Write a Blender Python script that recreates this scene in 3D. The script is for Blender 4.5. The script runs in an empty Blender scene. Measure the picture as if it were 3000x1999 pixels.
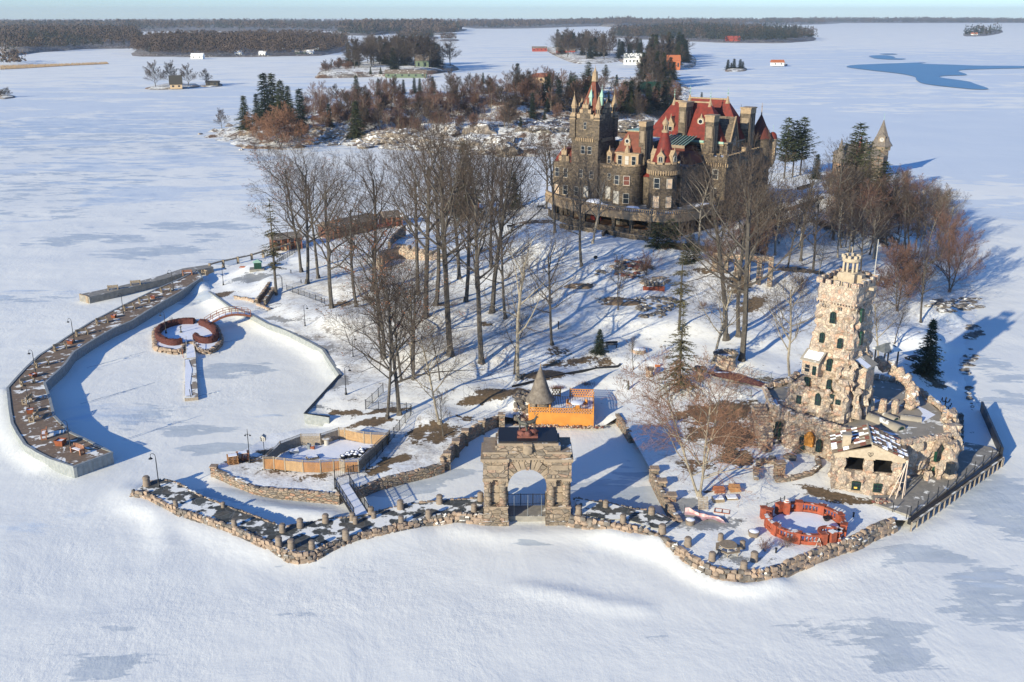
import bpy, bmesh, math, random
import numpy as np
from mathutils import Vector, Matrix, noise as mnoise
from mathutils.geometry import delaunay_2d_cdt
random.seed(7); rng=np.random.default_rng(7)
sc=bpy.context.scene; COL=sc.collection
R=math.radians; PI=math.pi
HAZE=.00008
# ---------------- camera
F=2911.; PITCH=R(18.2); H=50.
cam=bpy.data.cameras.new("camera"); co=bpy.data.objects.new("camera",cam); COL.objects.link(co)
co.location=(0,0,H); co.rotation_euler=(PI/2-PITCH,0,0)
cam.sensor_width=36; cam.lens=F/3000*36; cam.clip_start=1; cam.clip_end=80000
sc.camera=co
# ---------------- light
SUN_AZ=R(40); SUN_EL=R(17.5)      # shadows run towards (+sin az, +cos az)
w=bpy.data.worlds.new("World"); sc.world=w; w.use_nodes=True
nt=w.node_tree; bg=nt.nodes['Background']
sky=nt.nodes.new('ShaderNodeTexSky'); sky.sky_type='NISHITA'; sky.sun_disc=False
sky.sun_elevation=SUN_EL; sky.sun_rotation=PI+SUN_AZ
sky.air_density=1.0; sky.dust_density=0.0; sky.ozone_density=6.0; sky.altitude=400
_tm=nt.nodes.new('ShaderNodeMix'); _tm.data_type='RGBA'; _tm.blend_type='MULTIPLY'; _tm.inputs[0].default_value=1; _tm.inputs[7].default_value=(.79,.925,1.12,1)
nt.links.new(sky.outputs[0],_tm.inputs[6]); nt.links.new(_tm.outputs[2],bg.inputs[0]); bg.inputs[1].default_value=0.13
sl=bpy.data.lights.new("sun",'SUN'); so=bpy.data.objects.new("sun",sl); COL.objects.link(so)
sl.energy=5.0; sl.angle=R(0.5); sl.color=(1.0,0.905,0.70)
d=Vector((math.sin(SUN_AZ)*math.cos(SUN_EL),math.cos(SUN_AZ)*math.cos(SUN_EL),-math.sin(SUN_EL)))
so.rotation_euler=d.to_track_quat('-Z','Y').to_euler(); so.location=(-60,-60,120)
sc.view_settings.view_transform='Standard'; sc.view_settings.look='None'; sc.view_settings.exposure=0.50; sc.view_settings.gamma=1
# ---------------- pixel (3000x1999 photograph) -> world
cp,sp=math.cos(PITCH),math.sin(PITCH)
def ray(px,py):
    u=(px-1500)/F; v=-(py-999.5)/F
    return (u, cp+v*sp, -sp+v*cp)
def P(q,z=0):
    d=ray(*q); t=(z-H)/d[2]
    return (d[0]*t,d[1]*t,z)
def conv(x0,y0,s): return lambda x,y:(x0+x*s,y0+y*s)
D=conv(0,0,1.275); K1=conv(1600,200,750/2262); K2=conv(2150,680,800/1394); K3=conv(1250,1050,600/1711)
K4=conv(0,750,700/1568); K5=conv(600,1150,700/2195); K6=conv(450,700,700/1829); KR=conv(1800,1350,700/2353)
K7=conv(350,1250,900/2353); B3=conv(700,450,900/2171); B4=conv(1500,600,900/2171); B5=conv(2200,300,800/1568)
T1=conv(0,0,1500/2353); T2=conv(1500,0,1500/2353); KA=conv(2200,1050,600/2091); KB=conv(2600,850,400/965)
# ---------------- objects
def new_obj(name,data,parent=None,loc=(0,0,0)):
    o=bpy.data.objects.new(name,data); COL.objects.link(o); o.location=loc
    if parent: o.parent=parent
    return o
def tag(o,label=None,cat=None,group=None,kind=None):
    if label: o['label']=label
    if cat: o['category']=cat
    if group: o['group']=group
    if kind: o['kind']=kind
    return o
def thing(name,label,cat,loc=(0,0,0),group=None):
    return tag(new_obj(name,None,None,loc),label,cat,group)
def world_loc(o):
    v=Vector((0,0,0))
    while o: v=v+Vector(o.location); o=o.parent
    return v
class MB:
    def __init__(s,T=None): s.v=[];s.f=[];s.m=[];s.mats=[];s.T=T;s.cur=0
    def mat(s,m):
        if m not in s.mats: s.mats.append(m)
        s.cur=s.mats.index(m); return s
    def add(s,vs,fs,m=None):
        if m is not None: s.mat(m)
        n=len(s.v)
        s.v.extend([s.T(*p) for p in vs] if s.T else [tuple(p) for p in vs])
        s.f.extend([tuple(i+n for i in f) for f in fs]); s.m.extend([s.cur]*len(fs)); return s
    def box(s,x0,x1,y0,y1,z0,z1,m=None):
        return s.add([(x0,y0,z0),(x1,y0,z0),(x1,y1,z0),(x0,y1,z0),(x0,y0,z1),(x1,y0,z1),(x1,y1,z1),(x0,y1,z1)],
          [(0,3,2,1),(4,5,6,7),(0,1,5,4),(1,2,6,5),(2,3,7,6),(3,0,4,7)],m)
    def prism(s,poly,z0,z1,m=None,top=None,cap=True):
        n=len(poly); a=sum(poly[i][0]*poly[(i+1)%n][1]-poly[(i+1)%n][0]*poly[i][1] for i in range(n))
        if a<0: poly=poly[::-1]
        tp=top or poly
        if top and a<0: tp=top[::-1]
        vs=[(p[0],p[1],z0) for p in poly]+[(p[0],p[1],z1) for p in tp]
        fs=[(i,(i+1)%n,n+(i+1)%n,n+i) for i in range(n)]
        if cap: fs+=[tuple(range(n,2*n)),tuple(range(n-1,-1,-1))]
        return s.add(vs,fs,m)
    def lathe(s,c,prof,n=16,m=None,a0=0,a1=2*PI):
        full=abs(a1-a0-2*PI)<1e-6; k=n if full else n+1
        vs=[];fs=[]
        for r,z in prof:
            for i in range(k):
                a=a0+(a1-a0)*i/n; vs.append((c[0]+r*math.cos(a),c[1]+r*math.sin(a),z))
        for j in range(len(prof)-1):
            for i in range(n):
                i2=(i+1)%k
                fs.append((j*k+i,j*k+i2,(j+1)*k+i2,(j+1)*k+i))
        if full:
            if prof[0][0]>1e-4: fs.append(tuple(range(k-1,-1,-1)))
            if prof[-1][0]>1e-4: fs.append(tuple((len(prof)-1)*k+i for i in range(k)))
        return s.add(vs,fs,m)
    def tube(s,pts,rad,n=6,m=None):
        pts=[Vector(p) for p in pts]; L=len(pts)
        if not hasattr(rad,'__len__'): rad=[rad]*L
        vs=[];fs=[]; up=None
        for i,p in enumerate(pts):
            t=(pts[min(i+1,L-1)]-pts[max(i-1,0)])
            if t.length<1e-9: t=Vector((0,0,1))
            t.normalize()
            if up is None: up=t.orthogonal()
            a=(up-t*up.dot(t)); a=a.normalized() if a.length>1e-6 else t.orthogonal(); up=a; b=t.cross(a)
            for k in range(n):
                g=2*PI*k/n; vs.append(tuple(p+(a*math.cos(g)+b*math.sin(g))*rad[i]))
        for i in range(L-1):
            for k in range(n):
                k2=(k+1)%n; fs.append((i*n+k,i*n+k2,(i+1)*n+k2,(i+1)*n+k))
        fs.append(tuple(range(n-1,-1,-1))); fs.append(tuple((L-1)*n+k for k in range(n)))
        return s.add(vs,fs,m)
    def rock(s,c,r,m=None,flat=.7,jit=.25,rz=None):
        # irregular boulder from an icosphere-like 12 vertex hull, once split
        rz=random.uniform(0,6.28) if rz is None else rz
        r3=r if hasattr(r,'__len__') else (r,r,r*flat)
        seed=random.uniform(0,100); vs=[]
        for v in ICO[0]:
            k=1+jit*(mnoise.noise((v[0]*1.7+seed,v[1]*1.7,v[2]*1.7))*2)
            x,y,z=v[0]*k*r3[0],v[1]*k*r3[1],v[2]*k*r3[2]
            vs.append((c[0]+x*math.cos(rz)-y*math.sin(rz),c[1]+x*math.sin(rz)+y*math.cos(rz),c[2]+z))
        return s.add(vs,ICO[1],m)
    def build(s,name,parent=None,smooth=False,label=None,cat=None,group=None,kind=None,sharp=40):
        me=bpy.data.meshes.new(name)
        off=world_loc(parent) if parent else Vector((0,0,0))
        loc=(0,0,0)
        vs=np.array(s.v,dtype=float).reshape(-1,3)-np.array(off)
        if parent is None and cat and len(vs):
            base=vs.mean(axis=0); base[2]=vs[:,2].min(); vs=vs-base; loc=tuple(base)
        me.from_pydata(vs.tolist(),[],s.f)
        for m in s.mats: me.materials.append(MT[m])
        me.polygons.foreach_set('material_index',s.m)
        if smooth:
            me.polygons.foreach_set('use_smooth',[True]*len(s.f)); me.set_sharp_from_angle(angle=R(sharp))
        me.update()
        o=new_obj(name,me,parent,loc); return tag(o,label,cat,group,kind)
_b=bmesh.new(); bmesh.ops.create_icosphere(_b,subdivisions=2,radius=1)
ICO=([tuple(v.co) for v in _b.verts],[tuple(v.index for v in f.verts) for f in _b.faces]); _b.free()
def copy_tree(o,parent=None):
    c=o.copy(); COL.objects.link(c); c.parent=parent
    if parent: c.matrix_parent_inverse=o.matrix_parent_inverse
    for ch in KIDS.get(o.name,None) or [k for k in o.children]: copy_tree(ch,c)
    return c
KIDS={}
def place(proto,used,loc,rz=0,s=1,label=None,group=None,cat=None,sz=None):
    """first placement moves the prototype itself, later ones copy it with its parts"""
    if not used: used.append(1); o=proto
    else:
        o=copy_tree(proto)
    o.location=loc; o.rotation_euler=(0,0,rz); o.scale=(s,s,sz if sz else s)
    if label: o['label']=label
    if group: o['group']=group
    if cat: o['category']=cat
    return o
def smoothpath(pts,n=6,closed=False):
    out=[]; L=len(pts)
    rngi=range(L if closed else L-1)
    for i in rngi:
        p0=pts[(i-1)%L] if closed or i>0 else pts[0]; p1=pts[i]; p2=pts[(i+1)%L]
        p3=pts[(i+2)%L] if closed or i+2<L else pts[-1]
        for k in range(n):
            t=k/n
            out.append(tuple(.5*((2*b)+(-a+c)*t+(2*a-5*b+4*c-d)*t*t+(-a+3*b-3*c+d)*t**3) for a,b,c,d in zip(p0,p1,p2,p3)))
    if not closed: out.append(tuple(pts[-1]))
    return out
def resample(pts,step):
    pts=[Vector(p) for p in pts]; out=[pts[0]]; acc=0
    for a,b in zip(pts,pts[1:]):
        L=(b-a).length; 
        if L<1e-9: continue
        t=step-acc
        while t<=L: out.append(a+(b-a)*(t/L)); t+=step
        acc=(L-(t-step))
    out.append(pts[-1]); return out
def offset_path(pts,dist):
    out=[]; L=len(pts)
    for i,p in enumerate(pts):
        a=Vector(pts[max(i-1,0)][:2]); b=Vector(pts[min(i+1,L-1)][:2]); t=(b-a)
        t=t.normalized() if t.length>1e-9 else Vector((1,0))
        out.append((p[0]-t.y*dist,p[1]+t.x*dist)+tuple(p[2:]))
    return out
def strip_wall(mb,pts,z0,z1,th,m=None,close=False):
    """wall of thickness th following pts (2d), z0/z1 numbers or lists"""
    A=offset_path(pts,th/2); B=offset_path(pts,-th/2); n=len(pts)
    Z0=z0 if hasattr(z0,'__len__') else [z0]*n; Z1=z1 if hasattr(z1,'__len__') else [z1]*n
    vs=[];fs=[]
    for i in range(n):
        vs+=[(A[i][0],A[i][1],Z0[i]),(A[i][0],A[i][1],Z1[i]),(B[i][0],B[i][1],Z1[i]),(B[i][0],B[i][1],Z0[i])]
    for i in range(n-1):
        a=4*i;b=a+4
        fs+=[(a,b,b+1,a+1),(a+1,b+1,b+2,a+2),(a+2,b+2,b+3,a+3),(a+3,b+3,b,a)]
    fs+=[(0,1,2,3),(4*n-1,4*n-2,4*n-3,4*n-4)]
    return mb.add(vs,fs,m)
# ---------------- materials
MT={}
def _n(nt,t,**k):
    n=nt.nodes.new(t)
    for a,b in k.items():
        if hasattr(n,a): setattr(n,a,b)
        else: n.inputs[a.replace('_',' ')].default_value=b
    return n
def ramp(nt,src,a,b):
    r=_n(nt,'ShaderNodeMapRange'); r.inputs[1].default_value=a; r.inputs[2].default_value=b; r.interpolation_type='SMOOTHSTEP'
    nt.links.new(src,r.inputs[0]); return r.outputs[0]
def mixc(nt,f,a,b):
    m=_n(nt,'ShaderNodeMix',data_type='RGBA')
    for s,i in ((f,0),(a,6),(b,7)):
        if hasattr(s,'default_value') and not isinstance(s,(tuple,float,int)): nt.links.new(s,m.inputs[i])
        elif isinstance(s,tuple): m.inputs[i].default_value=(*s,1) if len(s)==3 else s
        else: m.inputs[i].default_value=s
    return m.outputs[2]
def math_(nt,op,a,b=None):
    m=_n(nt,'ShaderNodeMath',operation=op)
    for i,s in enumerate((a,b)):
        if s is None: continue
        if isinstance(s,(int,float)): m.inputs[i].default_value=s
        else: nt.links.new(s,m.inputs[i])
    return m.outputs[0]
def coords(nt,scale=(1,1,1),world=True):
    if world: g=_n(nt,'ShaderNodeNewGeometry').outputs[0]
    else: g=_n(nt,'ShaderNodeTexCoord').outputs[3]
    mp=_n(nt,'ShaderNodeMapping'); mp.inputs[3].default_value=scale; nt.links.new(g,mp.inputs[0]); return mp.outputs[0]
def noise(nt,c,scale,detail=4,rough=.55,dist=0):
    n=_n(nt,'ShaderNodeTexNoise'); n.inputs['Scale'].default_value=scale; n.inputs['Detail'].default_value=detail
    n.inputs['Roughness'].default_value=rough; n.inputs['Distortion'].default_value=dist; nt.links.new(c,n.inputs[0]); return n.outputs[0]
def bumpn(nt,h,strength,dist,prev=None):
    b=_n(nt,'ShaderNodeBump'); b.inputs['Strength'].default_value=strength; b.inputs['Distance'].default_value=dist
    nt.links.new(h,b.inputs['Height'])
    if prev: nt.links.new(prev,b.inputs['Normal'])
    return b.outputs[0]
SNOW=(.88,.87,.79)
def newmat(name,rough=.85,spec=.3,metal=0):
    m=bpy.data.materials.new(name); m.use_nodes=True; nt=m.node_tree; b=nt.nodes['Principled BSDF']
    b.inputs['Roughness'].default_value=rough; b.inputs['Specular IOR Level'].default_value=spec; b.inputs['Metallic'].default_value=metal
    MT[name]=m; return nt,b
def simple(name,c1,c2=None,scale=3,rough=.85,bump=0,bscale=None,snow=0,spec=.3,metal=0,world=True,stretch=(1,1,1),contrast=(.35,.65)):
    nt,b=newmat(name,rough,spec,metal); co_=coords(nt,stretch,world)
    col=c1
    n1=noise(nt,co_,scale,4)
    if c2: col=mixc(nt,ramp(nt,n1,*contrast),c1,c2)
    if snow:
        sep=_n(nt,'ShaderNodeSeparateXYZ'); nt.links.new(_n(nt,'ShaderNodeNewGeometry').outputs['Normal'],sep.inputs[0])
        up=ramp(nt,sep.outputs[2],.55,.8); ns=ramp(nt,noise(nt,co_,.6,5,.6,.4),.62-snow*.45,.68-snow*.45)
        col=mixc(nt,math_(nt,'MULTIPLY',up,ns),col,SNOW)
    if isinstance(col,tuple): b.inputs[0].default_value=(*col,1)
    else: nt.links.new(col,b.inputs[0])
    if bump: nt.links.new(bumpn(nt,noise(nt,co_,bscale or scale*3,3),bump,.05),b.inputs['Normal'])
    return nt,b
def stones(name,cols,scale,stretch=(1,1,1),joint=(.16,.13,.11),jw=.05,bump=.6,dist=.06,snow=0,rough=.9,rand=1,nmix=.25):
    """coursed or rubble stone: voronoi cells with their own colours and recessed joints"""
    nt,b=newmat(name,rough,.2); co_=coords(nt,stretch)
    vc=_n(nt,'ShaderNodeTexVoronoi',feature='F1'); vc.inputs['Scale'].default_value=scale; vc.inputs['Randomness'].default_value=rand
    ve=_n(nt,'ShaderNodeTexVoronoi',feature='DISTANCE_TO_EDGE'); ve.inputs['Scale'].default_value=scale; ve.inputs['Randomness'].default_value=rand
    nt.links.new(co_,vc.inputs[0]); nt.links.new(co_,ve.inputs[0])
    sx=_n(nt,'ShaderNodeSeparateColor'); nt.links.new(vc.outputs['Color'],sx.inputs[0])
    cr=_n(nt,'ShaderNodeValToRGB'); cr.color_ramp.interpolation='CONSTANT'; el=cr.color_ramp.elements
    while len(el)<len(cols): el.new(.5)
    for i,c in enumerate(cols): el[i].position=i/len(cols); el[i].color=(*c,1)
    nt.links.new(sx.outputs[0],cr.inputs[0])
    n1=noise(nt,co_,scale*2.5,4); hs=mixc(nt,ramp(nt,n1,.3,.7),(.72,.72,.72),(1.2,1.2,1.2))
    mu=_n(nt,'ShaderNodeMix',data_type='RGBA',blend_type='MULTIPLY'); mu.inputs[0].default_value=1
    nt.links.new(cr.outputs[0],mu.inputs[6]); nt.links.new(hs,mu.inputs[7])
    e=ramp(nt,ve.outputs['Distance'],0,jw)
    col=mixc(nt,e,joint,mu.outputs[2])
    if snow:
        sep=_n(nt,'ShaderNodeSeparateXYZ'); nt.links.new(_n(nt,'ShaderNodeNewGeometry').outputs['Normal'],sep.inputs[0])
        up=ramp(nt,sep.outputs[2],.5,.8); ns=ramp(nt,noise(nt,coords(nt),.7,5),.62-snow*.45,.68-snow*.45)
        col=mixc(nt,math_(nt,'MULTIPLY',up,ns),col,SNOW)
    nt.links.new(col,b.inputs[0])
    hh=math_(nt,'ADD',ramp(nt,ve.outputs['Distance'],0,jw*2.5),math_(nt,'MULTIPLY',n1,.5))
    nt.links.new(bumpn(nt,hh,bump,dist),b.inputs['Normal']); return nt,b
stones('granite',[(.14,.11,.077),(.10,.08,.058),(.168,.132,.09),(.12,.096,.067),(.082,.068,.053)],1.7,(1,1,2.1),jw=.04)
simple('buff',(.37,.27,.165),(.28,.205,.13),2,bump=.2,snow=0)
simple('buff_dark',(.27,.21,.145),(.21,.165,.115),2,bump=.2)
stones('rubble',[(.44,.345,.26),(.48,.36,.27),(.38,.315,.25),(.52,.42,.315),(.47,.31,.22),(.36,.305,.245),(.54,.45,.35),(.42,.35,.27),(.47,.375,.28)],2.6,joint=(.29,.235,.185),jw=.045,bump=.6,dist=.09)
stones('rubble_small',[(.48,.385,.29),(.52,.38,.28),(.40,.34,.265),(.54,.44,.33),(.48,.32,.235)],3.4,joint=(.27,.22,.18),jw=.06,bump=.8,dist=.06,snow=.15)
stones('wallstone',[(.33,.265,.19),(.28,.22,.155),(.36,.28,.21),(.25,.21,.165),(.36,.22,.145),(.21,.185,.155)],1.7,(1,1,2.3),joint=(.12,.10,.08),jw=.05,bump=.9,dist=.1,snow=.12)
stones('archstone',[(.27,.21,.15),(.225,.18,.13),(.32,.25,.18),(.30,.21,.15),(.19,.16,.125),(.25,.205,.155)],1.25,(1,1,1.9),joint=(.11,.09,.07),jw=.035,bump=.8,dist=.08,snow=.12)
simple('archtrim',(.32,.25,.175),(.24,.19,.135),1.5,bump=.4,snow=.05)
stones('slate',[(.075,.08,.075),(.095,.10,.09),(.06,.065,.062),(.11,.105,.09)],.9,joint=(.19,.2,.2),jw=.02,bump=.2,dist=.03,snow=.26)
simple('rockblock',(.23,.18,.135),(.38,.28,.20),1.3,bump=1,bscale=6,snow=.06,contrast=(.3,.7))
simple('rockgrey',(.10,.09,.08),(.22,.19,.155),1.2,bump=1,bscale=6,snow=.2,contrast=(.3,.7))
simple('roof_red',(.185,.027,.018),(.12,.022,.016),1.2,rough=.7,bump=.3,bscale=12)
simple('roof_brown',(.17,.055,.033),(.125,.042,.027),1.2,rough=.75,bump=.3,bscale=12)
simple('roof_shade',(.12,.035,.024),(.09,.03,.022),1.2,rough=.8,bump=.3)
simple('copper',(.22,.42,.33),(.33,.45,.37),4,rough=.6)
simple('lead',(.10,.115,.12),(.16,.17,.17),2,rough=.6,snow=.3)
simple('snowtop',(.87,.89,.92),(.82,.85,.9),1,rough=.6,bump=.3,bscale=3)
simple('frame_white',(.45,.43,.38),rough=.6); simple('board',(.70,.52,.36),(.60,.44,.3),4)
simple('frame_green',(.010,.055,.036),(.008,.04,.028),4,rough=.5)
simple('glass',(.015,.022,.03),rough=.08,spec=.6)
simple('black_metal',(.018,.02,.024),rough=.45); simple('grey_metal',(.20,.23,.25),(.28,.31,.32),3,rough=.5,metal=.3)
simple('pile_steel',(.24,.26,.255),(.31,.325,.315),2,rough=.6,bump=.2)
simple('concrete',(.29,.27,.23),(.22,.21,.185),1.4,bump=.15,snow=.1); simple('deck_brown',(.23,.165,.11),(.18,.13,.09),1.5,bump=.2,snow=.17)
simple('roofgrey',(.34,.305,.245),(.27,.245,.20),.6,bump=.1,snow=.08)
simple('bollard',(.26,.205,.155),(.20,.165,.13),3,bump=.5); simple('benchwood',(.31,.245,.165),(.24,.19,.13),4); simple('bench_red',(.27,.12,.07),(.34,.17,.1),4)
simple('planter',(.28,.085,.035),(.21,.065,.03),3,snow=.05); simple('orange_paint',(.55,.235,.045),(.47,.195,.035),1,rough=.6,bump=.1)
simple('terracotta',(.36,.085,.042),(.23,.065,.038),2.2,rough=.85,bump=.5,snow=.2); simple('fencewood',(.40,.205,.085),(.31,.165,.075),3,stretch=(1,1,.3),bump=.3)
simple('fencewood_pale',(.44,.29,.15),(.36,.235,.125),3,stretch=(1,1,.3),bump=.3); simple('greywood',(.26,.22,.17),(.34,.28,.21),4,bump=.2,snow=.25)
simple('cone_roof',(.13,.11,.09),(.22,.19,.155),2.2,bump=.9,bscale=7,contrast=(.3,.7)); simple('redstone',(.20,.075,.055),(.15,.06,.048),3,bump=.6)
simple('bronze',(.06,.07,.06),(.10,.09,.07),6,rough=.5); simple('tarp',(.33,.04,.032),(.24,.035,.03),1.5,rough=.5); simple('pinknet',(.55,.28,.26),(.68,.50,.48),2)
simple('shade_roof',(.15,.12,.09),(.19,.15,.115),2,bump=.4,snow=.06); simple('redwood_wall',(.15,.07,.045),(.11,.058,.042),3)
simple('hedge',(.075,.026,.022),(.11,.04,.03),5,rough=.95); simple('dark_shrub',(.10,.035,.03),(.16,.06,.04),5)
simple('bark',(.105,.093,.078),(.062,.055,.047),3,bump=.6,bscale=12,world=False); simple('bark_pale',(.33,.29,.22),(.22,.19,.145),2.5,bump=.5,bscale=12,world=False)
simple('twig',(.072,.053,.041),(.045,.034,.027),1,world=False); simple('twig_grey',(.12,.095,.074),(.08,.063,.05),1,world=False)
simple('twig_red',(.155,.085,.06),(.11,.064,.05),1,world=False); simple('twig_orange',(.23,.12,.07),(.17,.09,.055),1,world=False)
simple('leaf_dead',(.26,.11,.055),(.18,.08,.045),1,world=False)
simple('needle',(.040,.060,.028),(.075,.085,.035),.8,world=False,contrast=(.4,.6)); simple('needle_dark',(.018,.036,.026),(.035,.055,.034),.8,world=False)
simple('needle_olive',(.15,.13,.065),(.085,.085,.045),.8,world=False)
simple('needle_far',(.014,.024,.020),(.026,.032,.025),.05); simple('woods_far',(.062,.044,.034),(.095,.068,.052),.03)
simple('house_white',(.78,.78,.74)); simple('house_red',(.30,.06,.04)); simple('house_orange',(.42,.13,.05)); simple('house_green',(.13,.17,.11)); simple('house_dark',(.06,.055,.045)); simple('house_tan',(.55,.40,.24))
simple('reed',(.33,.24,.15),(.26,.19,.12),.2); simple('yellow',(.7,.45,.08)); simple('rail_brown',(.33,.13,.07),(.27,.1,.06),3)
simple('playstone',(.47,.39,.28),(.39,.32,.23),3,bump=.3); simple('palepink',(.62,.50,.40))
simple('rockflat',(.24,.165,.10),(.17,.12,.08),1.5,bump=.5,bscale=5,snow=.05)
simple('woodfloor',(.16,.125,.10),(.07,.058,.05),.02,snow=.15)
simple('crack',(.45,.52,.58))
simple('terrafloor',(.30,.17,.10),(.24,.14,.09),1.5)
simple('rockshore',(.34,.28,.21),(.17,.145,.12),.5,bump=.8,bscale=2,snow=.28,contrast=(.35,.6))
# ---------------- shorelines (pixel, top height)
def pl(K,*pts): return [(K(x,y),z) for x,y,z in pts]
MAIN=pl(K6,(355,345,.1),(440,400,.9),(585,520,1.3),(735,575,1.3),(880,655,1.3),(1030,710,1.3),(1210,800,1.3),(1300,852,1.3),(1430,1045,1.3),(1160,1342,1.3),(1340,1365,.9))+\
 pl(K5,(1080,315,.2),(900,330,.3),(730,368,.4),(620,372,.4),(520,440,.4),(170,635,.7),(75,685,1.1),(110,705,1.1),(465,868,1.1),(1220,932,1.1),(1370,890,1.1),(1600,800,1.1),(2060,690,1.1),(2185,650,1.1))+\
 pl(K3,(150,815,1.3),(225,722,1.4),(300,645,1.4),(350,598,1.5),(470,535,1.5),(600,480,1.5),(720,500,1.0),(850,550,.35),(1395,568,.35),(1490,560,.35),(1600,490,1.0),(1660,560,1.2))+\
 pl(KR,(365,100,1.2),(440,260,1.2),(540,400,1.2),(610,520,1.1),(600,590,1.1),(340,490,1.1),(0,430,1.1))+\
 pl(K3,(1500,1200,1.1),(1240,1168,1.1),(1215,1320,1.1),(1500,1370,1.1))+\
 pl(KR,(0,610,1.1),(260,665,1.1),(400,725,1.1),(600,835,1.1),(760,950,1.1),(960,1050,1.1),(1180,1092,1.1),(1440,1085,1.1),(1580,1060,1.1),(1800,960,1.1),(2000,885,1.1))+\
 pl(K2,(640,1530,1.1),(800,1470,1.0),(900,1472,1.0),(1362,1142,1.0),(1262,915,.9))+\
 pl(D,(2226,895,.1),(2222,830,0),(2240,760,0),(2250,720,0),(2262,690,0),(2240,655,0),(2195,600,0),(2150,540,0),(2120,480,0),(2072,430,0),(2025,396,0),(1950,384,0),(1800,376,0),(1600,374,0),(1400,385,0),(1300,398,0),(1230,415,0),(1190,425,0),(1110,440,0),(1000,462,0),(900,490,0),(800,520,0),(700,548,0),(620,582,0),(560,598,.3),(500,622,.3),(455,640,.2))
MP=[P(q,z) for q,z in MAIN]
CTRL=[(660,760,1.5),(700,700,2.2),(640,640,2.6),(600,610,2.2),(560,650,1.5),(780,900,1.6),(870,960,1.4),(760,830,1.9),(1000,950,2.2),(1100,900,2.3),(1190,910,2.4),(1250,860,2.6),(1400,800,3.2),(1500,820,2.6),
 (1620,860,2.4),(800,720,3.3),(850,650,3.8),(1000,700,4.4),(1000,800,3.4),(1200,700,5.0),(1200,780,4.0),(1300,660,6.3),(1400,600,8.0),(1300,545,8.7),(1480,560,9.0),(1100,600,5.4),(950,560,3.4),(850,560,2.6),(740,590,2.6),
 (1150,500,5.0),(1240,480,7.4),(1260,510,8.3),(1640,600,8.0),(1560,560,9.0),(1400,560,8.9),(1800,620,6.5),(1900,600,6.0),(2000,600,5),(2100,600,3),(2150,700,2.6),(2100,760,3),(2080,840,2.4),(2180,880,1.2),(2150,950,1.0),(2000,500,6),(1900,450,8),(2050,450,4),
 (1820,440,9),(1700,430,10),(1500,430,10),(1350,440,9),(1450,640,6.8),(1450,700,5.4),(1600,720,4.6),(1700,820,3.1),(1700,740,3.8),(1800,760,3.6),(1850,700,4.5),(1560,600,7.6),(1300,930,1.0),(1420,930,1.0),(1500,940,1.2),(1450,860,2.0),
 (1650,1000,1.3),(1600,1100,1.2),(1700,1000,1.4),(1750,1120,1.3),(1850,1150,1.2),(1700,1250,1.1),(1850,1080,1.4),(2150,1050,1.0),(2050,1130,1.0),(600,1080,1.1),(700,1110,1.1),(850,1040,1.2),(950,1000,1.4),(900,1080,1.2),(980,1040,1.4),
 (1380,470,9),(1450,520,9),(1660,540,9),(1740,520,9),(1780,470,9),(1730,900,3.0),(1780,900,3.0),(1600,930,1.8),(1680,920,2.4),(1950,900,3),(2040,880,3),(1850,960,2)]
_c=[P(D(x,y),z) for x,y,z in CTRL]
_bd=[]
for i in range(len(MP)):
    a=np.array(MP[i]); b=np.array(MP[(i+1)%len(MP)]); n=max(1,int(np.linalg.norm(a[:2]-b[:2])/4))
    for k in range(n): _bd.append(tuple(a+(b-a)*k/n))
CX=np.array(_c+_bd)
POLY=np.array([(p[0],p[1]) for p in MP])
def inside_many(x,y,poly):
    r=np.zeros(len(x),bool); j=len(poly)-1
    for i in range(len(poly)):
        xi,yi=poly[i]; xj,yj=poly[j]
        c=((yi>y)!=(yj>y))&(x<(xj-xi)*(y-yi)/(yj-yi+1e-12)+xi); r^=c; j=i
    return r
def hf(x,y):
    x=np.atleast_1d(x).astype(float); y=np.atleast_1d(y).astype(float)
    d2=(x[:,None]-CX[None,:,0])**2+(y[:,None]-CX[None,:,1])**2+.6
    w_=d2**-1.7
    h=(w_*CX[None,:,2]).sum(1)/w_.sum(1)
    return h
# rocky island behind
ISL2=[P(D(x,y),0) for x,y in [(452,312),(500,325),(560,342),(640,345),(700,341),(760,336),(830,336),(900,345),(980,352),(1060,350),(1130,356),(1230,362),(1300,362),(1360,350),(1420,330),(1480,310),(1560,280),(1600,250),(1590,205),(1560,182),(1500,176),(1400,180),(1300,188),(1230,190),(1100,206),(980,222),(880,232),(790,243),(700,250),(620,262),(560,280),(490,298)]]
I2P=np.array([(p[0],p[1]) for p in ISL2])
I2C=[P(D(x,y),z) for x,y,z in [(600,300,3),(700,290,5),(760,285,6),(830,245,11),(900,260,9),(900,300,4.5),(960,235,12),(1050,222,13),(1050,280,7),(1100,310,5),(1180,320,6),(1150,215,14),(1250,200,14),(1250,290,7),(1350,300,6),(1350,210,13),(1450,270,8),(1450,215,12),(1520,220,8),(1550,240,5),(560,300,2)]]
I2X=np.array(I2C+[ISL2[i] for i in range(len(ISL2))]+[tuple((np.array(ISL2[i])+np.array(ISL2[(i+1)%len(ISL2)]))/2) for i in range(len(ISL2))])
def hf2(x,y):
    x=np.atleast_1d(x).astype(float); y=np.atleast_1d(y).astype(float)
    d2=(x[:,None]-I2X[None,:,0])**2+(y[:,None]-I2X[None,:,1])**2+20
    w_=d2**-1.6; return (w_*I2X[None,:,2]).sum(1)/w_.sum(1)
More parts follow.
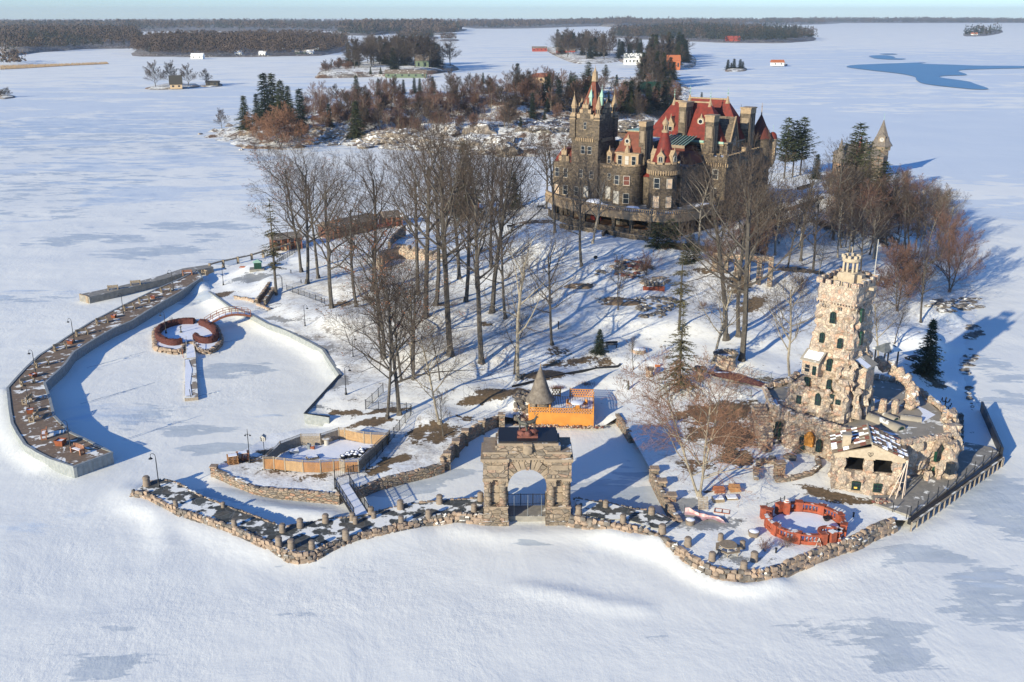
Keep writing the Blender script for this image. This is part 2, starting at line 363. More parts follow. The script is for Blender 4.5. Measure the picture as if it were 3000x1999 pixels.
def hz(x,y):
    """ground height for arrays: islands inside, ice outside"""
    x=np.atleast_1d(x).astype(float); y=np.atleast_1d(y).astype(float); z=np.zeros(len(x))
    m=inside_many(x,y,POLY)
    if m.any(): z[m]=hf(x[m],y[m])
    m=inside_many(x,y,I2P)
    if m.any(): z[m]=np.maximum(hf2(x[m],y[m]),0)
    return z
def G(q):
    """first ground point under a pixel"""
    d=np.array(ray(*q)); t0=(16-H)/d[2]; t1=(0-H)/d[2]
    t=np.linspace(t0,t1,160); x=d[0]*t; y=d[1]*t; z=H+d[2]*t
    h=hz(x,y); k=np.where(z<=h+1e-6)[0]
    i=k[0] if len(k) else len(t)-1
    if i==0: return (x[0],y[0],z[0])
    f0=z[i-1]-h[i-1]; f1=z[i]-h[i]; s=f0/(f0-f1) if f0!=f1 else 1
    tt=t[i-1]+(t[i]-t[i-1])*s; X,Y=d[0]*tt,d[1]*tt
    return (float(X),float(Y),float(hz(X,Y)[0]))
def gz(x,y): return float(hz(x,y)[0])
def hgt(p,topy):
    """height of something standing at world p whose top is seen on row topy"""
    lo,hi=0.,90.
    for _ in range(40):
        m=(lo+hi)/2; dz=p[2]+m-H; dep=p[1]*cp-dz*sp; up=p[1]*sp+dz*cp
        if 999.5-F*up/dep>topy: lo=m
        else: hi=m
    return lo
# ---------------- ground materials
def ground_mat(name):
    nt,b=newmat(name,.75,.25); c=coords(nt)
    at=_n(nt,'ShaderNodeAttribute'); at.attribute_name='bare'; sx=_n(nt,'ShaderNodeSeparateColor'); nt.links.new(at.outputs['Color'],sx.inputs[0])
    n1=noise(nt,c,.55,6,.65); n2=noise(nt,c,2.6,5,.7); n3=noise(nt,c,.12,3)
    nn=math_(nt,'ADD',math_(nt,'MULTIPLY',math_(nt,'SUBTRACT',math_(nt,'ADD',math_(nt,'MULTIPLY',n1,.6),math_(nt,'MULTIPLY',n2,.4)),.5),1.9),.45)
    def patch(chan,lo=.38,wd=.10):
        return ramp(nt,math_(nt,'SUBTRACT',math_(nt,'ADD',nn,math_(nt,'MULTIPLY',chan,.62)),.66),0,wd)
    snow=mixc(nt,ramp(nt,n3,.35,.65),SNOW,(.83,.845,.82))
    brown=mixc(nt,ramp(nt,n2,.35,.65),(.20,.135,.075),(.115,.085,.05))
    grey=mixc(nt,ramp(nt,n1,.35,.65),(.38,.38,.36),(.30,.31,.30))
    rock=mixc(nt,ramp(nt,n1,.4,.6),(.33,.30,.26),(.15,.135,.12))
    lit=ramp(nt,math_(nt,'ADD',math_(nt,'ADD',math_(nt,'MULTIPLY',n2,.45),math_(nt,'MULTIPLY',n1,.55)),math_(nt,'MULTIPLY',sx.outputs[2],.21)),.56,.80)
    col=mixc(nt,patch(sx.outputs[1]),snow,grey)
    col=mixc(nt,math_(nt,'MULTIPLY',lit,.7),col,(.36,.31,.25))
    col=mixc(nt,patch(sx.outputs[0]),col,brown)
    nt.links.new(col,b.inputs[0])
    hh=math_(nt,'ADD',math_(nt,'MULTIPLY',noise(nt,c,.8,5),1.),math_(nt,'MULTIPLY',noise(nt,c,4,4),.35))
    nt.links.new(bumpn(nt,hh,.4,.2),b.inputs['Normal'])
ground_mat('ground')
def ground_rock(name):
    nt,b=newmat(name,.85,.2); c=coords(nt)
    sep=_n(nt,'ShaderNodeSeparateXYZ'); nt.links.new(_n(nt,'ShaderNodeNewGeometry').outputs['Normal'],sep.inputs[0])
    n1=noise(nt,c,.09,5,.65); n2=noise(nt,c,.6,5,.7); n3=noise(nt,c,.02,3)
    f=math_(nt,'ADD',math_(nt,'MULTIPLY',n1,.6),math_(nt,'MULTIPLY',n2,.4))
    f=math_(nt,'ADD',f,math_(nt,'MULTIPLY',math_(nt,'SUBTRACT',.97,sep.outputs[2]),.9))
    rock=mixc(nt,ramp(nt,n2,.35,.65),(.34,.29,.23),(.13,.115,.10)); br=mixc(nt,ramp(nt,n2,.4,.6),(.25,.16,.09),(.16,.10,.07))
    col=mixc(nt,ramp(nt,f,.44,.54),SNOW,mixc(nt,ramp(nt,n3,.45,.55),rock,br)); nt.links.new(col,b.inputs[0])
    nt.links.new(bumpn(nt,math_(nt,'ADD',n1,n2),.8,1.2),b.inputs['Normal'])
ground_rock('ground_rock')
def ice_mat():
    nt,b=newmat('ice',.62,.3); c=coords(nt)
    at=_n(nt,'ShaderNodeAttribute'); at.attribute_name='bare'; sx=_n(nt,'ShaderNodeSeparateColor'); nt.links.new(at.outputs['Color'],sx.inputs[0])
    cs=coords(nt,(.55,1.25,1)); st=noise(nt,cs,.13,6,.6,.4)          # wind streaks, long across the wind
    fs=noise(nt,coords(nt,(.35,1.2,1)),.55,5,.65)
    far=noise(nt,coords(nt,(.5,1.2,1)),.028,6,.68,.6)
    a=math_(nt,'ADD',math_(nt,'MULTIPLY',math_(nt,'SUBTRACT',math_(nt,'ADD',math_(nt,'MULTIPLY',st,.56),math_(nt,'MULTIPLY',fs,.44)),.5),1.25),.42)
    thr=math_(nt,'ADD',a,math_(nt,'MULTIPLY',sx.outputs[0],.40))
    p1=ramp(nt,thr,.572,.612)
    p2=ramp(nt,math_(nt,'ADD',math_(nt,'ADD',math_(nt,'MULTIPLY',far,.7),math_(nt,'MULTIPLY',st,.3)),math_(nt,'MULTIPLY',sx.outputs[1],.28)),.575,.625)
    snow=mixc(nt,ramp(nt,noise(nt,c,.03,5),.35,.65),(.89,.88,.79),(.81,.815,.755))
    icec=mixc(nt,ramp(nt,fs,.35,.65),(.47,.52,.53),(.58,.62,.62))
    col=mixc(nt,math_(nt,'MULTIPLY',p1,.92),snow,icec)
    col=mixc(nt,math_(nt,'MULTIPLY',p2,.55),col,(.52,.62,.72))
    nt.links.new(col,b.inputs[0])
    rg=mixc(nt,p1,(.65,.65,.65),(.48,.48,.48)); nt.links.new(rg,b.inputs['Roughness'])
    hs=math_(nt,'ADD',math_(nt,'MULTIPLY',noise(nt,coords(nt,(.8,.6,1)),.16,6,.6,.3),1.6),math_(nt,'MULTIPLY',noise(nt,coords(nt,(1,.6,1)),1.6,5,.65,.2),math_(nt,'MULTIPLY',ramp(nt,noise(nt,c,.05,3),.42,.6),.42)))
    nt.links.new(bumpn(nt,hs,.42,.34),b.inputs['Normal'])
ice_mat()
nt_,b_=simple('water',(.003,.025,.065),(.006,.034,.08),.05,rough=.3,spec=.25,bump=.35,bscale=.6,stretch=(.4,1,1))
# ---------------- attribute patches: (centre px D, rx, ry metres, strength)
def paint(me,xs,ys,chans):
    col=np.zeros((len(xs),4)); col[:,3]=1
    for ch,lst in chans.items():
        for (q,rx,ry,ang,st) in lst:
            c=G(q); dx=xs-c[0]; dy=ys-c[1]; ca,sa=math.cos(ang),math.sin(ang)
            u=(dx*ca+dy*sa)/rx; v=(-dx*sa+dy*ca)/ry; r=np.sqrt(u*u+v*v)
            col[:,ch]=np.maximum(col[:,ch],st*np.clip((1.5-r)/1.0,0,1))
    a=me.color_attributes.new('bare','FLOAT_COLOR','POINT'); a.data.foreach_set('color',col.ravel())
def e(x,y,rx,ry,st=.9,ang=0,K=D): return (K(x,y),rx,ry,ang,st)
BARE=[e(1330,655,2.2,1.3,1),e(1430,692,3.2,1.8,1,-.2),e(1575,565,5,2,1),e(1470,612,3,2,.7),e(1150,905,4,1.6,.95,.3),e(1250,860,3.6,1.6,.9,.2),e(1300,835,4,1.4,.75,.3),e(1100,915,3,1.2,.9,.4),
 e(1010,985,2.4,1.6,.9),e(960,1000,1.2,2.6,.85),e(1010,1010,1.3,2,.7),e(880,945,3.2,.9,1,.15),e(790,950,2.2,.8,.9),e(850,970,3,1,.9,.3),e(900,1060,2.4,.8,1,.6),e(870,1080,1.4,.7,1,.6),
 e(560,1060,2.5,1.2,.7),e(620,1040,2,1.5,.75),e(640,1078,3,1.2,.5),e(720,1098,3,.8,.6),e(500,690,1.8,3,.95,-.6),e(530,715,1,1.2,.8),
 e(1650,945,6,2.5,.85),e(1680,1000,4,3.5,.9),e(1620,1000,3.5,2.5,.7),e(1590,1070,2.5,1.6,.7),e(1690,1050,2,3,.8),e(1920,1143,3.0,1.0,1,-.25),e(1880,1125,1.6,.8,.9,-.4),e(2000,1150,1.4,.5,.7),
 e(1730,700,1.6,5,.9,-.7),e(1700,650,2,4,.8,-.5),e(1840,620,5,2,.8),e(1930,650,4,2,.7),e(1850,870,2.5,2,.5),e(1740,870,5,1.5,.5),e(1400,545,4,1,.5),e(1620,620,3,1.5,.6),e(1280,810,2.6,1.4,.6),
 e(780,700,2.5,2,.7),e(840,690,2,1.5,.5),e(1020,700,2.5,1.3,.6),e(1120,745,1.8,.9,.6),e(1000,590,2,1,.5),e(1380,832,2.2,1.3,.7),e(1440,880,2,.8,.25),e(1900,520,5,3,.6),e(2050,560,6,4,.5),e(2000,640,6,3,.6),e(2120,850,1.8,2.6,.8),e(2150,880,1.4,2.4,.8),e(1070,960,1.6,1,.6),e(1600,1130,2.4,.7,.5),e(1230,510,5,2.5,.7),e(1100,545,4,1.5,.6)]
PAVE=[e(580,640,5,3,.75),e(620,705,3,2,.4),e(640,735,3,1,.75,-.5),e(690,775,3,1,.85,-.6),e(740,825,2,3,.9),e(770,880,2,2.6,.9),e(740,900,2.5,1.4,.8,.6),e(730,935,2,1,.5),e(700,735,2.5,1.2,.5),e(760,760,3,1.5,.35),
 e(1730,880,5,2,.4),e(1640,1200,2.5,1.5,.75),e(1590,1200,2.6,1.6,.9),e(1540,1180,4,1.2,1),e(1450,1150,4,1.2,1),e(1400,1150,3,1,1),e(1720,1290,2.5,.8,.6),e(1640,1275,1.3,.9,.5),e(660,1075,4,2,.3),e(1100,690,12,8,.15),e(2150,1000,2.5,2,.7),e(1560,670,4,1.5,.3)]
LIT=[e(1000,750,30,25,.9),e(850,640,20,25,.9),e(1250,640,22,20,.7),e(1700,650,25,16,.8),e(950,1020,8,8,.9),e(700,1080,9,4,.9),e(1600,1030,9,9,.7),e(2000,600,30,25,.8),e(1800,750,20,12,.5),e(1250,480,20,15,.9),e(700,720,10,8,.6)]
def terrain(name,poly3,hfun,step,mat,noise_amp,paints=None,kind='structure',z_lo=-.3):
    pts=[(p[0],p[1]) for p in poly3]; zb=[p[2] for p in poly3]
    bp=[];bz=[]
    for i in range(len(pts)):
        a=np.array([*pts[i],zb[i]]); b=np.array([*pts[(i+1)%len(pts)],zb[(i+1)%len(pts)]]); n=max(1,int(np.linalg.norm(a[:2]-b[:2])/(step*1.3)))
        for k in range(n): v=a+(b-a)*k/n; bp.append((v[0],v[1])); bz.append(v[2])
    poly=np.array(bp); x0,y0=poly.min(0); x1,y1=poly.max(0)
    gx,gy=np.meshgrid(np.arange(x0,x1,step),np.arange(y0,y1,step)); gx=gx.ravel()+rng.uniform(-.2,.2,gx.size)*step; gy=gy.ravel()+rng.uniform(-.2,.2,gy.size)*step
    m=inside_many(gx,gy,poly); gx,gy=gx[m],gy[m]
    keep=np.ones(len(gx),bool)
    for i in range(0,len(poly),1):
        d2=(gx-poly[i,0])**2+(gy-poly[i,1])**2; keep&=d2>(step*.55)**2
    gx,gy=gx[keep],gy[keep]
    V=[Vector(p) for p in bp]+[Vector((x,y)) for x,y in zip(gx,gy)]; nb=len(bp)
    res=delaunay_2d_cdt(V,[(i,(i+1)%nb) for i in range(nb)],[],1,1e-5)
    vx=np.array([v.x for v in res[0]]); vy=np.array([v.y for v in res[0]])
    z=np.concatenate([hfun(vx[i:i+20000],vy[i:i+20000]) for i in range(0,len(vx),20000)])
    orig=res[3]
    isb=np.array([any(o<nb for o in ol) for ol in orig])
    nz=np.array([mnoise.fractal((x*.22,y*.22,0),.9,2.1,4) for x,y in zip(vx,vy)])
    z=z+np.where(isb,0,nz*noise_amp)
    for i,ol in enumerate(orig):
        if isb[i]: z[i]=bz[min(o for o in ol)]-(.25 if bz[min(o for o in ol)]<.15 else 0)
    me=bpy.data.meshes.new(name); me.from_pydata(np.stack([vx,vy,z],1).tolist(),[],[tuple(f) for f in res[2]])
    me.materials.append(MT[mat]); me.polygons.foreach_set('use_smooth',[True]*len(me.polygons))
    if paints: paint(me,vx,vy,paints)
    me.update(); return tag(new_obj(name,me),kind=kind)
terrain('island_ground',MP,hf,1.0,'ground',.16,{0:BARE,1:PAVE,2:LIT})
terrain('rocky_island_ground',ISL2,lambda x,y:np.maximum(hf2(x,y),.2),4.0,'ground_rock',2.0)
# ---------------- ice sheet
def seg_dist(x,y,pts):
    d=np.full(len(x),1e9)
    for a,b in zip(pts,pts[1:]):
        ax,ay=a[:2];bx,by=b[:2]; L2=(bx-ax)**2+(by-ay)**2+1e-9
        t=np.clip(((x-ax)*(bx-ax)+(y-ay)*(by-ay))/L2,0,1); d=np.minimum(d,np.hypot(x-ax-t*(bx-ax),y-ay-t*(by-ay)))
    return d
def axis(lo,hi,a,b,step):
    c=list(np.arange(a,b,step)); s=step; v=c[-1]
    while v<hi: s*=1.22; v+=s; c.append(v)
    s=step; v=a
    while v>lo: s*=1.22; v-=s; c.insert(0,v)
    return np.array(c)
ax_=axis(-27000,27000,-125,130,.75); ay_=axis(-300,27000,58,250,.75)
gx,gy=np.meshgrid(ax_,ay_); X=gx.ravel(); Y=gy.ravel()
near=(X>-130)&(X<135)&(Y>50)&(Y<260)
Z=np.zeros(len(X))
Z[near]=np.array([mnoise.fractal((x*.045,y*.075,3),.8,2.1,4) for x,y in zip(X[near],Y[near])])*.10
def bank(pts,h,wd,pw=2.):
    d=seg_dist(X[near],Y[near],pts); Z[near]=np.maximum(Z[near],Z[near]+h*np.exp(-(d/wd)**pw))
bank([P(K6(*q)) for q in [(350,365),(430,440),(570,550)]],.95,2.2)
bank([P(K6(*q)) for q in [(735,600),(880,690),(1030,760),(1200,840),(1290,890)]],.55,1.9)
bank([P(K6(*q)) for q in [(1290,890),(1360,1000),(1400,1060)]],.35,1.5)
bank([P(K5(*q)) for q in [(80,770),(300,860),(480,950)]],.25,1.3); 
bank([P(K7(*q)) for q in [(90,520),(350,640),(500,720),(870,850),(1180,960)]],.45,2.2)
bank([P(K7(*q)) for q in [(1550,960),(1750,900),(1950,840),(2200,800)]],.5,2.6)
bank([P(KR(*q)) for q in [(0,760),(260,790),(420,850)]],.55,2.0)
bank([P(K7(*q)) for q in [(700,480),(1000,600),(1300,650),(1600,690)]],.35,1.2)
bank([P(K4(*q)) for q in [(30,900),(100,1150),(180,1280),(330,1380)]],.35,1.6)
bank([P(K3(*q)) for q in [(300,700),(450,620),(700,600),(850,620)]],.3,1.6)
bank([P(KR(*q)) for q in [(405,800),(480,900),(600,990),(800,1120),(1000,1210),(1250,1275),(1450,1262),(1600,1210)]],.55,.9)
bank([P(K4(*q)) for q in [(15,905),(0,1000),(20,1130),(120,1290),(300,1390)]],.28,1.3)
bank([P(K7(*q)) for q in [(80,620),(250,680),(300,780),(360,900)]],.22,1.2)
bank([P(D(*q)) for q in [(1050,1215),(1150,1235),(1290,1225),(1400,1235),(1480,1265)]],.3,1.4)
bank([P(D(*q)) for q in [(1200,1350),(1290,1365),(1400,1390),(1480,1400)]],.22,1.0)
bank([P(D(*q)) for q in [(1900,1310),(2050,1270),(2200,1200)]],.25,1.6)
ni=len(ax_); nj=len(ay_)
fs=[(j*ni+i,j*ni+i+1,(j+1)*ni+i+1,(j+1)*ni+i) for j in range(nj-1) for i in range(ni-1)]
Z-=np.where(near,0,(X*X+Y*Y)/(2*6371000.))     # the lake follows the curve of the earth
# keep the sheet under the islands' ground
ins=np.zeros(len(X),bool); ins[near]=inside_many(X[near],Y[near],POLY)
if True:
    xn,yn=X[near],Y[near]; dd=seg_dist(xn,yn,[tuple(p) for p in POLY]+[tuple(POLY[0])]); zi=Z[near]; i_=ins[near]
    zi=np.where(i_&(dd>1.2),-.4,zi); Z[near]=zi
me=bpy.data.meshes.new('ice'); me.from_pydata(np.stack([X,Y,Z],1).tolist(),[],fs); me.materials.append(MT['ice']); me.polygons.foreach_set('use_smooth',[True]*len(fs))
ICY=[e(330,580,14,6,.62),e(440,520,16,6,.6),e(470,545,6,5,.5),e(200,550,16,8,.5),e(60,690,12,6,.3),e(150,470,35,30,.30),e(200,300,90,90,.44),e(300,330,120,60,.38),e(120,420,50,50,.36),e(380,400,30,22,.3),e(800,420,25,15,.25),e(535,855,6,4,.62),e(460,990,5,2.5,.7),e(430,960,10,5,.3),e(560,700,4,3,.3),e(440,690,5,4,.5),e(460,745,3,2,.7,0),
 e(285,1545,5,2.0,.55),e(270,1440,3,1.5,.4),e(1980,1460,7,2.6,.46),e(2200,1300,10,4,.5),e(2340,1180,8,9,.66),e(2250,1120,5,5,.7),e(2100,1520,5,2,.5),e(2330,1400,6,5,.42),e(2300,850,5,8,.5),e(2340,920,6,6,.4),e(600,1150,7,1.4,1.0,-.25),e(700,1162,4,1.3,1.0,-.1),e(900,1130,5,1.5,.85,.2),e(1020,1095,5,2,.7,.3),e(1230,1250,3,.8,.7),e(1630,1255,2,.6,.6),e(1420,1150,8,5,.75),e(1480,1080,6,5,.45),e(560,600,10,3,.8),e(500,1030,5,1.5,.7),e(900,1250,9,2,.2),e(2000,700,1,1,0)]
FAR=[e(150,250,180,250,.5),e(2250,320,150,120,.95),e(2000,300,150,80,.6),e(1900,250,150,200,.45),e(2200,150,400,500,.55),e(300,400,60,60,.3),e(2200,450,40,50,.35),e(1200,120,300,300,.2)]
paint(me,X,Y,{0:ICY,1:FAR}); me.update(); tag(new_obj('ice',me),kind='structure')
for k,(a,b) in enumerate([((570,735),(950,632)),((530,972),(1012,833)),((808,1206),(1325,1048)),((1300,600),(1560,548)),((1305,918),(1440,890))]):
    A_,B_=P(K4(*a)),P(K4(*b)); w_=[(A_[0]+(B_[0]-A_[0])*i/14,A_[1]+(B_[1]-A_[1])*i/14+.12*math.sin(i*1.9+k)) for i in range(15)]
    mb=MB(); strip_wall(mb,w_,-.05,[gz_+.03 for gz_ in [max(.0,.10*.8*mnoise.fractal((p[0]*.045,p[1]*.075,3),.8,2.1,4)) for p in w_]],.09,'crack'); mb.build('ice_crack',kind='structure')
# open water lead
wp=[T2(*q) for q in [(1540,310),(1570,300),(1660,296),(1760,292),(1900,288),(1880,294),(2000,298),(2150,303),(2360,305),(2360,314),(2200,318),(2090,322),(2050,328),(2090,346),(1990,350),(1970,358),(2090,375),(2130,388),(2190,410),(2140,413),(2040,405),(1900,388),(1860,372),(1850,355),(1780,340),(1650,325)]]
wp=smoothpath(wp,4,True); mb=MB().mat('water'); mb.add([(lambda p:(p[0],p[1],.35-(p[0]**2+p[1]**2)/12742000.))(P(q)) for q in wp],[tuple(range(len(wp)))]); 
mb.build('open_water',kind='structure')
for pts in ([(1640,258),(1720,255),(1760,266),(1680,270)],[(1690,248),(1750,247),(1770,251),(1720,252)],[(1660,268),(1800,270),(1790,275),(1720,274)]):
    q=smoothpath([T2(*p) for p in pts],4,True); MB().mat('water').add([(lambda p:(p[0],p[1],.35-(p[0]**2+p[1]**2)/12742000.))(P(p)) for p in q],[tuple(range(len(q)))]).build('open_water',kind='structure')
# ---------------- tree prototypes (built at the origin, about unit metres)
def rot_about(v,axis,ang):
    return (Matrix.Rotation(ang,3,axis)@v)
def bare_tree(name,h,seed,clear=.42,spread=.34,nl=9,up=.55,lean=0,multi=1,twig='twig',bark='bark',tr=None,leaves=0,levels=4,dens=1.0,droop=0.0,crook=.12,rmin=.0125):
    rnd=random.Random(seed); tk=MB().mat(bark); cr=MB().mat(twig); lf=[]
    tr=tr or h*.0150
    def grow(p,d,L,r,depth,maxd):
        n=4 if depth<2 else 3 if depth<maxd else 2
        pts=[p]; rad=[r]; dd=d.copy(); q=p.copy()
        for i in range(n):
            ax=Vector((rnd.gauss(0,1),rnd.gauss(0,1),rnd.gauss(0,.6)))
            dd=(dd+ax*crook*(1.2 if depth else .35)+Vector((0,0,1))*(up*.16 if depth else 0)-Vector((0,0,1))*(droop*.25*(i/n) if depth>1 else 0)).normalized()
            q=q+dd*(L/n); pts.append(q.copy()); rad.append(max(r*(1-.80*(i+1)/n) if depth else r*(1-.5*(i+1)/n),rmin*.8))
        (tk if depth<=1 else cr).tube(pts,rad,6 if depth==0 else 4 if depth==1 else 3)
        if depth>=maxd:
            if leaves and rnd.random()<leaves: lf.append(q)
            return
        if depth==0: cnt=nl; t0=clear
        else: cnt=int((8 if depth==1 else 6 if depth==2 else 3.4)*dens*rnd.uniform(.8,1.25)); t0=.18
        for k in range(cnt):
            t=t0+(1-t0)*((k+rnd.random()*.8)/cnt); t=min(t,.98); f=t*n; i=min(int(f),n-1); a=pts[i]+(pts[i+1]-pts[i])*(f-i)
            base=(pts[i+1]-pts[i]).normalized()
            ang=R(rnd.uniform(38,68)) if depth==0 else R(rnd.uniform(25,60))
            if depth==0: ang*=1.15-(t-t0)/(1-t0+1e-6)*.6
            s=base.orthogonal().normalized(); s=rot_about(s,base,k*2.4+rnd.uniform(-.5,.5)); nd=rot_about(base,s,ang)
            if depth==0: l2=h*spread*rnd.uniform(.75,1.2)*(1.15-.55*(t-t0)/(1-t0+1e-6))
            else: l2=L*rnd.uniform(.38,.62)*(1.1-.45*t)
            r2=max(min(rad[i]*.62,r*.6)*(.9 if depth==0 else .8),rmin)
            grow(a,nd,l2,r2,depth+1,maxd)
        # leader ends in twigs
        if depth>0 and depth<maxd:
            for k in range(2): grow(pts[-1],(dd+Vector((rnd.gauss(0,.3),rnd.gauss(0,.3),rnd.gauss(0,.3)))).normalized(),L*.35,max(rad[-1]*.8,rmin),depth+1,maxd)
    for s in range(multi):
        d0=Vector((rnd.gauss(0,.03)+lean,rnd.gauss(0,.03),1)) if multi==1 else Vector((math.cos(s*6.28/multi+seed)*.28,math.sin(s*6.28/multi+seed)*.28,1))
        grow(Vector((0,0,-.3)),d0.normalized(),h*.86*(1 if s==0 else rnd.uniform(.75,1)),tr*(1 if multi==1 else .7),0,levels)
    tk.add(*flare(tr))
    if lf:
        cr.mat('leaf_dead')
        for q in lf:
            for k in range(3):
                c=q+Vector((rnd.gauss(0,.15),rnd.gauss(0,.15),rnd.gauss(0,.15))); a=Vector((rnd.gauss(0,1),rnd.gauss(0,1),rnd.gauss(0,1))).normalized()*.09; b=a.orthogonal().normalized()*.07
                cr.add([tuple(c-a),tuple(c+b),tuple(c+a),tuple(c-b)],[(0,1,2,3)])
    o=new_obj(name,None); tk.build('trunk',o,smooth=True); cr.build('crown',o); o['_h']=h
    return o
def flare(r):
    vs=[];n=8
    for z,k in((-.4,2.1),(.15,1.35),(.7,1.0)):
        for i in range(n): a=2*PI*i/n; kk=k*(1+.12*math.sin(3*a)); vs.append((r*kk*math.cos(a),r*kk*math.sin(a),z))
    return vs,[(j*n+i,j*n+(i+1)%n,(j+1)*n+(i+1)%n,(j+1)*n+i) for j in range(2) for i in range(n)]
def conifer(name,h,seed,rad=.2,clear=.1,mat_='needle',sparse=1.0,layers=26,irreg=.25,tip=1,droop=.25,bark='bark',card=.34,top='cone'):
    rnd=random.Random(seed); tk=MB().mat(bark); cr=MB().mat(mat_)
    tk.tube([(0,0,-.4),(0,0,h*.5),(0,0,h*.97)],[h*.016,h*.011,.02],7)
    for L in range(layers):
        t=L/(layers-1); z=h*(clear+(1-clear)*t*.97)
        if rnd.random()>sparse: continue
        if top=='cone': rr=h*rad*(1-t)**.85*(1+rnd.uniform(-irreg,irreg))+.12
        else: rr=h*rad*(math.sin(PI*min(1,(.12+.88*t)))**.6)*(1+rnd.uniform(-irreg,irreg))*(1-.35*t)+.2
        nb=max(4,int(6+5*(1-t)))
        for b in range(nb):
            a=2*PI*b/nb+rnd.uniform(-.35,.35)+L*1.3; r1=rr*rnd.uniform(.6,1.15); zz=z+rnd.uniform(-.3,.3)*h/layers
            end=Vector((math.cos(a)*r1,math.sin(a)*r1,zz-r1*droop*rnd.uniform(.3,1.2)+(.25*r1 if top!='cone' else 0)))
            st=Vector((0,0,zz))
            tk.tube([tuple(st),tuple(end)],[.035*(1-t)+.012,.008],3)
            m=max(2,int(r1/(card*.62)))
            for k in range(m):
                f=(k+.7)/m; c=st.lerp(end,f)+Vector((rnd.gauss(0,.05),rnd.gauss(0,.05),rnd.gauss(0,.04)))
                s=card*(1.15-.45*f)*rnd.uniform(.7,1.3)
                for w_ in range(5):
                    ang=a+rnd.uniform(-1.3,1.3); dv=Vector((math.cos(ang),math.sin(ang),rnd.uniform(-.45,.25))); sd=Vector((-math.sin(ang),math.cos(ang),rnd.uniform(-.6,.6)))*.26
                    cr.add([tuple(c-sd*s*.6),tuple(c+dv*s*1.15),tuple(c+sd*s*.6)],[(0,1,2)])
    # leader
    for k in range(10):
        a=rnd.uniform(0,6.28); cr.add([(0.03,0,h*.93+k*.03*h/4),(math.cos(a)*.2,math.sin(a)*.2,h*(.95+k*.005)),(0,.03,h*.95+k*.03*h/4)],[(0,1,2)])
    o=new_obj(name,None); tk.build('trunk',o); cr.build('crown',o); o['_h']=h; return o
PT={}
PT['tallA']=[bare_tree('bare_tree',20,1,.42,.36,12,.6,crook=.12,dens=.76),[]]
PT['tallB']=[bare_tree('bare_tree',20,2,.36,.40,13,.5,twig='twig_grey',crook=.14,dens=.76),[]]
PT['tallC']=[bare_tree('bare_tree',20,3,.46,.34,12,.7,lean=.03,dens=.76),[]]
PT['tallD']=[bare_tree('bare_tree',20,14,.32,.43,14,.4,crook=.17,dens=.74),[]]
PT['lite']=[bare_tree('slender_bare_tree',14,31,.30,.36,11,.55,bark='bark_pale',twig='twig_grey',crook=.17,levels=3,dens=1.05,rmin=.022),[]]
PT['liteb']=[bare_tree('slender_bare_tree',14,32,.35,.40,10,.45,twig='twig',crook=.18,levels=3,dens=1.0,rmin=.022),[]]
PT['litec']=[bare_tree('slender_bare_tree',14,33,.26,.42,12,.35,bark='bark_pale',twig='twig_red',crook=.2,levels=3,dens=1.0,rmin=.022),[]]
PT['oak']=[bare_tree('oak_tree',18,4,.28,.44,13,.35,leaves=.08,crook=.18,dens=.85),[]]
PT['spread']=[bare_tree('bare_tree',16,5,.30,.45,11,.3,bark='bark_pale',twig='twig_grey',crook=.2,dens=.9),[]]
PT['pale']=[bare_tree('pale_bark_tree',18,15,.38,.34,9,.5,bark='bark_pale',twig='twig_grey',crook=.15,dens=.74),[]]
PT['red']=[bare_tree('red_twig_tree',12,6,.10,.42,13,.9,twig='twig_red',multi=2,crook=.1,dens=1.1),[]]
PT['willow']=[bare_tree('orange_twig_tree',10,7,.14,.45,11,.3,twig='twig_orange',multi=2,crook=.16,droop=.5,dens=1.0,rmin=.024),[]]
PT['fruit']=[bare_tree('pruned_tree',14,8,.20,.50,10,.2,bark='bark_pale',twig='twig_orange',multi=3,crook=.2,dens=.95,droop=.2),[]]
PT['small']=[bare_tree('small_bare_tree',6,9,.28,.34,8,.6,levels=3,twig='twig_grey',tr=.07),[]]
PT['shrub']=[bare_tree('bare_shrub',3,10,.02,.45,7,.8,multi=4,levels=3,rmin=.008,twig='twig_red',tr=.03),[]]
PT['birch']=[bare_tree('birch_tree',12,11,.30,.30,11,.9,bark='bark_pale',twig='twig_red',levels=3,dens=1.0,tr=.11,rmin=.035),[]]
PT['brush']=[bare_tree('reddish_brush_tree',7,12,.06,.42,10,.9,twig='twig_red',multi=3,levels=3,dens=.9,tr=.07,rmin=.032),[]]
PT['farbare']=[bare_tree('bare_tree',14,13,.22,.38,13,.6,levels=3,dens=1.2,tr=.2,rmin=.05),[]]
PT['spruce']=[conifer('spruce_tree',5,21,.30,.03,'needle_dark',layers=28,card=.36),[]]
PT['conifer']=[conifer('conifer_tree',12,22,.25,.06,'needle',layers=30,card=.85,irreg=.4),[]]
PT['fir']=[conifer('conifer_tree',14,23,.22,.05,'needle_dark',layers=30,card=1.0,irreg=.5),[]]
PT['pine']=[conifer('pine_tree',16,24,.25,.30,'needle',sparse=.85,layers=20,irreg=.5,top='round',droop=-.05,card=.95,bark='bark'),[]]
PT['openpine']=[conifer('pine_tree',14,25,.26,.10,'needle_olive',sparse=.72,layers=26,irreg=.6,droop=.35,card=.46),[]]
PT['thinpine']=[conifer('pine_tree',14,26,.16,.28,'needle_olive',sparse=.5,layers=22,irreg=.6,droop=.3,card=.42),[]]
PT['bush']=[conifer('evergreen_bush',3,27,.55,.02,'needle',layers=10,irreg=.4,top='round',card=.4),[]]
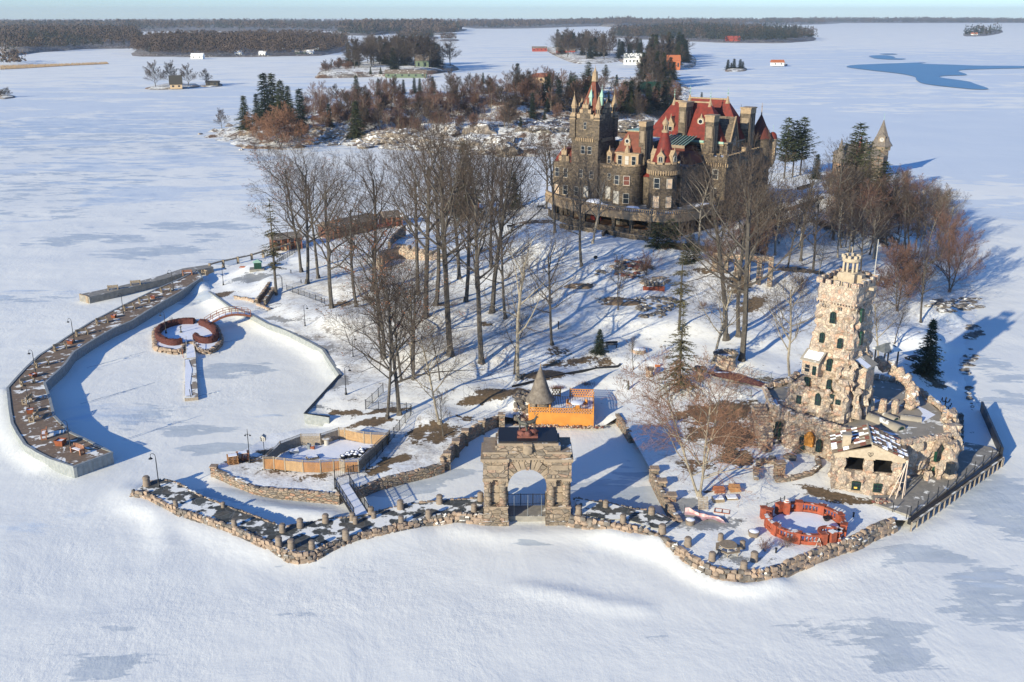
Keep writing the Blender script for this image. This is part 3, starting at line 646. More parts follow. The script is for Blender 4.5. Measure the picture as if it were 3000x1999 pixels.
KL={'lite':'slender pale barked','liteb':'slender dark barked','litec':'slender red tipped','spread':'wide spreading pale','red':'bushy reddish','birch':'pale stemmed reddish','brush':'low bushy reddish','farbare':'grey brown round crowned','fir':'dark pointed conifer','conifer':'green pointed conifer','tallB':'tall grey','willow':'orange brown bushy','farb':''}
def tree(kind,base,topy,label,group=None,cat='tree',wide=1.0,hmax=None,at=None):
    p=at or G(base); h=hgt(p,topy) if topy is not None else hmax
    if hmax: h=min(h,hmax)
    o0=PT[kind][0]; s=h/(o0['_h']*(.98 if kind in('spruce','conifer','fir','pine','openpine','thinpine','bush') else .93))
    o=place(o0,PT[kind][1],(p[0],p[1],p[2]-.05),random.uniform(0,6.28),s*wide,label,group,cat,sz=s)
    return o
WOOD='tall bare trees in the wood on the lawn'
# main wood: trunk foot in the b3 crop, row of the top
for kind,x,y,t,lab in [
 ('oak',440,838,95,'bare oak with brown leaves, back trunk of the pair by the fenced lawn corner'),
 ('tallB',485,918,60,'tall bare tree in front of the oak pair near the far lawn corner'),
 ('tallA',560,882,150,'slim dark bare tree between the oak pair and the leaning tree'),
 ('tallD',655,1090,170,'tall bare tree standing on a brown leaf ring beside the iron lawn fence'),
 ('tallB',830,1082,330,'dark bare tree just right of the leaf ring tree'),
 ('tallD',945,972,100,'tall full crowned bare tree in front of the brown roofed dock shed'),
 ('tallA',1320,1158,-10,'very tall bare tree below the ruined stone wall'),
 ('tallC',1265,1000,60,'thin bare tree directly behind the tree below the ruined wall'),
 ('tallB',1395,1068,60,'tall straight bare tree on a small brown leaf mound mid lawn'),
 ('tallA',1495,1422,-20,'tallest straight bare trunk in the centre of the wood'),
 ('tallC',1558,885,30,'tall bare tree on a leaf mound high on the slope'),
 ('tallB',1605,1048,100,'bare tree one row below the leaf mound tree on the slope'),
 ('tallA',1715,1482,250,'pale lichen trunk leaning over the lower lawn'),
 ('tallC',1790,1122,-10,'tall bare tree on the slope left of the forked trunk'),
 ('tallD',1850,645,90,'bare tree on the upper slope near the castle path bench'),
 ('tallA',1780,802,60,'slender bare tree between the upper path and the slope'),
 ('tallB',1882,1165,420,'bare tree beside the hollow black trunk'),
 ('pale',1970,1600,640,'pale forked tree with upswept limbs right of the wood'),
 ('tallC',1945,1560,1130,'short black hollow trunk beside the pale forked tree'),
 ('oak',1028,1452,560,'massive leaning oak with dead leaves above the lagoon path'),
 ('tallD',1010,1440,820,'dark second trunk leaning beside the massive oak'),
 ('tallA',1232,1600,900,'crooked bare tree with two stems below the wood'),
 ('tallD',1150,1610,1000,'dark bare tree leaning right below the wood'),
 ('tallC',1420,1600,1230,'small crooked bare tree at the foot of the wood')]:
    tree(kind,B3(x,y),B3(x,t)[1],lab,None)
tree('thinpine',B3(265,1003),B3(0,340)[1],'thin pine with drooping needles beside the stone steps')
for kind,x,y,t,lab in [
 ('oak',918,955,640,'bare oak leaning right at the iron fence corner'),('tallD',890,962,700,'bare oak leaning left at the iron fence corner'),
 ('spread',1010,972,770,'gnarled tree with a cut limb on the brown lawn'),
 ('small',1018,1003,905,'sapling in front of the gnarled tree'),('spread',950,862,650,'bare tree with spreading limbs above the iron fence'),
 ('tallB',1268,792,570,'open branched bare tree in the clearing'),('spread',1362,560,395,'grey bare tree close in front of the castle terrace'),
 ('tallB',1336,612,395,'straight bare tree left of the castle steps'),('tallC',1275,535,330,'dark trunk by the left end of the castle terrace'),
 ('pale',1605,560,395,'pale barked tree with fan branches before the round castle turret'),
 ('tallC',1668,780,400,'tall dark trunk in front of the castle wing'),('tallA',1705,830,405,'thick lichen trunk nearest the lawn before the castle wing'),
 ('tallB',1697,772,430,'thick trunk just behind the lichen trunk before the castle wing'),
 ('spread',1638,835,640,'small bare tree behind the ruined round wall'),('spread',1815,870,650,'olive barked spreading tree left of the stone tower'),
 ('small',1420,712,600,'small leaning tree beside the flat brown rock'),('small',1455,850,780,'tiny sapling in the snow behind the deck'),
 ('openpine',1560,900,700,'large open needled pine standing on the lawn above the yard'),
 ('thinpine',1560,760,560,'thin dark conifer behind the open needled pine'),
 ('tallB',1840,600,395,'bare tree leaning left on the right slope'),('tallC',1810,618,460,'thin bare tree between two leaning trunks on the right slope'),
 ('tallD',1868,622,440,'bare tree leaning right over the slope path'),
 ('tallB',1255,480,325,'bare tree left of the castle tower, front'),('tallA',1300,480,330,'bare tree growing against the tall castle tower'),
 ('tallD',1192,475,390,'bare tree with brown crown left of the castle'),
 ('tallA',1148,500,340,'upright bare tree behind the upper path'),('tallC',1100,520,350,'bare tree beside the red tarpaulin'),
 ('tallB',1165,470,380,'grey bare tree farthest left of the castle')]:
    tree(kind,D(x,y),D(x,t)[1],lab)
tree('spruce',D(1377,812),D(0,757)[1],'small dark blue spruce standing on the snow lawn',wide=1.15)
tree('fruit',D(1607,1142),D(0,860)[1],'big pruned tree with three trunks and orange brown twigs in the stone walled yard',wide=.95)
tree('conifer',D(2128,862),D(0,735)[1],'dark conifer with brown tips on the slope right of the stone tower')
for i,(x,y,t) in enumerate([(1182,480,395),(1070,500,330)]): tree('conifer',D(x,y),D(x,t)[1],['brownish conifer left of the castle','tall brown topped conifer in the middle of the wood'][i])
# right slope
SL='bare trees crowding the right slope'
for kind,x,y,t,lab in [('spread',735,1480,1120,'dark spreading tree right behind the stone tower'),('tallC',825,1385,1180,'thin dark trunk behind the stone tower'),
 ('tallD',975,1262,850,'bare tree leaning right above the shoreline rocks'),('red',1140,1090,690,'reddish bare tree closest to the ice on the right shore'),
 ('red',840,1200,820,'big red twigged tree behind the stone tower'),('red',900,1120,860,'lower red twigged tree beside the big red twigged one'),
 ('tallB',630,1010,640,'bare trunk just right of the tower cupola'),('spread',390,1010,800,'grey bare tree left of the tower cupola'),
 ('tallA',470,790,300,'tall pale birch like tree in front of the clock tower building')]:
    tree(kind,B5(x,y),B5(x,t)[1],lab)
tree('openpine',B5(655,620),B5(0,230)[1],'large dark pine rising in front of the clock tower')
tree('pine',B5(585,560),B5(0,128)[1],'pine with ragged top left of the clock tower')
for x,y,t,l in [(190,440,95,'pine with layered crown closest to the castle'),(238,430,110,'middle pine of the group right of the castle'),(282,420,92,'right hand pine of the group beside the castle')]: tree('pine',B5(x,y),B5(x,t)[1],l)
for x,y,t,l in [(700,640,300,'dark pine just left of the clock tower foot'),(625,600,270,'dark pine in the middle of the right slope crowd'),(745,620,345,'lower dark pine under the clock tower')]: tree('openpine' if x<720 else 'pine',B5(x,y),B5(x,t)[1],l,wide=1.15)
tree('fir',B5(372,440),B5(0,300)[1],'dark spruce at the bend of the snowy path',wide=1.3)
rr=random.Random(31)
spots=[(430,640),(500,770),(520,700),(560,760),(600,640),(640,770),(690,700),(720,790),(740,640),(780,830),(800,700),(850,790),(860,640),(900,740),(930,660),(960,560),(900,520),(960,780),(1010,640),(1050,720),(830,540),(760,500),(880,440),(930,480),(840,400),(1000,560),(1060,620),(580,860),(700,900),(480,560),(540,600),(440,520),(1000,760),(1080,770),(890,900),(1060,900)]
spots=[p for p in spots+[(int(rr.uniform(430,1120)),int(rr.uniform(430,900))) for _ in range(70)] if p[1]>455 or p[0]>860]+[(int(rr.uniform(-150,430)),int(rr.uniform(560,900))) for _ in range(22)]
for i,(x,y) in enumerate(spots):
    k=['lite','liteb','litec','spread','lite','liteb','red','litec'][i%8]; hh=rr.uniform(9,14) if k!='red' else rr.uniform(5,8)
    g=G(B5(x,y)); hh=min(hh,hgt(g,B5(0,(470 if x<430 else 360 if x<640 else 395 if x<800 else 330+(x-800)*.55)+rr.uniform(0,70))[1])); hh=max(hh,3)
    o=place(PT[k][0],PT[k][1],(g[0],g[1],g[2]-.05),rr.uniform(0,6.28),hh/PT[k][0]['_h'],KL[k]+' bare tree crowding the right slope behind the stone tower',KL[k]+' trees on the right slope','tree')
SH='reddish shrubs below the castle wing'
for i,(x,y) in enumerate([(1700,600),(1720,575),(1740,550),(1730,560),(1760,570),(1720,585),(1790,560),(1750,545),(1780,540),(1660,620),(1700,620),(1740,600),(1640,615),(1760,590)]):
    g=G(D(x,y)); hh=rr.uniform(4,8); k=['red','birch','brush'][i%3]
    place(PT[k][0],PT[k][1],(g[0],g[1],g[2]-.05),rr.uniform(0,6.28),hh/PT[k][0]['_h'],KL[k]+' thicket tree below the castle wing',KL[k]+' trees below the castle wing','tree')
for (q,h,l) in [(B4(1020,300),4.6,'dark yew bush hiding the foot of the round castle turret'),(B4(1120,290),5.0,'taller dark yew bush right of the turret foot'),(B4(1260,300),2.6,'small dark yew under the castle terrace end'),(B4(1230,420),2.6,'green evergreen shrub on the slope below the terrace'),(B4(1290,400),3.2,'grey green juniper on the slope below the terrace')]:
    g=G(q); place(PT['bush'][0],PT['bush'][1],g,rr.uniform(0,6),h/3,l,None,'bush')
for (q,h,l,k) in [(B4(950,500),4.6,'vase shaped multi stem shrub above the rock garden','shrub'),(B4(1350,740),1.6,'low twiggy shrub right of the open pine','shrub'),(KR(1480,900),1.5,'bare bush in front of the orange balustrade','shrub'),(KR(1700,860),1.5,'reddish bare bush against the orange balustrade','shrub'),(K4(1130,480),2.0,'small bare shrub inside the heart shaped hedge','small'),(B4(2040,610),3,'small bare shrub beside the tower cupola','shrub')]:
    g=G(q); place(PT[k][0],PT[k][1],g,rr.uniform(0,6),h/PT[k][0]['_h'],l,None,'shrub')
def wpt(K,z,*pts): return [P(K(*p),z)[:2] for p in pts]
def flatslab(name,poly,z0,z1,mside,mtop,parent,rim=None):
    mb=MB(); mb.prism(poly,z0,z1-.004,mside); 
    n=len(poly); a=sum(poly[i][0]*poly[(i+1)%n][1]-poly[(i+1)%n][0]*poly[i][1] for i in range(n))
    pp=poly if a>0 else poly[::-1]
    mb.add([(p[0],p[1],z1) for p in pp],[tuple(range(n))],mtop)
    return mb.build(name,parent)
def block(mb,c,a,b,h,rz,m):
    """roughly squared stone: chamfered box with every corner knocked about"""
    vs=[];c_,s_=math.cos(rz),math.sin(rz); r=lambda v:v*(1+random.uniform(-.14,.14))
    for z,k in ((-h,.96),(h*.55,1.0),(h,.80)):
        for sx,sy in ((-1,-1),(1,-1),(1,1),(-1,1)):
            x,y=r(a*k*sx),r(b*k*sy); vs.append((c[0]+x*c_-y*s_,c[1]+x*s_+y*c_,c[2]+z*(1 if z<0 else 1+random.uniform(-.15,.15))))
    mb.add(vs,[(j*4+i,j*4+(i+1)%4,(j+1)*4+(i+1)%4,(j+1)*4+i) for j in range(2) for i in range(4)]+[(8,9,10,11),(3,2,1,0)],m)
def stone_line(mb,pts,z,size,hgt_=None,m='rockblock',m2=None,gap=1.0,jit=.25,below=True,zs=None):
    """a run of fitted irregular boulders along a line"""
    L=[(*p[:2],(zs(p[0],p[1]) if zs else z)) for p in pts]; d=0
    pp=resample([Vector(p) for p in L],size*gap)
    for i,p in enumerate(pp):
        q=pp[min(i+1,len(pp)-1)]-pp[max(i-1,0)]; rz=math.atan2(q.y,q.x); s=size*random.uniform(.42,.62); hh=(hgt_ or size*.45)*random.uniform(.75,1.2)
        cc=(p.x+random.uniform(-.05,.05),p.y+random.uniform(-.05,.05),p.z+random.uniform(-.05,.05)); mm=m2 if m2 and random.random()<.3 else m
        if random.random()<.3: mb.rock(cc,(s,size*random.uniform(.36,.5),hh),mm,rz=rz,jit=jit)
        else: block(mb,cc,size*gap*random.uniform(.44,.54),size*random.uniform(.34,.46),hh*.85,rz+random.uniform(-.08,.08),mm)
# ---- left stone quay
out_=[(110,490),(200,505),(300,560),(380,600),(470,638),(620,685),(760,728),(870,768),(960,808),(1100,870),(1215,920),(1280,955),(1360,975),(1450,972),(1530,945),(1580,915),(1660,880),(1750,850),(1860,815),(1950,795),(2080,765),(2220,735)]
in_=[(2353,578),(2250,588),(2150,603),(1950,655),(1780,690),(1600,705),(1450,735),(1340,755),(1270,765),(1200,748),(1000,670),(800,602),(660,545),(550,492),(440,425),(340,403),(250,418),(190,445)]
o1=wpt(K7,1.0,*out_)+wpt(K3,1.1,(0,1320),(240,1290),(470,1305)); i1=wpt(K3,1.1,(470,1160),(430,1162),(100,1178))+wpt(K7,1.0,*in_)
poly=o1+i1
q=thing('stone_quay','long slate paved stone quay with bollards curving left of the arch','quay',(*poly[10],0))
flatslab('paving',poly,-.3,.98,'wallstone','slate',q)
mb=MB(); stone_line(mb,o1,.92,.50,.22,m2='rockgrey',gap=1.08,jit=.4); stone_line(mb,offset_path(o1,-.08),.62,.62,.22,m2='rockgrey',gap=.9,jit=.35); stone_line(mb,offset_path(o1,-.14),.30,.8,.24,m2='rockgrey',gap=.9,jit=.35); stone_line(mb,offset_path(o1,-.18),.02,.9,.24,gap=.9,jit=.35)
mb.build('outer_coping',q,smooth=True,sharp=60)
mb=MB(); stone_line(mb,i1,.93,.36,.15,m2='rockgrey',gap=1.15,jit=.4); mb.build('inner_coping',q,smooth=True,sharp=60)
# ---- right quay
ro=wpt(K3,1.1,(1215,1325),(1330,1350),(1500,1380),(1700,1420))+wpt(KR,1.1,(100,630),(260,668),(400,728),(500,780),(600,838),(690,895),(760,950),(850,1005),(960,1052),(1070,1085),(1180,1095),(1320,1095),(1440,1088),(1580,1062),(1690,1010),(1800,962),(1900,925),(2000,888),(2150,830),(2353,770))+wpt(K2,1.1,(700,1512),(800,1472))
rin=wpt(K3,1.1,(1240,1168),(1370,1192),(1500,1202),(1610,1232),(1711,1255))+wpt(KR,1.1,(100,460),(340,492),(480,545),(600,592))
q=thing('stone_quay','curved rubble stone quay edge right of the arch round the snowy yard','quay',(*ro[14],0))
mb=MB(); A=ro; strip_wall(mb,[(p[0],p[1]) for p in offset_path(A,.25)],-.4,1.02,.7,'wallstone')
stone_line(mb,A,1.08,.62,.28,m2='rockgrey',jit=.42,gap=1.02); stone_line(mb,offset_path(A,-.15),.74,.75,.26,m2='rockgrey',jit=.35,gap=.92); stone_line(mb,offset_path(A,-.24),.40,.9,.26,m2='rockgrey',jit=.35,gap=.9); stone_line(mb,offset_path(A,-.30),.06,1.1,.28,jit=.35,gap=.9)
mb.build('outer_coping',q,smooth=True,sharp=60)
mb=MB(); strip_wall(mb,rin,-.4,1.0,.4,'wallstone'); stone_line(mb,rin,1.06,.4,.17,m2='rockgrey',jit=.4); mb.build('inner_coping',q,smooth=True,sharp=60)
pv=wpt(K3,1.1,(1250,1200),(1500,1215),(1711,1280))+wpt(KR,1.1,(340,510),(560,595),(420,690),(300,650),(100,590))+wpt(K3,1.1,(1500,1360),(1240,1310))
mb=MB().mat('slate'); mb.add([(x,y,1.30) for x,y in pv],[tuple(range(len(pv)-1,-1,-1))]); mb.build('paving',q)
# boulders along the right stretch
mb=MB()
# ---- bollards
def make_bollard(name='stone_bollard'):
    o=new_obj(name,None); mb=MB().mat('bollard'); mb.lathe((0,0),[(.36,-.1),(.34,.3),(.30,.62),(.33,.66),(.34,.80),(.29,.86),(.0,.87)],14); mb.build('shaft',o,smooth=True)
    m2=MB().mat('bollard'); m2.lathe((0,0),[(.27,.865),(.25,.93),(0,.95)],12); m2.build('cap',o,smooth=True); return o
bo=make_bollard(); bu=[]
BL=[(K7,210,450,'bollard at the far left tip of the quay beside the lamp post',1.3),(K7,432,608,'low dark bollard on the outer edge near the left quay tip',.8),(K7,795,617,'low bollard on the inner edge of the left quay arm',.7),(K7,880,762,'bollard on the outer edge in the middle of the left quay arm',.9),
(K7,1250,805,'bollard at the inner corner of the left quay',1.05),(K7,1385,768,'second bollard on the inner edge past the quay corner',1.1),(K7,1580,733,'third bollard on the inner edge left of the gangway',1.1),(K7,1785,715,'taller bollard just left of the gangway foot',.95),(K7,1808,740,'shorter bollard in front of the one left of the gangway foot',.85),
(K7,1928,675,'taller bollard just right of the gangway foot',1.05),(K7,1948,698,'shorter bollard in front of the one right of the gangway foot',.8),(K7,2152,628,'bollard on the inner edge between gangway and arch',1.15),(K7,1222,908,'bollard at the outer corner of the left quay, first of three',1.1),(K7,1318,932,'bollard at the outer corner of the left quay, middle of three',1.15),(K7,1475,932,'bollard at the outer corner of the left quay, last of three',1.0),
(K7,1735,855,'bollard on the outer edge below the gangway foot',1.15),(K7,2158,738,'bollard on the outer edge between gangway and arch',.95),
(K3,108,1210,'bollard on the inner edge, second left of the arch',1.15),(K3,395,1275,'bollard on the outer edge nearest the left arch pillar',1.0),(K3,450,1185,'bollard on the inner edge nearest the left arch pillar',1.1),(K3,15,1325,'bollard on the outer edge, second left of the arch',1.0),
(K3,1270,1300,'bollard on the outer edge just right of the arch',1.1),(K3,1495,1245,'bollard on the inner edge right of the arch',.95),(K3,1640,1370,'bollard on the outer edge, second right of the arch',1.05),
(KR,365,540,'bollard on the inner edge where the quay meets the yard wall',1.15),(KR,470,720,'bollard beside the last dark slate paving',1.25),(KR,722,840,'bollard alone on the snow behind the round table',1.15),(KR,1045,785,'squat bollard behind the round picnic table',.9),(KR,1260,855,'small white topped bollard right of the round picnic table',.9),(KR,960,985,'bollard at the curved quay edge left of the round table',1.1),(KR,1375,990,'tall bollard at the outermost bend of the quay',1.2),(KR,1272,1075,'bollard next to the tall one at the quay bend',1.1)]
for K,x,y,l,s in BL:
    p=G(K(x,y)) if K is KR or K is K3 else P(K(x,y),1.0)
    if K in(K3,) : p=P(K(x,y),1.25 if x>1200 else 1.0)
    place(bo,bu,(p[0],p[1],p[2]-.02),random.uniform(0,6),s*.92,l,'round stone bollards along the quay','bollard')
# ---- arch
AX,AY=1.565,91.19
def AT(u,v,z): return (AX+u,AY+v,z)
ar=thing('stone_arch','massive brown stone triumphal arch standing in the quay with a statue group on top','arch',(AX,AY,0))
def mb_(T=AT): return MB(T)
DEP=3.6
for s,nm in ((-1,'left'),(1,'right')):
    c0,c1=(s*4.45,s*2.0) if s>0 else (-4.45,-2.0)
    a,b=min(c0,c1),max(c0,c1)
    mb=mb_(); mb.box(a-.12,b+.12,-.15,DEP+.3,-.6,.55,'archstone'); mb.box(a-.05,b+.05,0,DEP+.2,.55,1.35,'archstone'); mb.box(a,b,.1,DEP,1.35,2.15,'archstone'); mb.box(a-.06,b+.06,.02,DEP+.1,2.0,2.12,'archtrim')
    mb.build('pedestal',ar)
    mb=mb_(); mb.box(a+.05,b-.02,.75,DEP-.3,2.15,5.2,'archstone')
    mb.box(a+.75,b-.75,.62,.76,2.4,3.2,'archtrim'); mb.box(a+.65,b-.65,.58,.76,3.25,3.4,'archtrim'); mb.box(a+.75,b-.75,.64,.76,3.5,4.2,'archtrim'); mb.build('pier',ar)
    for u in (a+.42,b-.48):
        mb=mb_(); pr=[(.40,2.13),(.40,2.25)]
        z=2.25
        while z<4.85: pr+=[(.33,z),(.41,z+.12),(.41,z+.30),(.33,z+.42)]; z+=.44
        mb.lathe((u,.45),pr,14,'archstone'); mb.build('column',ar,smooth=True)
        mb=mb_(); mb.lathe((u,.45),[(.32,4.84),(.42,4.95),(.5,5.03)],14,'archtrim'); mb.box(u-.52,u+.52,-.05,.98,5.03,5.22,'archtrim')
        for k in range(5): mb.box(u-.45+k*.2,u-.37+k*.2,-.1,-.04,4.95,5.08,'archtrim')
        mb.build('capital',ar)
    mb=mb_(); mb.box(a-.02,b,.05,DEP,5.22,7.15,'archstone'); mb.box(a-.1,b+.02,-.06,DEP+.1,5.22,5.38,'archtrim'); mb.box(a+.35,b-.35,-.02,.06,6.3,6.8,'archtrim')
    mb.build('upper_block',ar)
    mb=mb_(); mb.box(a-.12,b+.1,-.12,DEP+.15,7.15,7.35,'archtrim')
    for k in range(8): mb.box(a-.05+k*.33,a+.1+k*.33,-.2,-.1,7.2,7.34,'archtrim')
    mb.box(a-.28,b+.15,-.3,DEP+.3,7.35,7.62,'archtrim'); mb.box(a+.05,b-.15,-.0,DEP,7.62,8.1,'archstone'); mb.box(a-.05,b,-.1,DEP+.1,8.1,8.3,'archtrim'); mb.build('cornice',ar)
# arch ring with spandrel
mb=mb_().mat('archstone'); r0=2.0; zc=4.35; n=24
v0,v1=.35,DEP-.1
for i in range(n):
    a0=PI*i/n; a1=PI*(i+1)/n
    x0,z0=r0*math.cos(a0),zc+r0*math.sin(a0)*.98; x1,z1=r0*math.cos(a1),zc+r0*math.sin(a1)*.98
    mb.add([(x0,v0,z0),(x1,v0,z1),(x1,v0,7.2),(x0,v0,7.2),(x0,v1,z0),(x1,v1,z1),(x1,v1,7.2),(x0,v1,7.2)],[(0,3,2,1),(4,5,6,7),(0,1,5,4),(3,7,6,2)])
mb.build('spandrel',ar)
mb=mb_()
nv=15
for i in range(nv):
    a0=PI*(i+.06)/nv; a1=PI*(i+.94)/nv; ro_=2.95+(.22 if i==nv//2 else 0)+(.12 if i%2 else 0); ri=1.96
    vs=[]
    for v in (.18 if i!=nv//2 else .0,.9):
        for (r_,aa) in ((ri,a0),(ri,a1),(ro_,a1),(ro_,a0)): vs.append((r_*math.cos(aa),v,zc+r_*math.sin(aa)*.98))
    mb.add(vs,[(0,3,2,1),(4,5,6,7),(0,1,5,4),(1,2,6,5),(2,3,7,6),(3,0,4,7)],'archtrim' if i%3!=1 else 'archstone')
mb.build('voussoirs',ar)
mb=mb_(); mb.box(-2.0,2.0,.2,DEP-.2,7.1,7.4,'archtrim')
for k in range(13): mb.box(-1.9+k*.3,-1.77+k*.3,.08,.2,7.2,7.36,'archtrim')
mb.box(-2.05,2.05,-.02,DEP,7.4,7.62,'archtrim'); mb.build('entablature',ar)
mb=mb_(); mb.box(-3.4,3.4,.05,DEP-.1,7.62,8.25,'archstone'); mb.box(-3.25,3.3,.2,DEP-.2,8.25,8.9,'archstone')
mb.box(-3.05,3.1,.15,DEP-.1,8.9,9.15,'archtrim'); mb.build('attic',ar)
mb=mb_(); mb.box(-2.95,3.0,.35,DEP+.35,9.15,9.32,'black_metal'); mb.build('roof_slab',ar)
mb=mb_(); mb.box(-.45,.45,-.12,.3,8.15,9.2,'archtrim'); T0=mb.T
mb.T=lambda a,b,c:AT(a,-.12-c,8.55+b); mb.lathe((0,0),[(.48,0),(.48,.1),(.40,.16),(0,.2)],18,'archtrim'); mb.build('medallion',ar,smooth=True)
# statue group: rocky red base with two stags
st=thing('stag_statue','dark bronze stags on a red rock base on top of the arch','statue',AT(0,1.7,9.32))
mb=mb_(); mb.box(-1.05,1.05,1.1,2.5,9.3,9.55,'redstone')
for u,v,z,r in ((-.6,1.5,9.7,.5),(.1,1.4,9.75,.55),(.6,1.7,9.8,.5),(0,2.1,9.9,.55),(-.5,2.1,9.8,.45)): mb.rock(AT(u,v,z) if False else (u,v,z),(r,r*.8,r*.55),'redstone')
mb.build('rock_base',st,smooth=True)
def stag(mb,u,v,z,yaw,s,head_up=1):
    c,n=math.cos(yaw),math.sin(yaw)
    def L(a,b,h): return (u+(a*c-b*n)*s,v+(a*n+b*c)*s,z+h*s)
    mb.tube([L(-.62,0,.95),L(-.4,0,1.02),L(0,0,.98),L(.35,0,1.04),L(.58,0,1.12)],[.12,.2,.21,.23,.15],8)
    mb.tube([L(.45,0,1.1),L(.68,0,1.4),L(.74,0,1.62*head_up)],[.17,.12,.09],7)
    mb.tube([L(.70,0,1.66*head_up),L(.86,0,1.6*head_up),L(1.02,0,1.52*head_up)],[.09,.08,.045],6)
    for a,b in ((-.5,.13),(-.48,-.13)): mb.tube([L(a,b,.95),L(a-.02,b,.66),L(a-.14,b,.42),L(a-.06,b,0)],[.12,.08,.045,.04],5)
    for a,b in ((.45,.12),(.48,-.12)): mb.tube([L(a,b,.95),L(a+.03,b,.5),L(a,b,.0)],[.09,.05,.04],5)
    for b in (1,-1):
        t0=L(.70,.05*b,1.7*head_up); mb.tube([t0,L(.6,.25*b,2.0*head_up),L(.72,.42*b,2.3*head_up)],[.03,.025,.015],4)
        mb.tube([L(.62,.2*b,1.95*head_up),L(.85,.28*b,2.1*head_up)],[.02,.012],3); mb.tube([L(.64,.32*b,2.12*head_up),L(.86,.42*b,2.3*head_up)],[.02,.012],3)
    mb.tube([L(-.66,0,1.0),L(-.76,0,.85)],[.05,.02],4)
mb=mb_().mat('bronze'); stag(mb,-.45,1.6,9.95,2.6,.78); mb.build('stag',st,smooth=True)
mb=mb_().mat('bronze'); stag(mb,.35,1.8,9.95,.5,.85,.92); mb.build('stag',st,smooth=True)
# ramp/floor below the arch, railing gate behind it
mb=mb_(); mb.box(-2.0,2.0,.9,3.3,-.2,.62,'concrete'); mb.build('threshold',ar)
g=thing('gate_railing','dark iron picket railing closing the back of the arch opening','railing',AT(0,3.2,.6))
mb=mb_().mat('black_metal')
for z in (.75,1.9): mb.box(-2.0,2.0,3.28,3.33,z,z+.05)
for k in range(26): mb.box(-1.98+k*.158,-1.95+k*.158,3.29,3.32,.75,1.93)
mb.build('panel',g)
mb=mb_().mat('black_metal')
for k in range(4): mb.box(-2.+k*1.3,-1.93+k*1.3,3.26,3.35,.5,2.0)
mb.build('frame',g)
for k,l in ((0,'left of the three thin flagstaffs in the arch opening'),(1,'middle of the three thin flagstaffs in the arch opening'),(2,'right of the three thin flagstaffs in the arch opening')):
    u=-1.35+k*1.42; mb=mb_().mat('grey_metal'); mb.tube([(u,1.0,.6),(u,1.0,2.9+.1*(k!=0))],[.03,.022],6); mb.lathe((u,1.0),[(.08,.6),(.08,.66)],8); mb.build('thin_pole',None,label=l,cat='pole')
# ---- curved breakwater dock on the left
zt=1.45
oL=[(10,905),(20,850),(75,800),(150,735),(250,655),(350,605),(470,520),(600,435),(750,355),(900,285),(1050,215),(1180,160),(1260,120)]
oL=[(45,868),(100,805),(165,735),(250,655),(350,590),(470,510),(600,430),(750,352),(900,278),(1050,205),(1180,150),(1290,95)]
outer=[(45,868),(60,1010),(75,1100),(110,1165),(160,1240),(240,1290),(330,1335),(480,1385)]
inner=[(740,1290),(690,1265),(560,1200),(470,1160),(360,1050),(330,930),(297,835),(360,775),(430,710),(485,632),(560,585),(650,530),(740,480),(870,425),(980,355),(1080,295),(1180,240),(1260,185),(1330,140)]
po=wpt(K4,zt,*oL[::-1][:-1]); pb=wpt(K4,zt,*outer); pi_=wpt(K4,zt,*inner)
dpoly=po+pb+pi_
dk=thing('breakwater_dock','long curved breakwater dock with brown deck and pale sheet pile sides at left','dock',(*pb[3],0))
flatslab('deck',dpoly,-.4,zt-.02,'pile_steel','deck_brown',dk)
mb=MB()
ring=dpoly+[dpoly[0]]
# corrugated sheet piling
rs=resample([Vector((*p,0)) for p in ring],.30)
A=[(p.x,p.y) for p in rs]; ofs=offset_path(A,0)
C_=[]
for i,p in enumerate(A):
    a=Vector(A[max(i-1,0)]);b=Vector(A[min(i+1,len(A)-1)]);t=(b-a).normalized(); k=.09 if (i//1)%2 else .0
    C_.append((p[0]-t.y*0+ t.y*k, p[1]-t.x*k))
vs=[(x,y,-.4) for x,y in C_]+[(x,y,zt-.05) for x,y in C_]; n=len(C_)
mb.add(vs,[(i,i+1,n+i+1,n+i) for i in range(n-1)],'pile_steel'); mb.build('sheet_piling',dk)
mb=MB(); strip_wall(mb,offset_path(ring,.10),zt-.12,zt+.06,.34,'pile_steel'); mb.build('cap_beam',dk)
# lagoon shore wall
lw=wpt(K6,1.3,(350,343),(440,400),(585,520),(735,575),(880,655),(1030,710),(1210,800),(1300,852),(1430,1045)); 
t=thing('seawall','pale sheet pile seawall along the right shore of the lagoon','seawall',(*lw[4],0))
mb=MB(); strip_wall(mb,lw,-.4,[.2,.95]+[1.36]*7,.30,'pile_steel'); mb.build('piling',t)
mb=MB(); strip_wall(mb,lw,[.2,.98]+[1.38]*7,[.25,1.03]+[1.43]*7,.44,'pile_steel'); mb.build('cap_beam',t)
lw=wpt(K6,1.3,(1430,1045),(1160,1342),(1345,1367)); t=thing('seawall','short pale sheet pile wall ending in a corner at the bottom of the lagoon','seawall',(*lw[1],0))
mb=MB(); strip_wall(mb,lw,-.4,1.36,.30,'pile_steel'); mb.build('piling',t); mb=MB(); strip_wall(mb,lw,1.37,1.43,.4,'black_metal'); mb.build('cap_beam',t)
# upper concrete pier
cpn=wpt(K4,1.3,(523,255),(585,270),(700,245),(900,195),(1080,150),(1200,112),(1400,72),(1360,58),(1200,82),(1050,130),(870,178),(700,215),(523,252))
t=thing('concrete_pier','straight grey concrete pier above the curved dock','pier',(*cpn[2],0)); flatslab('slab',cpn,-.3,1.3,'concrete','concrete',t)
mb=MB(); strip_wall(mb,wpt(K4,1.3,(523,250),(580,268)),.0,1.38,.25,'archtrim'); mb.build('end_curb',t)
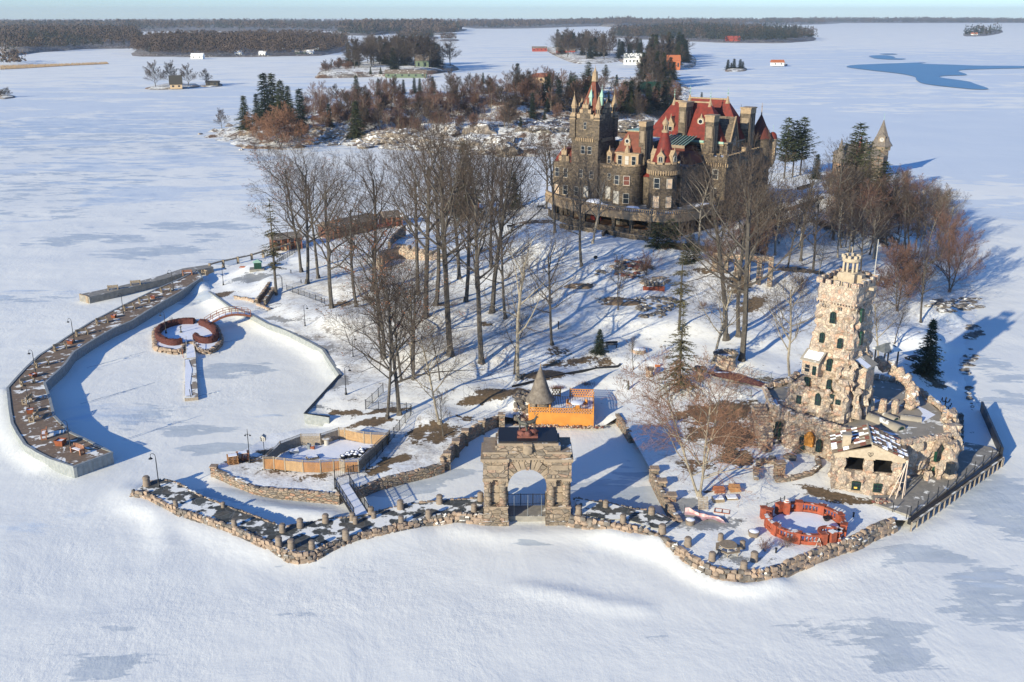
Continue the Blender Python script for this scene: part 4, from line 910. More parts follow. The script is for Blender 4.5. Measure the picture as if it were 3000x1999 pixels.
# ---- lamps
def make_lamp(arms=1):
    o=new_obj('street_lamp',None)
    mb=MB().mat('black_metal'); mb.lathe((0,0),[(.16,-.1),(.16,.12),(.10,.2),(.09,.7),(.05,.8),(.045,2.95),(.03,3.2)],8); mb.build('post',o,smooth=True)
    mb=MB().mat('black_metal'); mb.tube([(0,0,3.15)]+[(-.30+.30*math.cos(a),0,3.25+.32*math.sin(a)) for a in [PI*k/8 for k in range(0,9)]]+[(-.60,0,3.15)],.028,6); mb.build('arm',o,smooth=True)
    h=MB().mat('black_metal'); h.lathe((-.60,0),[(.02,3.18),(.07,3.1),(.22,2.98),(.21,2.95)],12); hd=h.build('lamp_head',o,smooth=True)
    b=MB().mat('frame_white'); b.lathe((-.60,0),[(.12,2.955),(.08,2.87),(0,2.84)],10); b.build('bulb',hd,smooth=True)
    return o
lp=make_lamp(); lu=[]
for K,x,y,t,l in [(K7,303,460,210,'black gooseneck lamp at the left tip of the stone quay'),(K4,463,1255,1080,'black gooseneck lamp nearest the end of the curved dock'),(K4,195,1010,852,'second black gooseneck lamp up the curved dock'),(K4,235,778,618,'third black gooseneck lamp up the curved dock'),(K4,486,560,412,'fourth black gooseneck lamp up the curved dock'),(K4,810,378,245,'fifth black gooseneck lamp up the curved dock'),(K4,1136,218,93,'sixth black gooseneck lamp at the top of the curved dock'),
 (K4,1466,190,65,'black gooseneck lamp on the shore between dock and steps'),(K4,1090,505,367,'black gooseneck lamp inside the heart shaped hedge'),(K6,1160,670,503,'black gooseneck lamp on the snow bank above the lagoon wall'),(K6,1527,905,740,'black gooseneck lamp under the massive leaning oak'),(K6,1473,1187,978,'black gooseneck lamp at the lower lagoon path'),(B3,740,1620,1505,'gooseneck lamp half hidden at the bend of the lagoon wall')]:
    if l.startswith('gooseneck lamp half'): continue
    if 'dock' in l and 'shore' not in l: p=P(K(x,y),zt)
    elif K is K7: p=P(K(x,y),1.0)
    elif 'hedge' in l: p=P(K(x,y),.8)
    else: p=G(K(x,y))
    h=hgt(p,K(x,t)[1]); place(lp,lu,p,random.choice([PI,PI+.3,PI-.4]) if 'shore' in l or 'lagoon' in l or 'oak' in l else random.choice([0.2,-.3,PI]),h/3.57,l,'gooseneck street lamps','lamp post')
# two armed lamp by the enclosure
p=P(K5(415,645),.9); o=thing('street_lamp','tall black double headed lamp post beside the stacked pallets','lamp post',p)
T=lambda a,b,c:(p[0]+a,p[1]+b,p[2]+c)
mb=MB(T).mat('black_metal'); mb.lathe((0,0),[(.2,-.1),(.2,.15),(.1,.3),(.09,.8),(.05,.95),(.045,3.7),(.02,4.2)],8); mb.build('post',o,smooth=True)
for s in (-1,1):
    mb=MB(T).mat('black_metal'); mb.tube([(0,0,3.45),(.2*s,0,3.6),(.28*s,0,3.5)],.025,5); mb.lathe((.28*s,0),[(.02,3.5),(.12,3.4),(.12,3.36)],10); mb.build('lamp_head',o)
# ---- benches on the dock
def make_bench(mat_='benchwood',name='park_bench'):
    o=new_obj(name,None)
    mb=MB().mat(mat_)
    for k in range(4): mb.box(-.85,.85,-.22+k*.125,-.115+k*.125,.42,.46)
    mb.build('seat',o)
    mb=MB().mat(mat_)
    for k in range(4): mb.box(-.85,.85,.28+k*.03,.32+k*.03,.52+k*.12,.615+k*.12)
    mb.build('backrest',o)
    for s in (-1,1):
        mb=MB().mat('benchwood' if mat_!='bench_red' else 'bench_red'); x=s*.84
        mb.box(x-.09,x+.09,-.3,.34,-.02,.12); mb.box(x-.09,x+.09,-.3,-.16,.12,.66); mb.box(x-.09,x+.09,.24,.36,.12,.98); mb.box(x-.09,x+.09,-.3,.3,.6,.68); mb.build('leg',o)
    mb=MB().mat('snowtop'); mb.box(-.8,.7,-.2,.22,.465,.50); mb.build('snow',o)
    return o
bn=make_bench(); bnu=[]; br=make_bench('bench_red'); bru=[]
angd=lambda K,a,b: math.atan2(P(K(*b),zt)[1]-P(K(*a),zt)[1],P(K(*b),zt)[0]-P(K(*a),zt)[0])
for (x,y,a,red,l) in [(510,1285,-.55,1,'red brown bench nearest the end of the curved dock'),(290,1180,-1.2,1,'red brown bench second from the dock end, seen from behind'),(222,1065,-1.45,0,'wooden bench on the tight bend of the dock, right of a planter'),(178,950,-1.5,0,'wooden bench on the dock bend seen edge on'),
  (185,835,.9,0,'wooden bench at the widest bend of the dock'),(280,715,.85,0,'wooden bench between the third and fourth dock lamps'),(398,608,.8,0,'wooden bench just below the fourth dock lamp'),(540,512,.75,0,'wooden bench just above the fourth dock lamp'),(672,435,.75,0,'wooden bench left of the orange planter box on the upper dock'),(850,345,.72,0,'wooden bench beside the fifth dock lamp'),(948,297,.7,0,'wooden bench right of the fifth dock lamp'),(1090,228,.65,0,'wooden bench near the sixth dock lamp'),(1230,118,.4,1,'red bench at the top of the curved dock')]:
    p=P(K4(x,y+8),zt); place(br if red else bn,bru if red else bnu,p,a,1.0,l,'benches facing the lagoon','bench')
for (x,y,l) in [(742,222,'bench on the concrete pier, nearer its end'),(890,190,'bench on the concrete pier, farther from its end')]:
    p=P(K4(x,y),1.3); place(bn,bnu,p,.35+PI,1,l,'benches on the concrete pier','bench')
def make_planter():
    o=new_obj('planter_box',None); mb=MB().mat('planter')
    mb.prism([(-.36,-.36),(.36,-.36),(.36,.36),(-.36,.36)],0,.5,top=[(-.42,-.42),(.42,-.42),(.42,.42),(-.42,.42)],cap=False); mb.build('box',o)
    mb=MB().mat('planter')
    for a,b,c,d_ in ((-.46,.46,-.46,-.38),(-.46,.46,.38,.46),(-.46,-.38,-.38,.38),(.38,.46,-.38,.38)): mb.box(a,b,c,d_,.48,.58)
    mb.build('rim',o); mb=MB().mat('snowtop'); mb.box(-.37,.37,-.37,.37,.40,.46); mb.build('snow',o); return o
pb_=make_planter(); pu_=[]
for x,y,s,l in [(400,1240,1.2,'largest orange planter near the dock end'),(200,1030,.95,'orange planter under the second dock lamp'),(220,795,.9,'orange planter under the third dock lamp'),(462,575,.95,'orange planter under the fourth dock lamp'),(748,405,.85,'orange planter between two upper dock benches'),(1003,278,.85,'orange planter near the top of the dock')]:
    p=P(K4(x,y),zt); place(pb_,pu_,p,random.uniform(-.5,.5),s,l,'orange planter boxes on the dock','planter')
# ---- heart shaped garden
cen=P(K6(255,700),.8)
def heart(sc=1.0):
    L=[(10,790),(5,700),(40,660),(110,625),(200,608),(300,612),(345,640),(380,615),(420,625),(470,655),(500,700),(512,770),(440,835),(360,835),(310,790),(240,790),(200,840),(100,835),(20,815)]
    pts=[P(K6(x,y),.85)[:2] for x,y in L]; cx,cy=cen[0],cen[1]
    return smoothpath([((a-cx)*sc+cx,(b-cy)*sc+cy) for a,b in pts],4,True)
t=thing('garden_island','small heart shaped island garden with low stone wall in the lagoon','island garden',cen)
hp=heart(); mb=MB(); mb.prism(hp,-.3,.72,'wallstone'); mb.add([(x,y,.724) for x,y in (hp if sum(hp[i][0]*hp[(i+1)%len(hp)][1]-hp[(i+1)%len(hp)][0]*hp[i][1] for i in range(len(hp)))>0 else hp[::-1])],[tuple(range(len(hp)))],'snowtop'); mb.build('soil_bed',t)
mb=MB(); stone_line(mb,hp+[hp[0]],.62,.8,.22,m='rockblock'); stone_line(mb,hp+[hp[0]],.2,.9,.26,m='rockblock'); mb.build('stone_wall',t,smooth=True,sharp=60)
def hedge(pts,w,h,label,z=.72,mat_='hedge',name='hedge'):
    """clipped hedge: dense leafless shoots over a dark core"""
    mb=MB().mat(mat_); pp=resample([Vector((*p,0)) for p in smoothpath(pts,5)],.35); A=[(p.x,p.y) for p in pp]
    sec=[(-.5,0),(-.52,.7),(-.35,.95),(0,1.02),(.35,.95),(.52,.7),(.5,0)]
    vs=[];k=len(sec)
    for i,p in enumerate(A):
        a=Vector(A[max(i-1,0)]);b=Vector(A[min(i+1,len(A)-1)]);tt=(b-a).normalized()
        for u,zz in sec: j=1+random.uniform(-.10,.10); vs.append((p[0]-tt.y*u*w*j,p[1]+tt.x*u*w*j,z+zz*h*j))
    fs=[(i*k+j,(i+1)*k+j,(i+1)*k+j+1,i*k+j+1) for i in range(len(A)-1) for j in range(k-1)]+[tuple(range(k)),tuple((len(A)-1)*k+j for j in range(k-1,-1,-1))]
    mb.add(vs,fs)
    for i,p in enumerate(A):
        for _ in range(26):
            c=(p[0]+random.uniform(-.5,.5)*w,p[1]+random.uniform(-.5,.5)*w,z+h*random.uniform(.3,1.0)); s=.16
            q2=(c[0]+random.uniform(-1,1)*s,c[1]+random.uniform(-1,1)*s,c[2]+random.uniform(.3,1)*s); mb.add([c,(c[0]+.03,c[1]+.03,c[2]),q2],[(0,1,2)],mat_ if random.random()<.6 else 'dark_shrub')
    mb.build(name,None,label=label,cat='hedge')
hedge([P(K6(x,y),1.1)[:2] for x,y in [(310,632),(230,632),(150,645),(80,670),(38,700),(35,745),(80,778),(150,795),(215,785)]],.9,.95,'left lobe of the dark red clipped hedge on the heart shaped island')
hedge([P(K6(x,y),1.1)[:2] for x,y in [(360,640),(400,655),(450,685),(478,725),(460,768),(400,780),(340,765),(320,745)]],.9,.95,'right lobe of the dark red clipped hedge on the heart shaped island')
p=P(K6(210,715),.75); t=thing('sundial','small dark sundial statue inside the heart hedge','sundial',p); T=lambda a,b,c:(p[0]+a,p[1]+b,p[2]+c)
mb=MB(T).mat('bronze'); mb.lathe((0,0),[(.25,0),(.22,.1),(.09,.2),(.08,.8),(.2,.88),(.2,.93)],10); mb.build('pedestal',t,smooth=True); mb=MB(T).mat('bronze'); mb.add([(0,-.02,.93),(.2,-.02,.93),(0,-.02,1.25),(0,.02,.93),(.2,.02,.93),(0,.02,1.25)],[(0,1,2),(3,5,4),(0,2,5,3),(1,4,5,2)]); mb.build('gnomon',t)
# arched footbridge
a=P(K6(400,655),1.0); b=P(K6(735,580),1.5); t=thing('footbridge','arched red brown wooden footbridge from the heart island to the shore','footbridge',a)
av=Vector(a);bv=Vector(b); dv=(bv-av); ln=dv.length; dv.normalize(); nv_=Vector((-dv.y,dv.x,0)).normalized()
BT=lambda s,w_,h_: tuple(av+dv*s+nv_*w_+Vector((0,0,h_+.95*math.sin(PI*min(1,max(0,s/ln))))))
mb=MB(BT).mat('rail_brown'); N=20
for i in range(N): s0=ln*i/N; s1=ln*(i+1)/N; mb.box(s0,s1,-.6,.6,-.05,.05)
mb.build('deck_boards',t)
for w_ in (-.62,.62):
    mb=MB(BT).mat('rail_brown')
    for i in range(N): mb.box(ln*i/N,ln*(i+1)/N,w_-.04,w_+.04,-.30,.02)
    mb.build('beam',t)
    mb=MB(BT).mat('rail_brown')
    for z in (.55,.95):
        for i in range(N): mb.box(ln*i/N,ln*(i+1)/N,w_-.03,w_+.03,z,z+.06)
    for i in range(8): s=ln*i/7; mb.box(s-.04,s+.04,w_-.045,w_+.045,-.1,1.0)
    mb.build('railing',t)
mb=MB(BT).mat('snowtop'); 
for i in range(N): mb.box(ln*i/N,ln*(i+1)/N,-.52,.52,.052,.075)
mb.build('snow',t)
# floating dock
def slabq(name,K,pts,z0,z1,ms,mt,label,cat):
    poly=wpt(K,z1,*pts); t=thing(name,label,cat,(*poly[0],0)); flatslab('deck',poly,z0,z1,ms,mt,t); return t,poly
t,_=slabq('floating_dock',K6,[(237,1222),(340,1212),(322,915),(238,920)],-.1,.42,'greywood','greywood','long floating dock with patchy snow below the heart island','dock')
mb=MB(); q_=wpt(K6,.45,(240,1205),(292,1200),(280,1110),(295,1000),(268,925),(242,925)); mb.add([(x,y,.47) for x,y in q_],[tuple(range(len(q_)))],'snowtop'); mb.build('snow',t)
p=P(K6(285,1210),.42); mb=MB(lambda a,b,c:(p[0]+a,p[1]+b,p[2]+c)).mat('black_metal'); mb.tube([(0,0,0),(-.08,0,1.1)],.05,6); mb.build('post',t)
t,_=slabq('gangplank',K6,[(252,915),(322,905),(300,775),(252,780)],.30,.55,'frame_white','snowtop','white railed gangplank between the heart island and the floating dock','gangplank')
for xs in ((252,915,252,780),(322,905,300,775)):
    a=P(K6(*xs[:2]),.5); b=P(K6(*xs[2:]),.7); mb=MB().mat('frame_white'); mb.tube([(a[0],a[1],1.3),(b[0],b[1],1.5)],.03,5)
    for k in range(5): f=k/4; x_=a[0]+(b[0]-a[0])*f; y_=a[1]+(b[1]-a[1])*f; mb.tube([(x_,y_,.4),(x_,y_,1.32)],.025,4)
    mb.build('railing',t)
p=P(K6(228,910),0); mb=MB().mat('rail_brown'); mb.tube([(p[0],p[1],-.2),(p[0]-.05,p[1],1.4)],.06,6); mb.build('mooring_post',None,label='thin red mooring post standing in the ice beside the gangplank',cat='post')
# ---- peninsula stone wall
def stonewall(name,K,z,pts,label,th=.55,z0=-.3,cap=.3,m='wallstone',big=.6,ground=False):
    w_=[P(K(*p),z)[:2] for p in pts]; t=thing(name,label,'wall',(*w_[len(w_)//2],0))
    mb=MB(); strip_wall(mb,w_,z0,z,th,m); mb.build('body',t)
    mb=MB(); stone_line(mb,w_,z,big,.13,m='rockblock',m2='rockgrey',gap=.95,jit=.15); mb.build('coping',t,smooth=True,sharp=50); return t,w_
stonewall('stone_wall',K5,1.15,[(75,690),(110,710),(220,765),(465,870),(850,900),(1240,935)],'long coursed stone wall below the wooden fenced enclosure')
stonewall('stone_wall',K5,1.15,[(1370,895),(1600,805),(1830,745),(2060,690),(2190,650)],'straight stone retaining wall right of the gangway')
t=thing('gate_pier','square stone pier at the left end of the enclosure wall','pier',P(K5(85,700),.9)); p=P(K5(85,700),1.1)
mb=MB(); mb.box(p[0]-.35,p[0]+.35,p[1]-.35,p[1]+.35,-.3,1.35,'wallstone'); mb.build('shaft',t); mb=MB(); mb.box(p[0]-.42,p[0]+.42,p[1]-.42,p[1]+.42,1.352,1.5,'rockblock'); mb.build('cap',t)
_,ww=stonewall('stone_wall',K3,1.75,[(130,830),(165,785),(245,688),(325,608),(470,530),(610,470)],'stepping stone wall with square piers climbing from the arch pool to the tree lawn',th=.5,m='rockgrey' if False else 'wallstone')
for (x,y,l) in [(172,815,'lowest square pier of the stepping stone wall'),(245,712,'second square pier of the stepping stone wall'),(322,625,'third square pier of the stepping stone wall'),(460,540,'fourth square pier of the stepping stone wall'),(628,490,'topmost square pier beside the rock pile')]:
    p=P(K3(x,y),1.7); t=thing('wall_pier',l,'pier',p,'square piers of the stepping wall'); mb=MB(); mb.box(p[0]-.36,p[0]+.36,p[1]-.36,p[1]+.36,-.2,2.0,'wallstone'); mb.build('shaft',t); mb=MB(); mb.box(p[0]-.46,p[0]+.46,p[1]-.46,p[1]+.46,2.002,2.2,'rockblock'); mb.build('cap',t)
stonewall('stone_wall',KR,1.35,[(365,95),(400,170),(440,250),(520,390),(600,520),(640,590)],'snow capped low stone wall along the left edge of the right hand yard',th=.5)
for (x,y,l) in [(395,110,'upper pier of the yard wall'),(470,230,'middle pier of the yard wall'),(565,370,'lower pier of the yard wall')]:
    p=P(KR(x,y),1.4); t=thing('wall_pier',l+' left of the pruned tree','pier',p,'piers of the yard wall'); mb=MB(); mb.box(p[0]-.4,p[0]+.4,p[1]-.4,p[1]+.4,-.2,1.75,'wallstone'); mb.build('shaft',t); mb=MB(); mb.box(p[0]-.5,p[0]+.5,p[1]-.5,p[1]+.5,1.752,1.95,'rockblock'); mb.build('cap',t)
stonewall('stone_wall',K3,1.1,[(1595,470),(1640,530),(1711,640)],'broken low stone wall beside the shaded pool right of the orange deck',th=.6)
# gangway
a=Vector(P(K5(1270,860),1.35)); b=Vector(P(K5(1440,1130),1.1)); t=thing('gangway','snow covered gangway with dark railings between the enclosure and the quay','gangway',tuple(a))
dv=(b-a); ln=dv.length; dv.normalize(); nv_=Vector((-dv.y,dv.x,0)).normalized(); GT=lambda s,w_,h_: tuple(a+dv*s+nv_*w_+Vector((0,0,h_)))
mb=MB(GT); mb.box(-.2,ln,-.75,.75,-.18,.02,'greywood'); mb.build('deck',t); mb=MB(GT); mb.box(-.1,ln-.1,-.68,.68,.022,.07,'snowtop'); mb.build('snow',t)
for w_ in (-.78,.78):
    mb=MB(GT).mat('black_metal'); mb.box(-.2,ln,w_-.03,w_+.03,1.0,1.06); mb.box(-.2,ln,w_-.03,w_+.03,.1,.15); mb.box(-.2,ln,w_-.04,w_+.04,-.25,-.02)
    k=0
    while k<ln: mb.box(k-.012,k+.012,w_-.012,w_+.012,.1,1.05); k+=.2
    k=0
    while k<=ln+.01: mb.box(k-.035,k+.035,w_-.035,w_+.035,-.05,1.12); k+=ln/5
    mb.build('railing',t)
# ---- iron fences
def iron_fence(K,pts,h,label,zf=None,step=.22,post=2.0,m='black_metal'):
    w_=[(P(K(*p),zf) if zf is not None else G(K(*p))) for p in pts]
    t=thing('iron_fence',label,'fence',w_[0]); pp=resample([Vector(p) for p in w_],step)
    mb=MB().mat(m)
    for z in (.12,h-.1):
        mb.tube([(p[0],p[1],p[2]+z) for p in w_],.022,4)
    for p in pp: mb.box(p.x-.011,p.x+.011,p.y-.011,p.y+.011,p.z+.05,p.z+h-.02)
    mb.build('pickets',t)
    for p in resample([Vector(p) for p in w_],post): mb=MB().mat(m); mb.box(p.x-.04,p.x+.04,p.y-.04,p.y+.04,p.z-.1,p.z+h+.1); mb.build('post',t)
    return t
iron_fence(K5,[(1478,155),(1560,80),(1640,0)],1.3,'tall dark iron fence running back from the fence corner by the leaning oaks')
iron_fence(K5,[(1478,155),(1660,175),(1890,180),(1905,195),(1700,460),(1560,640),(1480,710)],1.2,'dark iron fence wrapping the right side of the wooden enclosure')
iron_fence(K5,[(1480,735),(1300,765),(1195,790),(1195,890)],1.15,'short dark iron fence at the head of the gangway')
iron_fence(K6,[(1020,395),(1120,430),(1250,475),(1310,500)],1.0,'low dark iron fence along the upper snow bank of the lagoon')
iron_fence(B3,[(250,800),(320,750),(400,700),(470,660)],1.0,'iron fence climbing toward the brown roofed shed')
# ---- wooden enclosure
def wood_fence(K,z,pts,h,mats,label,cat='fence',lattice=True,gate=None):
    w_=[P(K(*p),z)[:2] for p in pts]; t=thing('wooden_fence',label,cat,(*w_[0],z))
    for i,(p,q) in enumerate(zip(w_,w_[1:])):
        m=mats[i%len(mats)]; L=math.dist(p,q); ux,uy=(q[0]-p[0])/L,(q[1]-p[1])/L
        T=lambda a,b,c,p=p,ux=ux,uy=uy:(p[0]+ux*a-uy*b,p[1]+uy*a+ux*b,z+c)
        mb=MB(T).mat(m); k=0; n=max(1,int(L/.16))
        for j in range(n): mb.box(j*L/n+.008,(j+1)*L/n-.008,-.012+random.uniform(-.004,.004),.012,.03,h+random.uniform(-.01,.01))
        mb.box(.0,L,.014,.06,.35,.44); mb.box(.0,L,.014,.06,h-.4,h-.3)
        if gate==i:
            for s in (0,L/2):
                mb.box(s+.05,s+L/2-.05,-.05,-.014,.3,.4); mb.box(s+.05,s+L/2-.05,-.05,-.014,h-.3,h-.2)
                a0,b0=(s+.06,.4),(s+L/2-.06,h-.3)
                if s==0: a0,b0=(s+.06,.4),(s+L/2-.06,h-.3)
                else: a0,b0=(s+.06,h-.3),(s+L/2-.06,.4)
                mb.add([(a0[0],-.05,a0[1]-.06),(b0[0],-.05,b0[1]-.06),(b0[0],-.05,b0[1]+.06),(a0[0],-.05,a0[1]+.06),(a0[0],-.014,a0[1]-.06),(b0[0],-.014,b0[1]-.06),(b0[0],-.014,b0[1]+.06),(a0[0],-.014,a0[1]+.06)],[(0,1,2,3),(7,6,5,4),(3,2,6,7),(0,4,5,1)])
        mb.build('fence_panel',t)
        if lattice:
            mb=MB(T).mat('greywood'); c=0
            while c<L-.05:
                for sgn in (1,-1):
                    x0,x1=(c,min(c+.2,L)); z0,z1=(h+.02,h+.24) if sgn>0 else (h+.24,h+.02)
                    mb.add([(x0,0.005*sgn,z0),(x0+.03,0.005*sgn,z0),(x1+.03,0.005*sgn,z1),(x1,0.005*sgn,z1)],[(0,1,2,3)])
                c+=.12
            mb.box(0,L,-.03,.03,h+.24,h+.28); mb.build('lattice',t)
        mb=MB(T).mat('greywood'); mb.box(-.06,.06,-.06,.06,-.1,h+.32); mb.build('post',t)
    return t
wood_fence(K5,1.2,[(545,705),(640,705),(740,718),(905,735),(1065,738),(1185,728),(1245,722),(1285,735),(1415,732)],1.25,['fencewood','fencewood','fencewood_pale','fencewood','fencewood','fencewood','greywood','fencewood'],'orange brown board fence forming the front of the enclosure')
wood_fence(K5,1.2,[(1415,732),(1560,590),(1700,455),(1685,480)],1.25,['greywood'],'dark weathered board fence forming the right side of the enclosure')
wood_fence(K5,1.2,[(545,705),(700,560),(890,490),(1065,487),(1070,485),(1235,430)],1.25,['greywood','greywood','greywood','fencewood','greywood'],'grey weathered board fence forming the back left side of the enclosure')
wood_fence(K5,1.2,[(1235,430),(1290,432),(1465,468),(1530,475),(1690,480)],1.25,['fencewood_pale'],'pale board fence with a braced double gate at the back of the enclosure',gate=1)
fl=[(K5(*q)) for q in [(560,700),(720,560),(900,495),(1070,490),(1235,440),(1300,440),(1465,475),(1680,485),(1410,725),(1065,735),(740,712)]]
mb=MB(); fp=[P(q,1.2) for q in fl]; mb.add([(x,y,1.26+.0) for x,y,_ in fp],[tuple(range(len(fp)-1,-1,-1))],'snowtop'); mb.build('enclosure_snow',None,kind='structure')
def at(K,x,y,z=None): return P(K(x,y),z) if z is not None else G(K(x,y))
def TT(p,rz=0,s=1):
    c,n=math.cos(rz)*s,math.sin(rz)*s
    return lambda a,b,h:(p[0]+a*c-b*n,p[1]+a*n+b*c,p[2]+h*s)
# things in the enclosure
p=at(K5,1120,480,1.26); t=thing('cable_table','white cable drum used as a table with a wooden top in the enclosure','table',p); mb=MB(TT(p)).mat('frame_white'); mb.lathe((0,0),[(.30,0),(.30,.75)],14); mb.build('drum',t,smooth=True); mb=MB(TT(p)).mat('greywood'); mb.lathe((0,0),[(.55,.752),(.55,.85)],14); mb.build('top',t)
p=at(K5,960,515,1.26); t=thing('metal_barrel','grey metal barrel inside the enclosure','barrel',p); mb=MB(TT(p)).mat('grey_metal'); mb.lathe((0,0),[(.25,0),(.27,.25),(.25,.27),(.27,.5),(.25,.52),(.26,.62),(.22,.62),(.22,.5),(0,.5)],14); mb.build('body',t,smooth=True)
p=at(K5,992,522,1.26); t=thing('overturned_pot','orange pot lying on its side beside the grey barrel','pot',p); mb=MB(lambda a,b,c:(p[0]+c,p[1]+b,p[2]+.2+a)).mat('planter'); mb.lathe((0,0),[(.12,-.25),(.2,.15),(.22,.2),(.16,.18),(0,.0)],12); mb.build('body',t,smooth=True)
p=at(K5,820,555,1.26); t=thing('storage_box','dark box against the back fence of the enclosure','box',p); mb=MB(TT(p,.4)).mat('grey_metal'); mb.box(-.5,.5,-.3,.3,0,.35); mb.build('body',t); mb=MB(TT(p,.4)).mat('snowtop'); mb.box(-.52,.52,-.32,.32,.352,.42); mb.build('lid_snow',t)
po_=new_obj('flower_pot',None); mb=MB().mat('black_metal'); mb.lathe((0,0),[(.22,0),(.32,.42),(.34,.45),(.29,.45),(.28,.38),(0,.38)],12); mb.build('body',po_,smooth=True); mb=MB().mat('snowtop'); mb.lathe((0,0),[(.28,.38),(.18,.5),(0,.54)],10); mb.build('snow',po_,smooth=True); pou=[]
for x,y in [(1270,612),(1300,600),(1328,600),(1315,585),(1350,590),(1385,598),(1360,572),(1395,575),(1420,565),(1440,555),(1450,575),(1405,590),(1430,600),(1470,545)]:
    p=at(K5,x,y,1.26); place(po_,pou,p,random.uniform(0,6),random.uniform(.8,1.1),'black snow filled flower pot in the cluster by the right fence of the enclosure','black flower pots clustered in the enclosure','pot')
for x,y,l in [(1485,520,'snow topped timber pile in the right corner of the enclosure'),(990,605,'low timber rack under snow at the front fence')]:
    p=at(K5,x,y,1.26); t=thing('timber_pile',l,'timber pile',p); mb=MB(TT(p,.5)).mat('greywood')
    for k in range(4): mb.box(-.7,.7,-.5+k*.26,-.3+k*.26,0,.12+.05*(k%2)); mb.box(-.6+k*.3,-.45+k*.3,-.5,.5,.17,.27)
    mb.build('boards',t); mb=MB(TT(p,.5)).mat('snowtop'); mb.box(-.6,.5,-.45,.35,.272,.33); mb.build('snow',t)
# birdhouse on post
p=at(K5,550,590,.9); t=thing('bird_house','white martin house on a pole at the left corner of the enclosure','bird house',p)
mb=MB(TT(p)).mat('black_metal'); mb.tube([(0,0,-.1),(0,0,2.05)],.04,6); mb.build('post',t)
mb=MB(TT(p)).mat('frame_white'); mb.box(-.28,.28,-.28,.28,2.05,2.5); mb.add([(-.34,-.34,2.5),(.34,-.34,2.5),(.34,.34,2.5),(-.34,.34,2.5),(0,-.34,2.78),(0,.34,2.78)],[(0,1,4),(2,3,5),(1,2,5,4),(3,0,4,5),(0,3,2,1)]); hs=mb.build('house',t)
mb=MB(TT(p)).mat('black_metal'); [mb.box(-.18+k*.24,-.08+k*.24,-.29,-.281,2.15+j*.18,2.24+j*.18) for k in range(2) for j in range(2)]; mb.build('entrance_holes',hs)
# pallet stacks
for (x,y,n,dx,l) in [(260,660,6,1.0,'front stack of orange wooden pallets on the enclosure corner'),(350,620,5,1.2,'rear stack of snow dusted wooden pallets on the enclosure corner')]:
    p=at(K5,x,y,.85); t=thing('pallet_stack',l,'pallets',p,'pallet stacks left of the enclosure')
    for k in range(n):
        T=TT((p[0]+random.uniform(-.04,.04),p[1],p[2]+k*.2),.35+random.uniform(-.05,.05)); mb=MB(T).mat('fencewood' if dx==1 else 'rail_brown')
        for j in range(5): mb.box(-.6*dx,.6*dx,-.5+j*.22,-.38+j*.22,.12,.15)
        for j in range(3): mb.box(-.6*dx+j*.54*dx,-.5*dx+j*.54*dx,-.5,.5,.02,.12)
        mb.build('pallet',t)
    mb=MB(TT((p[0],p[1],p[2]+n*.2),.35)).mat('snowtop'); mb.box(-.45,.5,-.4,.3,-.046,.01); mb.build('snow',t)
# ---------------- orange terracotta balustrade ring
RING=(29.35,88.75)
t=thing('balustrade','orange terracotta balustrade forming a sunken ring garden on the snowy yard','balustrade',(RING[0],RING[1],1.2))
rx,ry=3.72,3.35
def rp(a,k=0): return (RING[0]+(rx+k)*math.cos(a),RING[1]+(ry+k)*math.sin(a))
def arc(a0,a1,n=18): return [rp(a0+(a1-a0)*i/n) for i in range(n+1)]
ZB=1.15
segs=[(R(-62),R(50)),(R(54),R(118)),(R(150),R(205)),(R(209),R(282))]
for a0,a1 in segs:
    A=arc(a0,a1); mb=MB(); strip_wall(mb,A,ZB,ZB+.35,.34,'terracotta'); strip_wall(mb,A,ZB+.92,ZB+1.10,.40,'terracotta'); mb.build('rail',t)
    mb=MB().mat('terracotta')
    for p in resample([Vector((*q,0)) for q in A],.36)[1:-1]: mb.lathe((p.x,p.y),[(.07,ZB+.35),(.11,ZB+.5),(.06,ZB+.72),(.09,ZB+.92)],7)
    mb.build('balusters',t,smooth=True)
for a in (R(-62),R(-25),R(12),R(50),R(86),R(120),R(150),R(178),R(206),R(244),R(282)):
    p=rp(a); mb=MB(); mb.T=TT((p[0],p[1],ZB),a); mb.box(-.3,.3,-.34,.34,-.1,1.14,'terracotta'); mb.box(-.35,.35,-.39,.39,1.142,1.22,'terracotta'); mb.build('pier',t)
A=arc(R(-62),R(282),50); mb=MB(); strip_wall(mb,[(RING[0]+(x-RING[0])*.93,RING[1]+(y-RING[1])*.93) for x,y in A if True],.3,1.2,.3,'wallstone'); mb.build('stone_lining',t)
mb=MB(); mb.add([(RING[0]+3.4*math.cos(a),RING[1]+3.0*math.sin(a),1.32) for a in [2*PI*k/32 for k in range(32)]],[tuple(range(32))],'snowtop'); mb.build('snow_floor',t)
# little inner loop at the front right
cx,cy=rp(R(-68))[0]+.2,rp(R(-68))[1]+.5
L=[(cx+1.0*math.cos(a),cy+.9*math.sin(a)) for a in [R(-20+220*k/12) for k in range(13)]]
mb=MB(); strip_wall(mb,L,ZB,ZB+.35,.28,'terracotta'); strip_wall(mb,L,ZB+.92,ZB+1.1,.36,'terracotta'); mb.build('rail',t)
mb=MB().mat('terracotta')
for p in resample([Vector((*q,0)) for q in L],.34)[1:-1]: mb.lathe((p.x,p.y),[(.07,ZB+.35),(.11,ZB+.5),(.06,ZB+.72),(.09,ZB+.92)],7)
mb.build('balusters',t,smooth=True)
p=P(K2(265,1440),1.25); mb=MB(TT((p[0],p[1],ZB))); mb.box(-.3,.3,-.3,.3,-.1,1.45,'terracotta'); mb.lathe((0,0),[(.36,1.45),(.36,1.53),(.22,1.6),(.24,1.7),(0,1.85)],10,'terracotta'); mb.build('gate_pier',t)
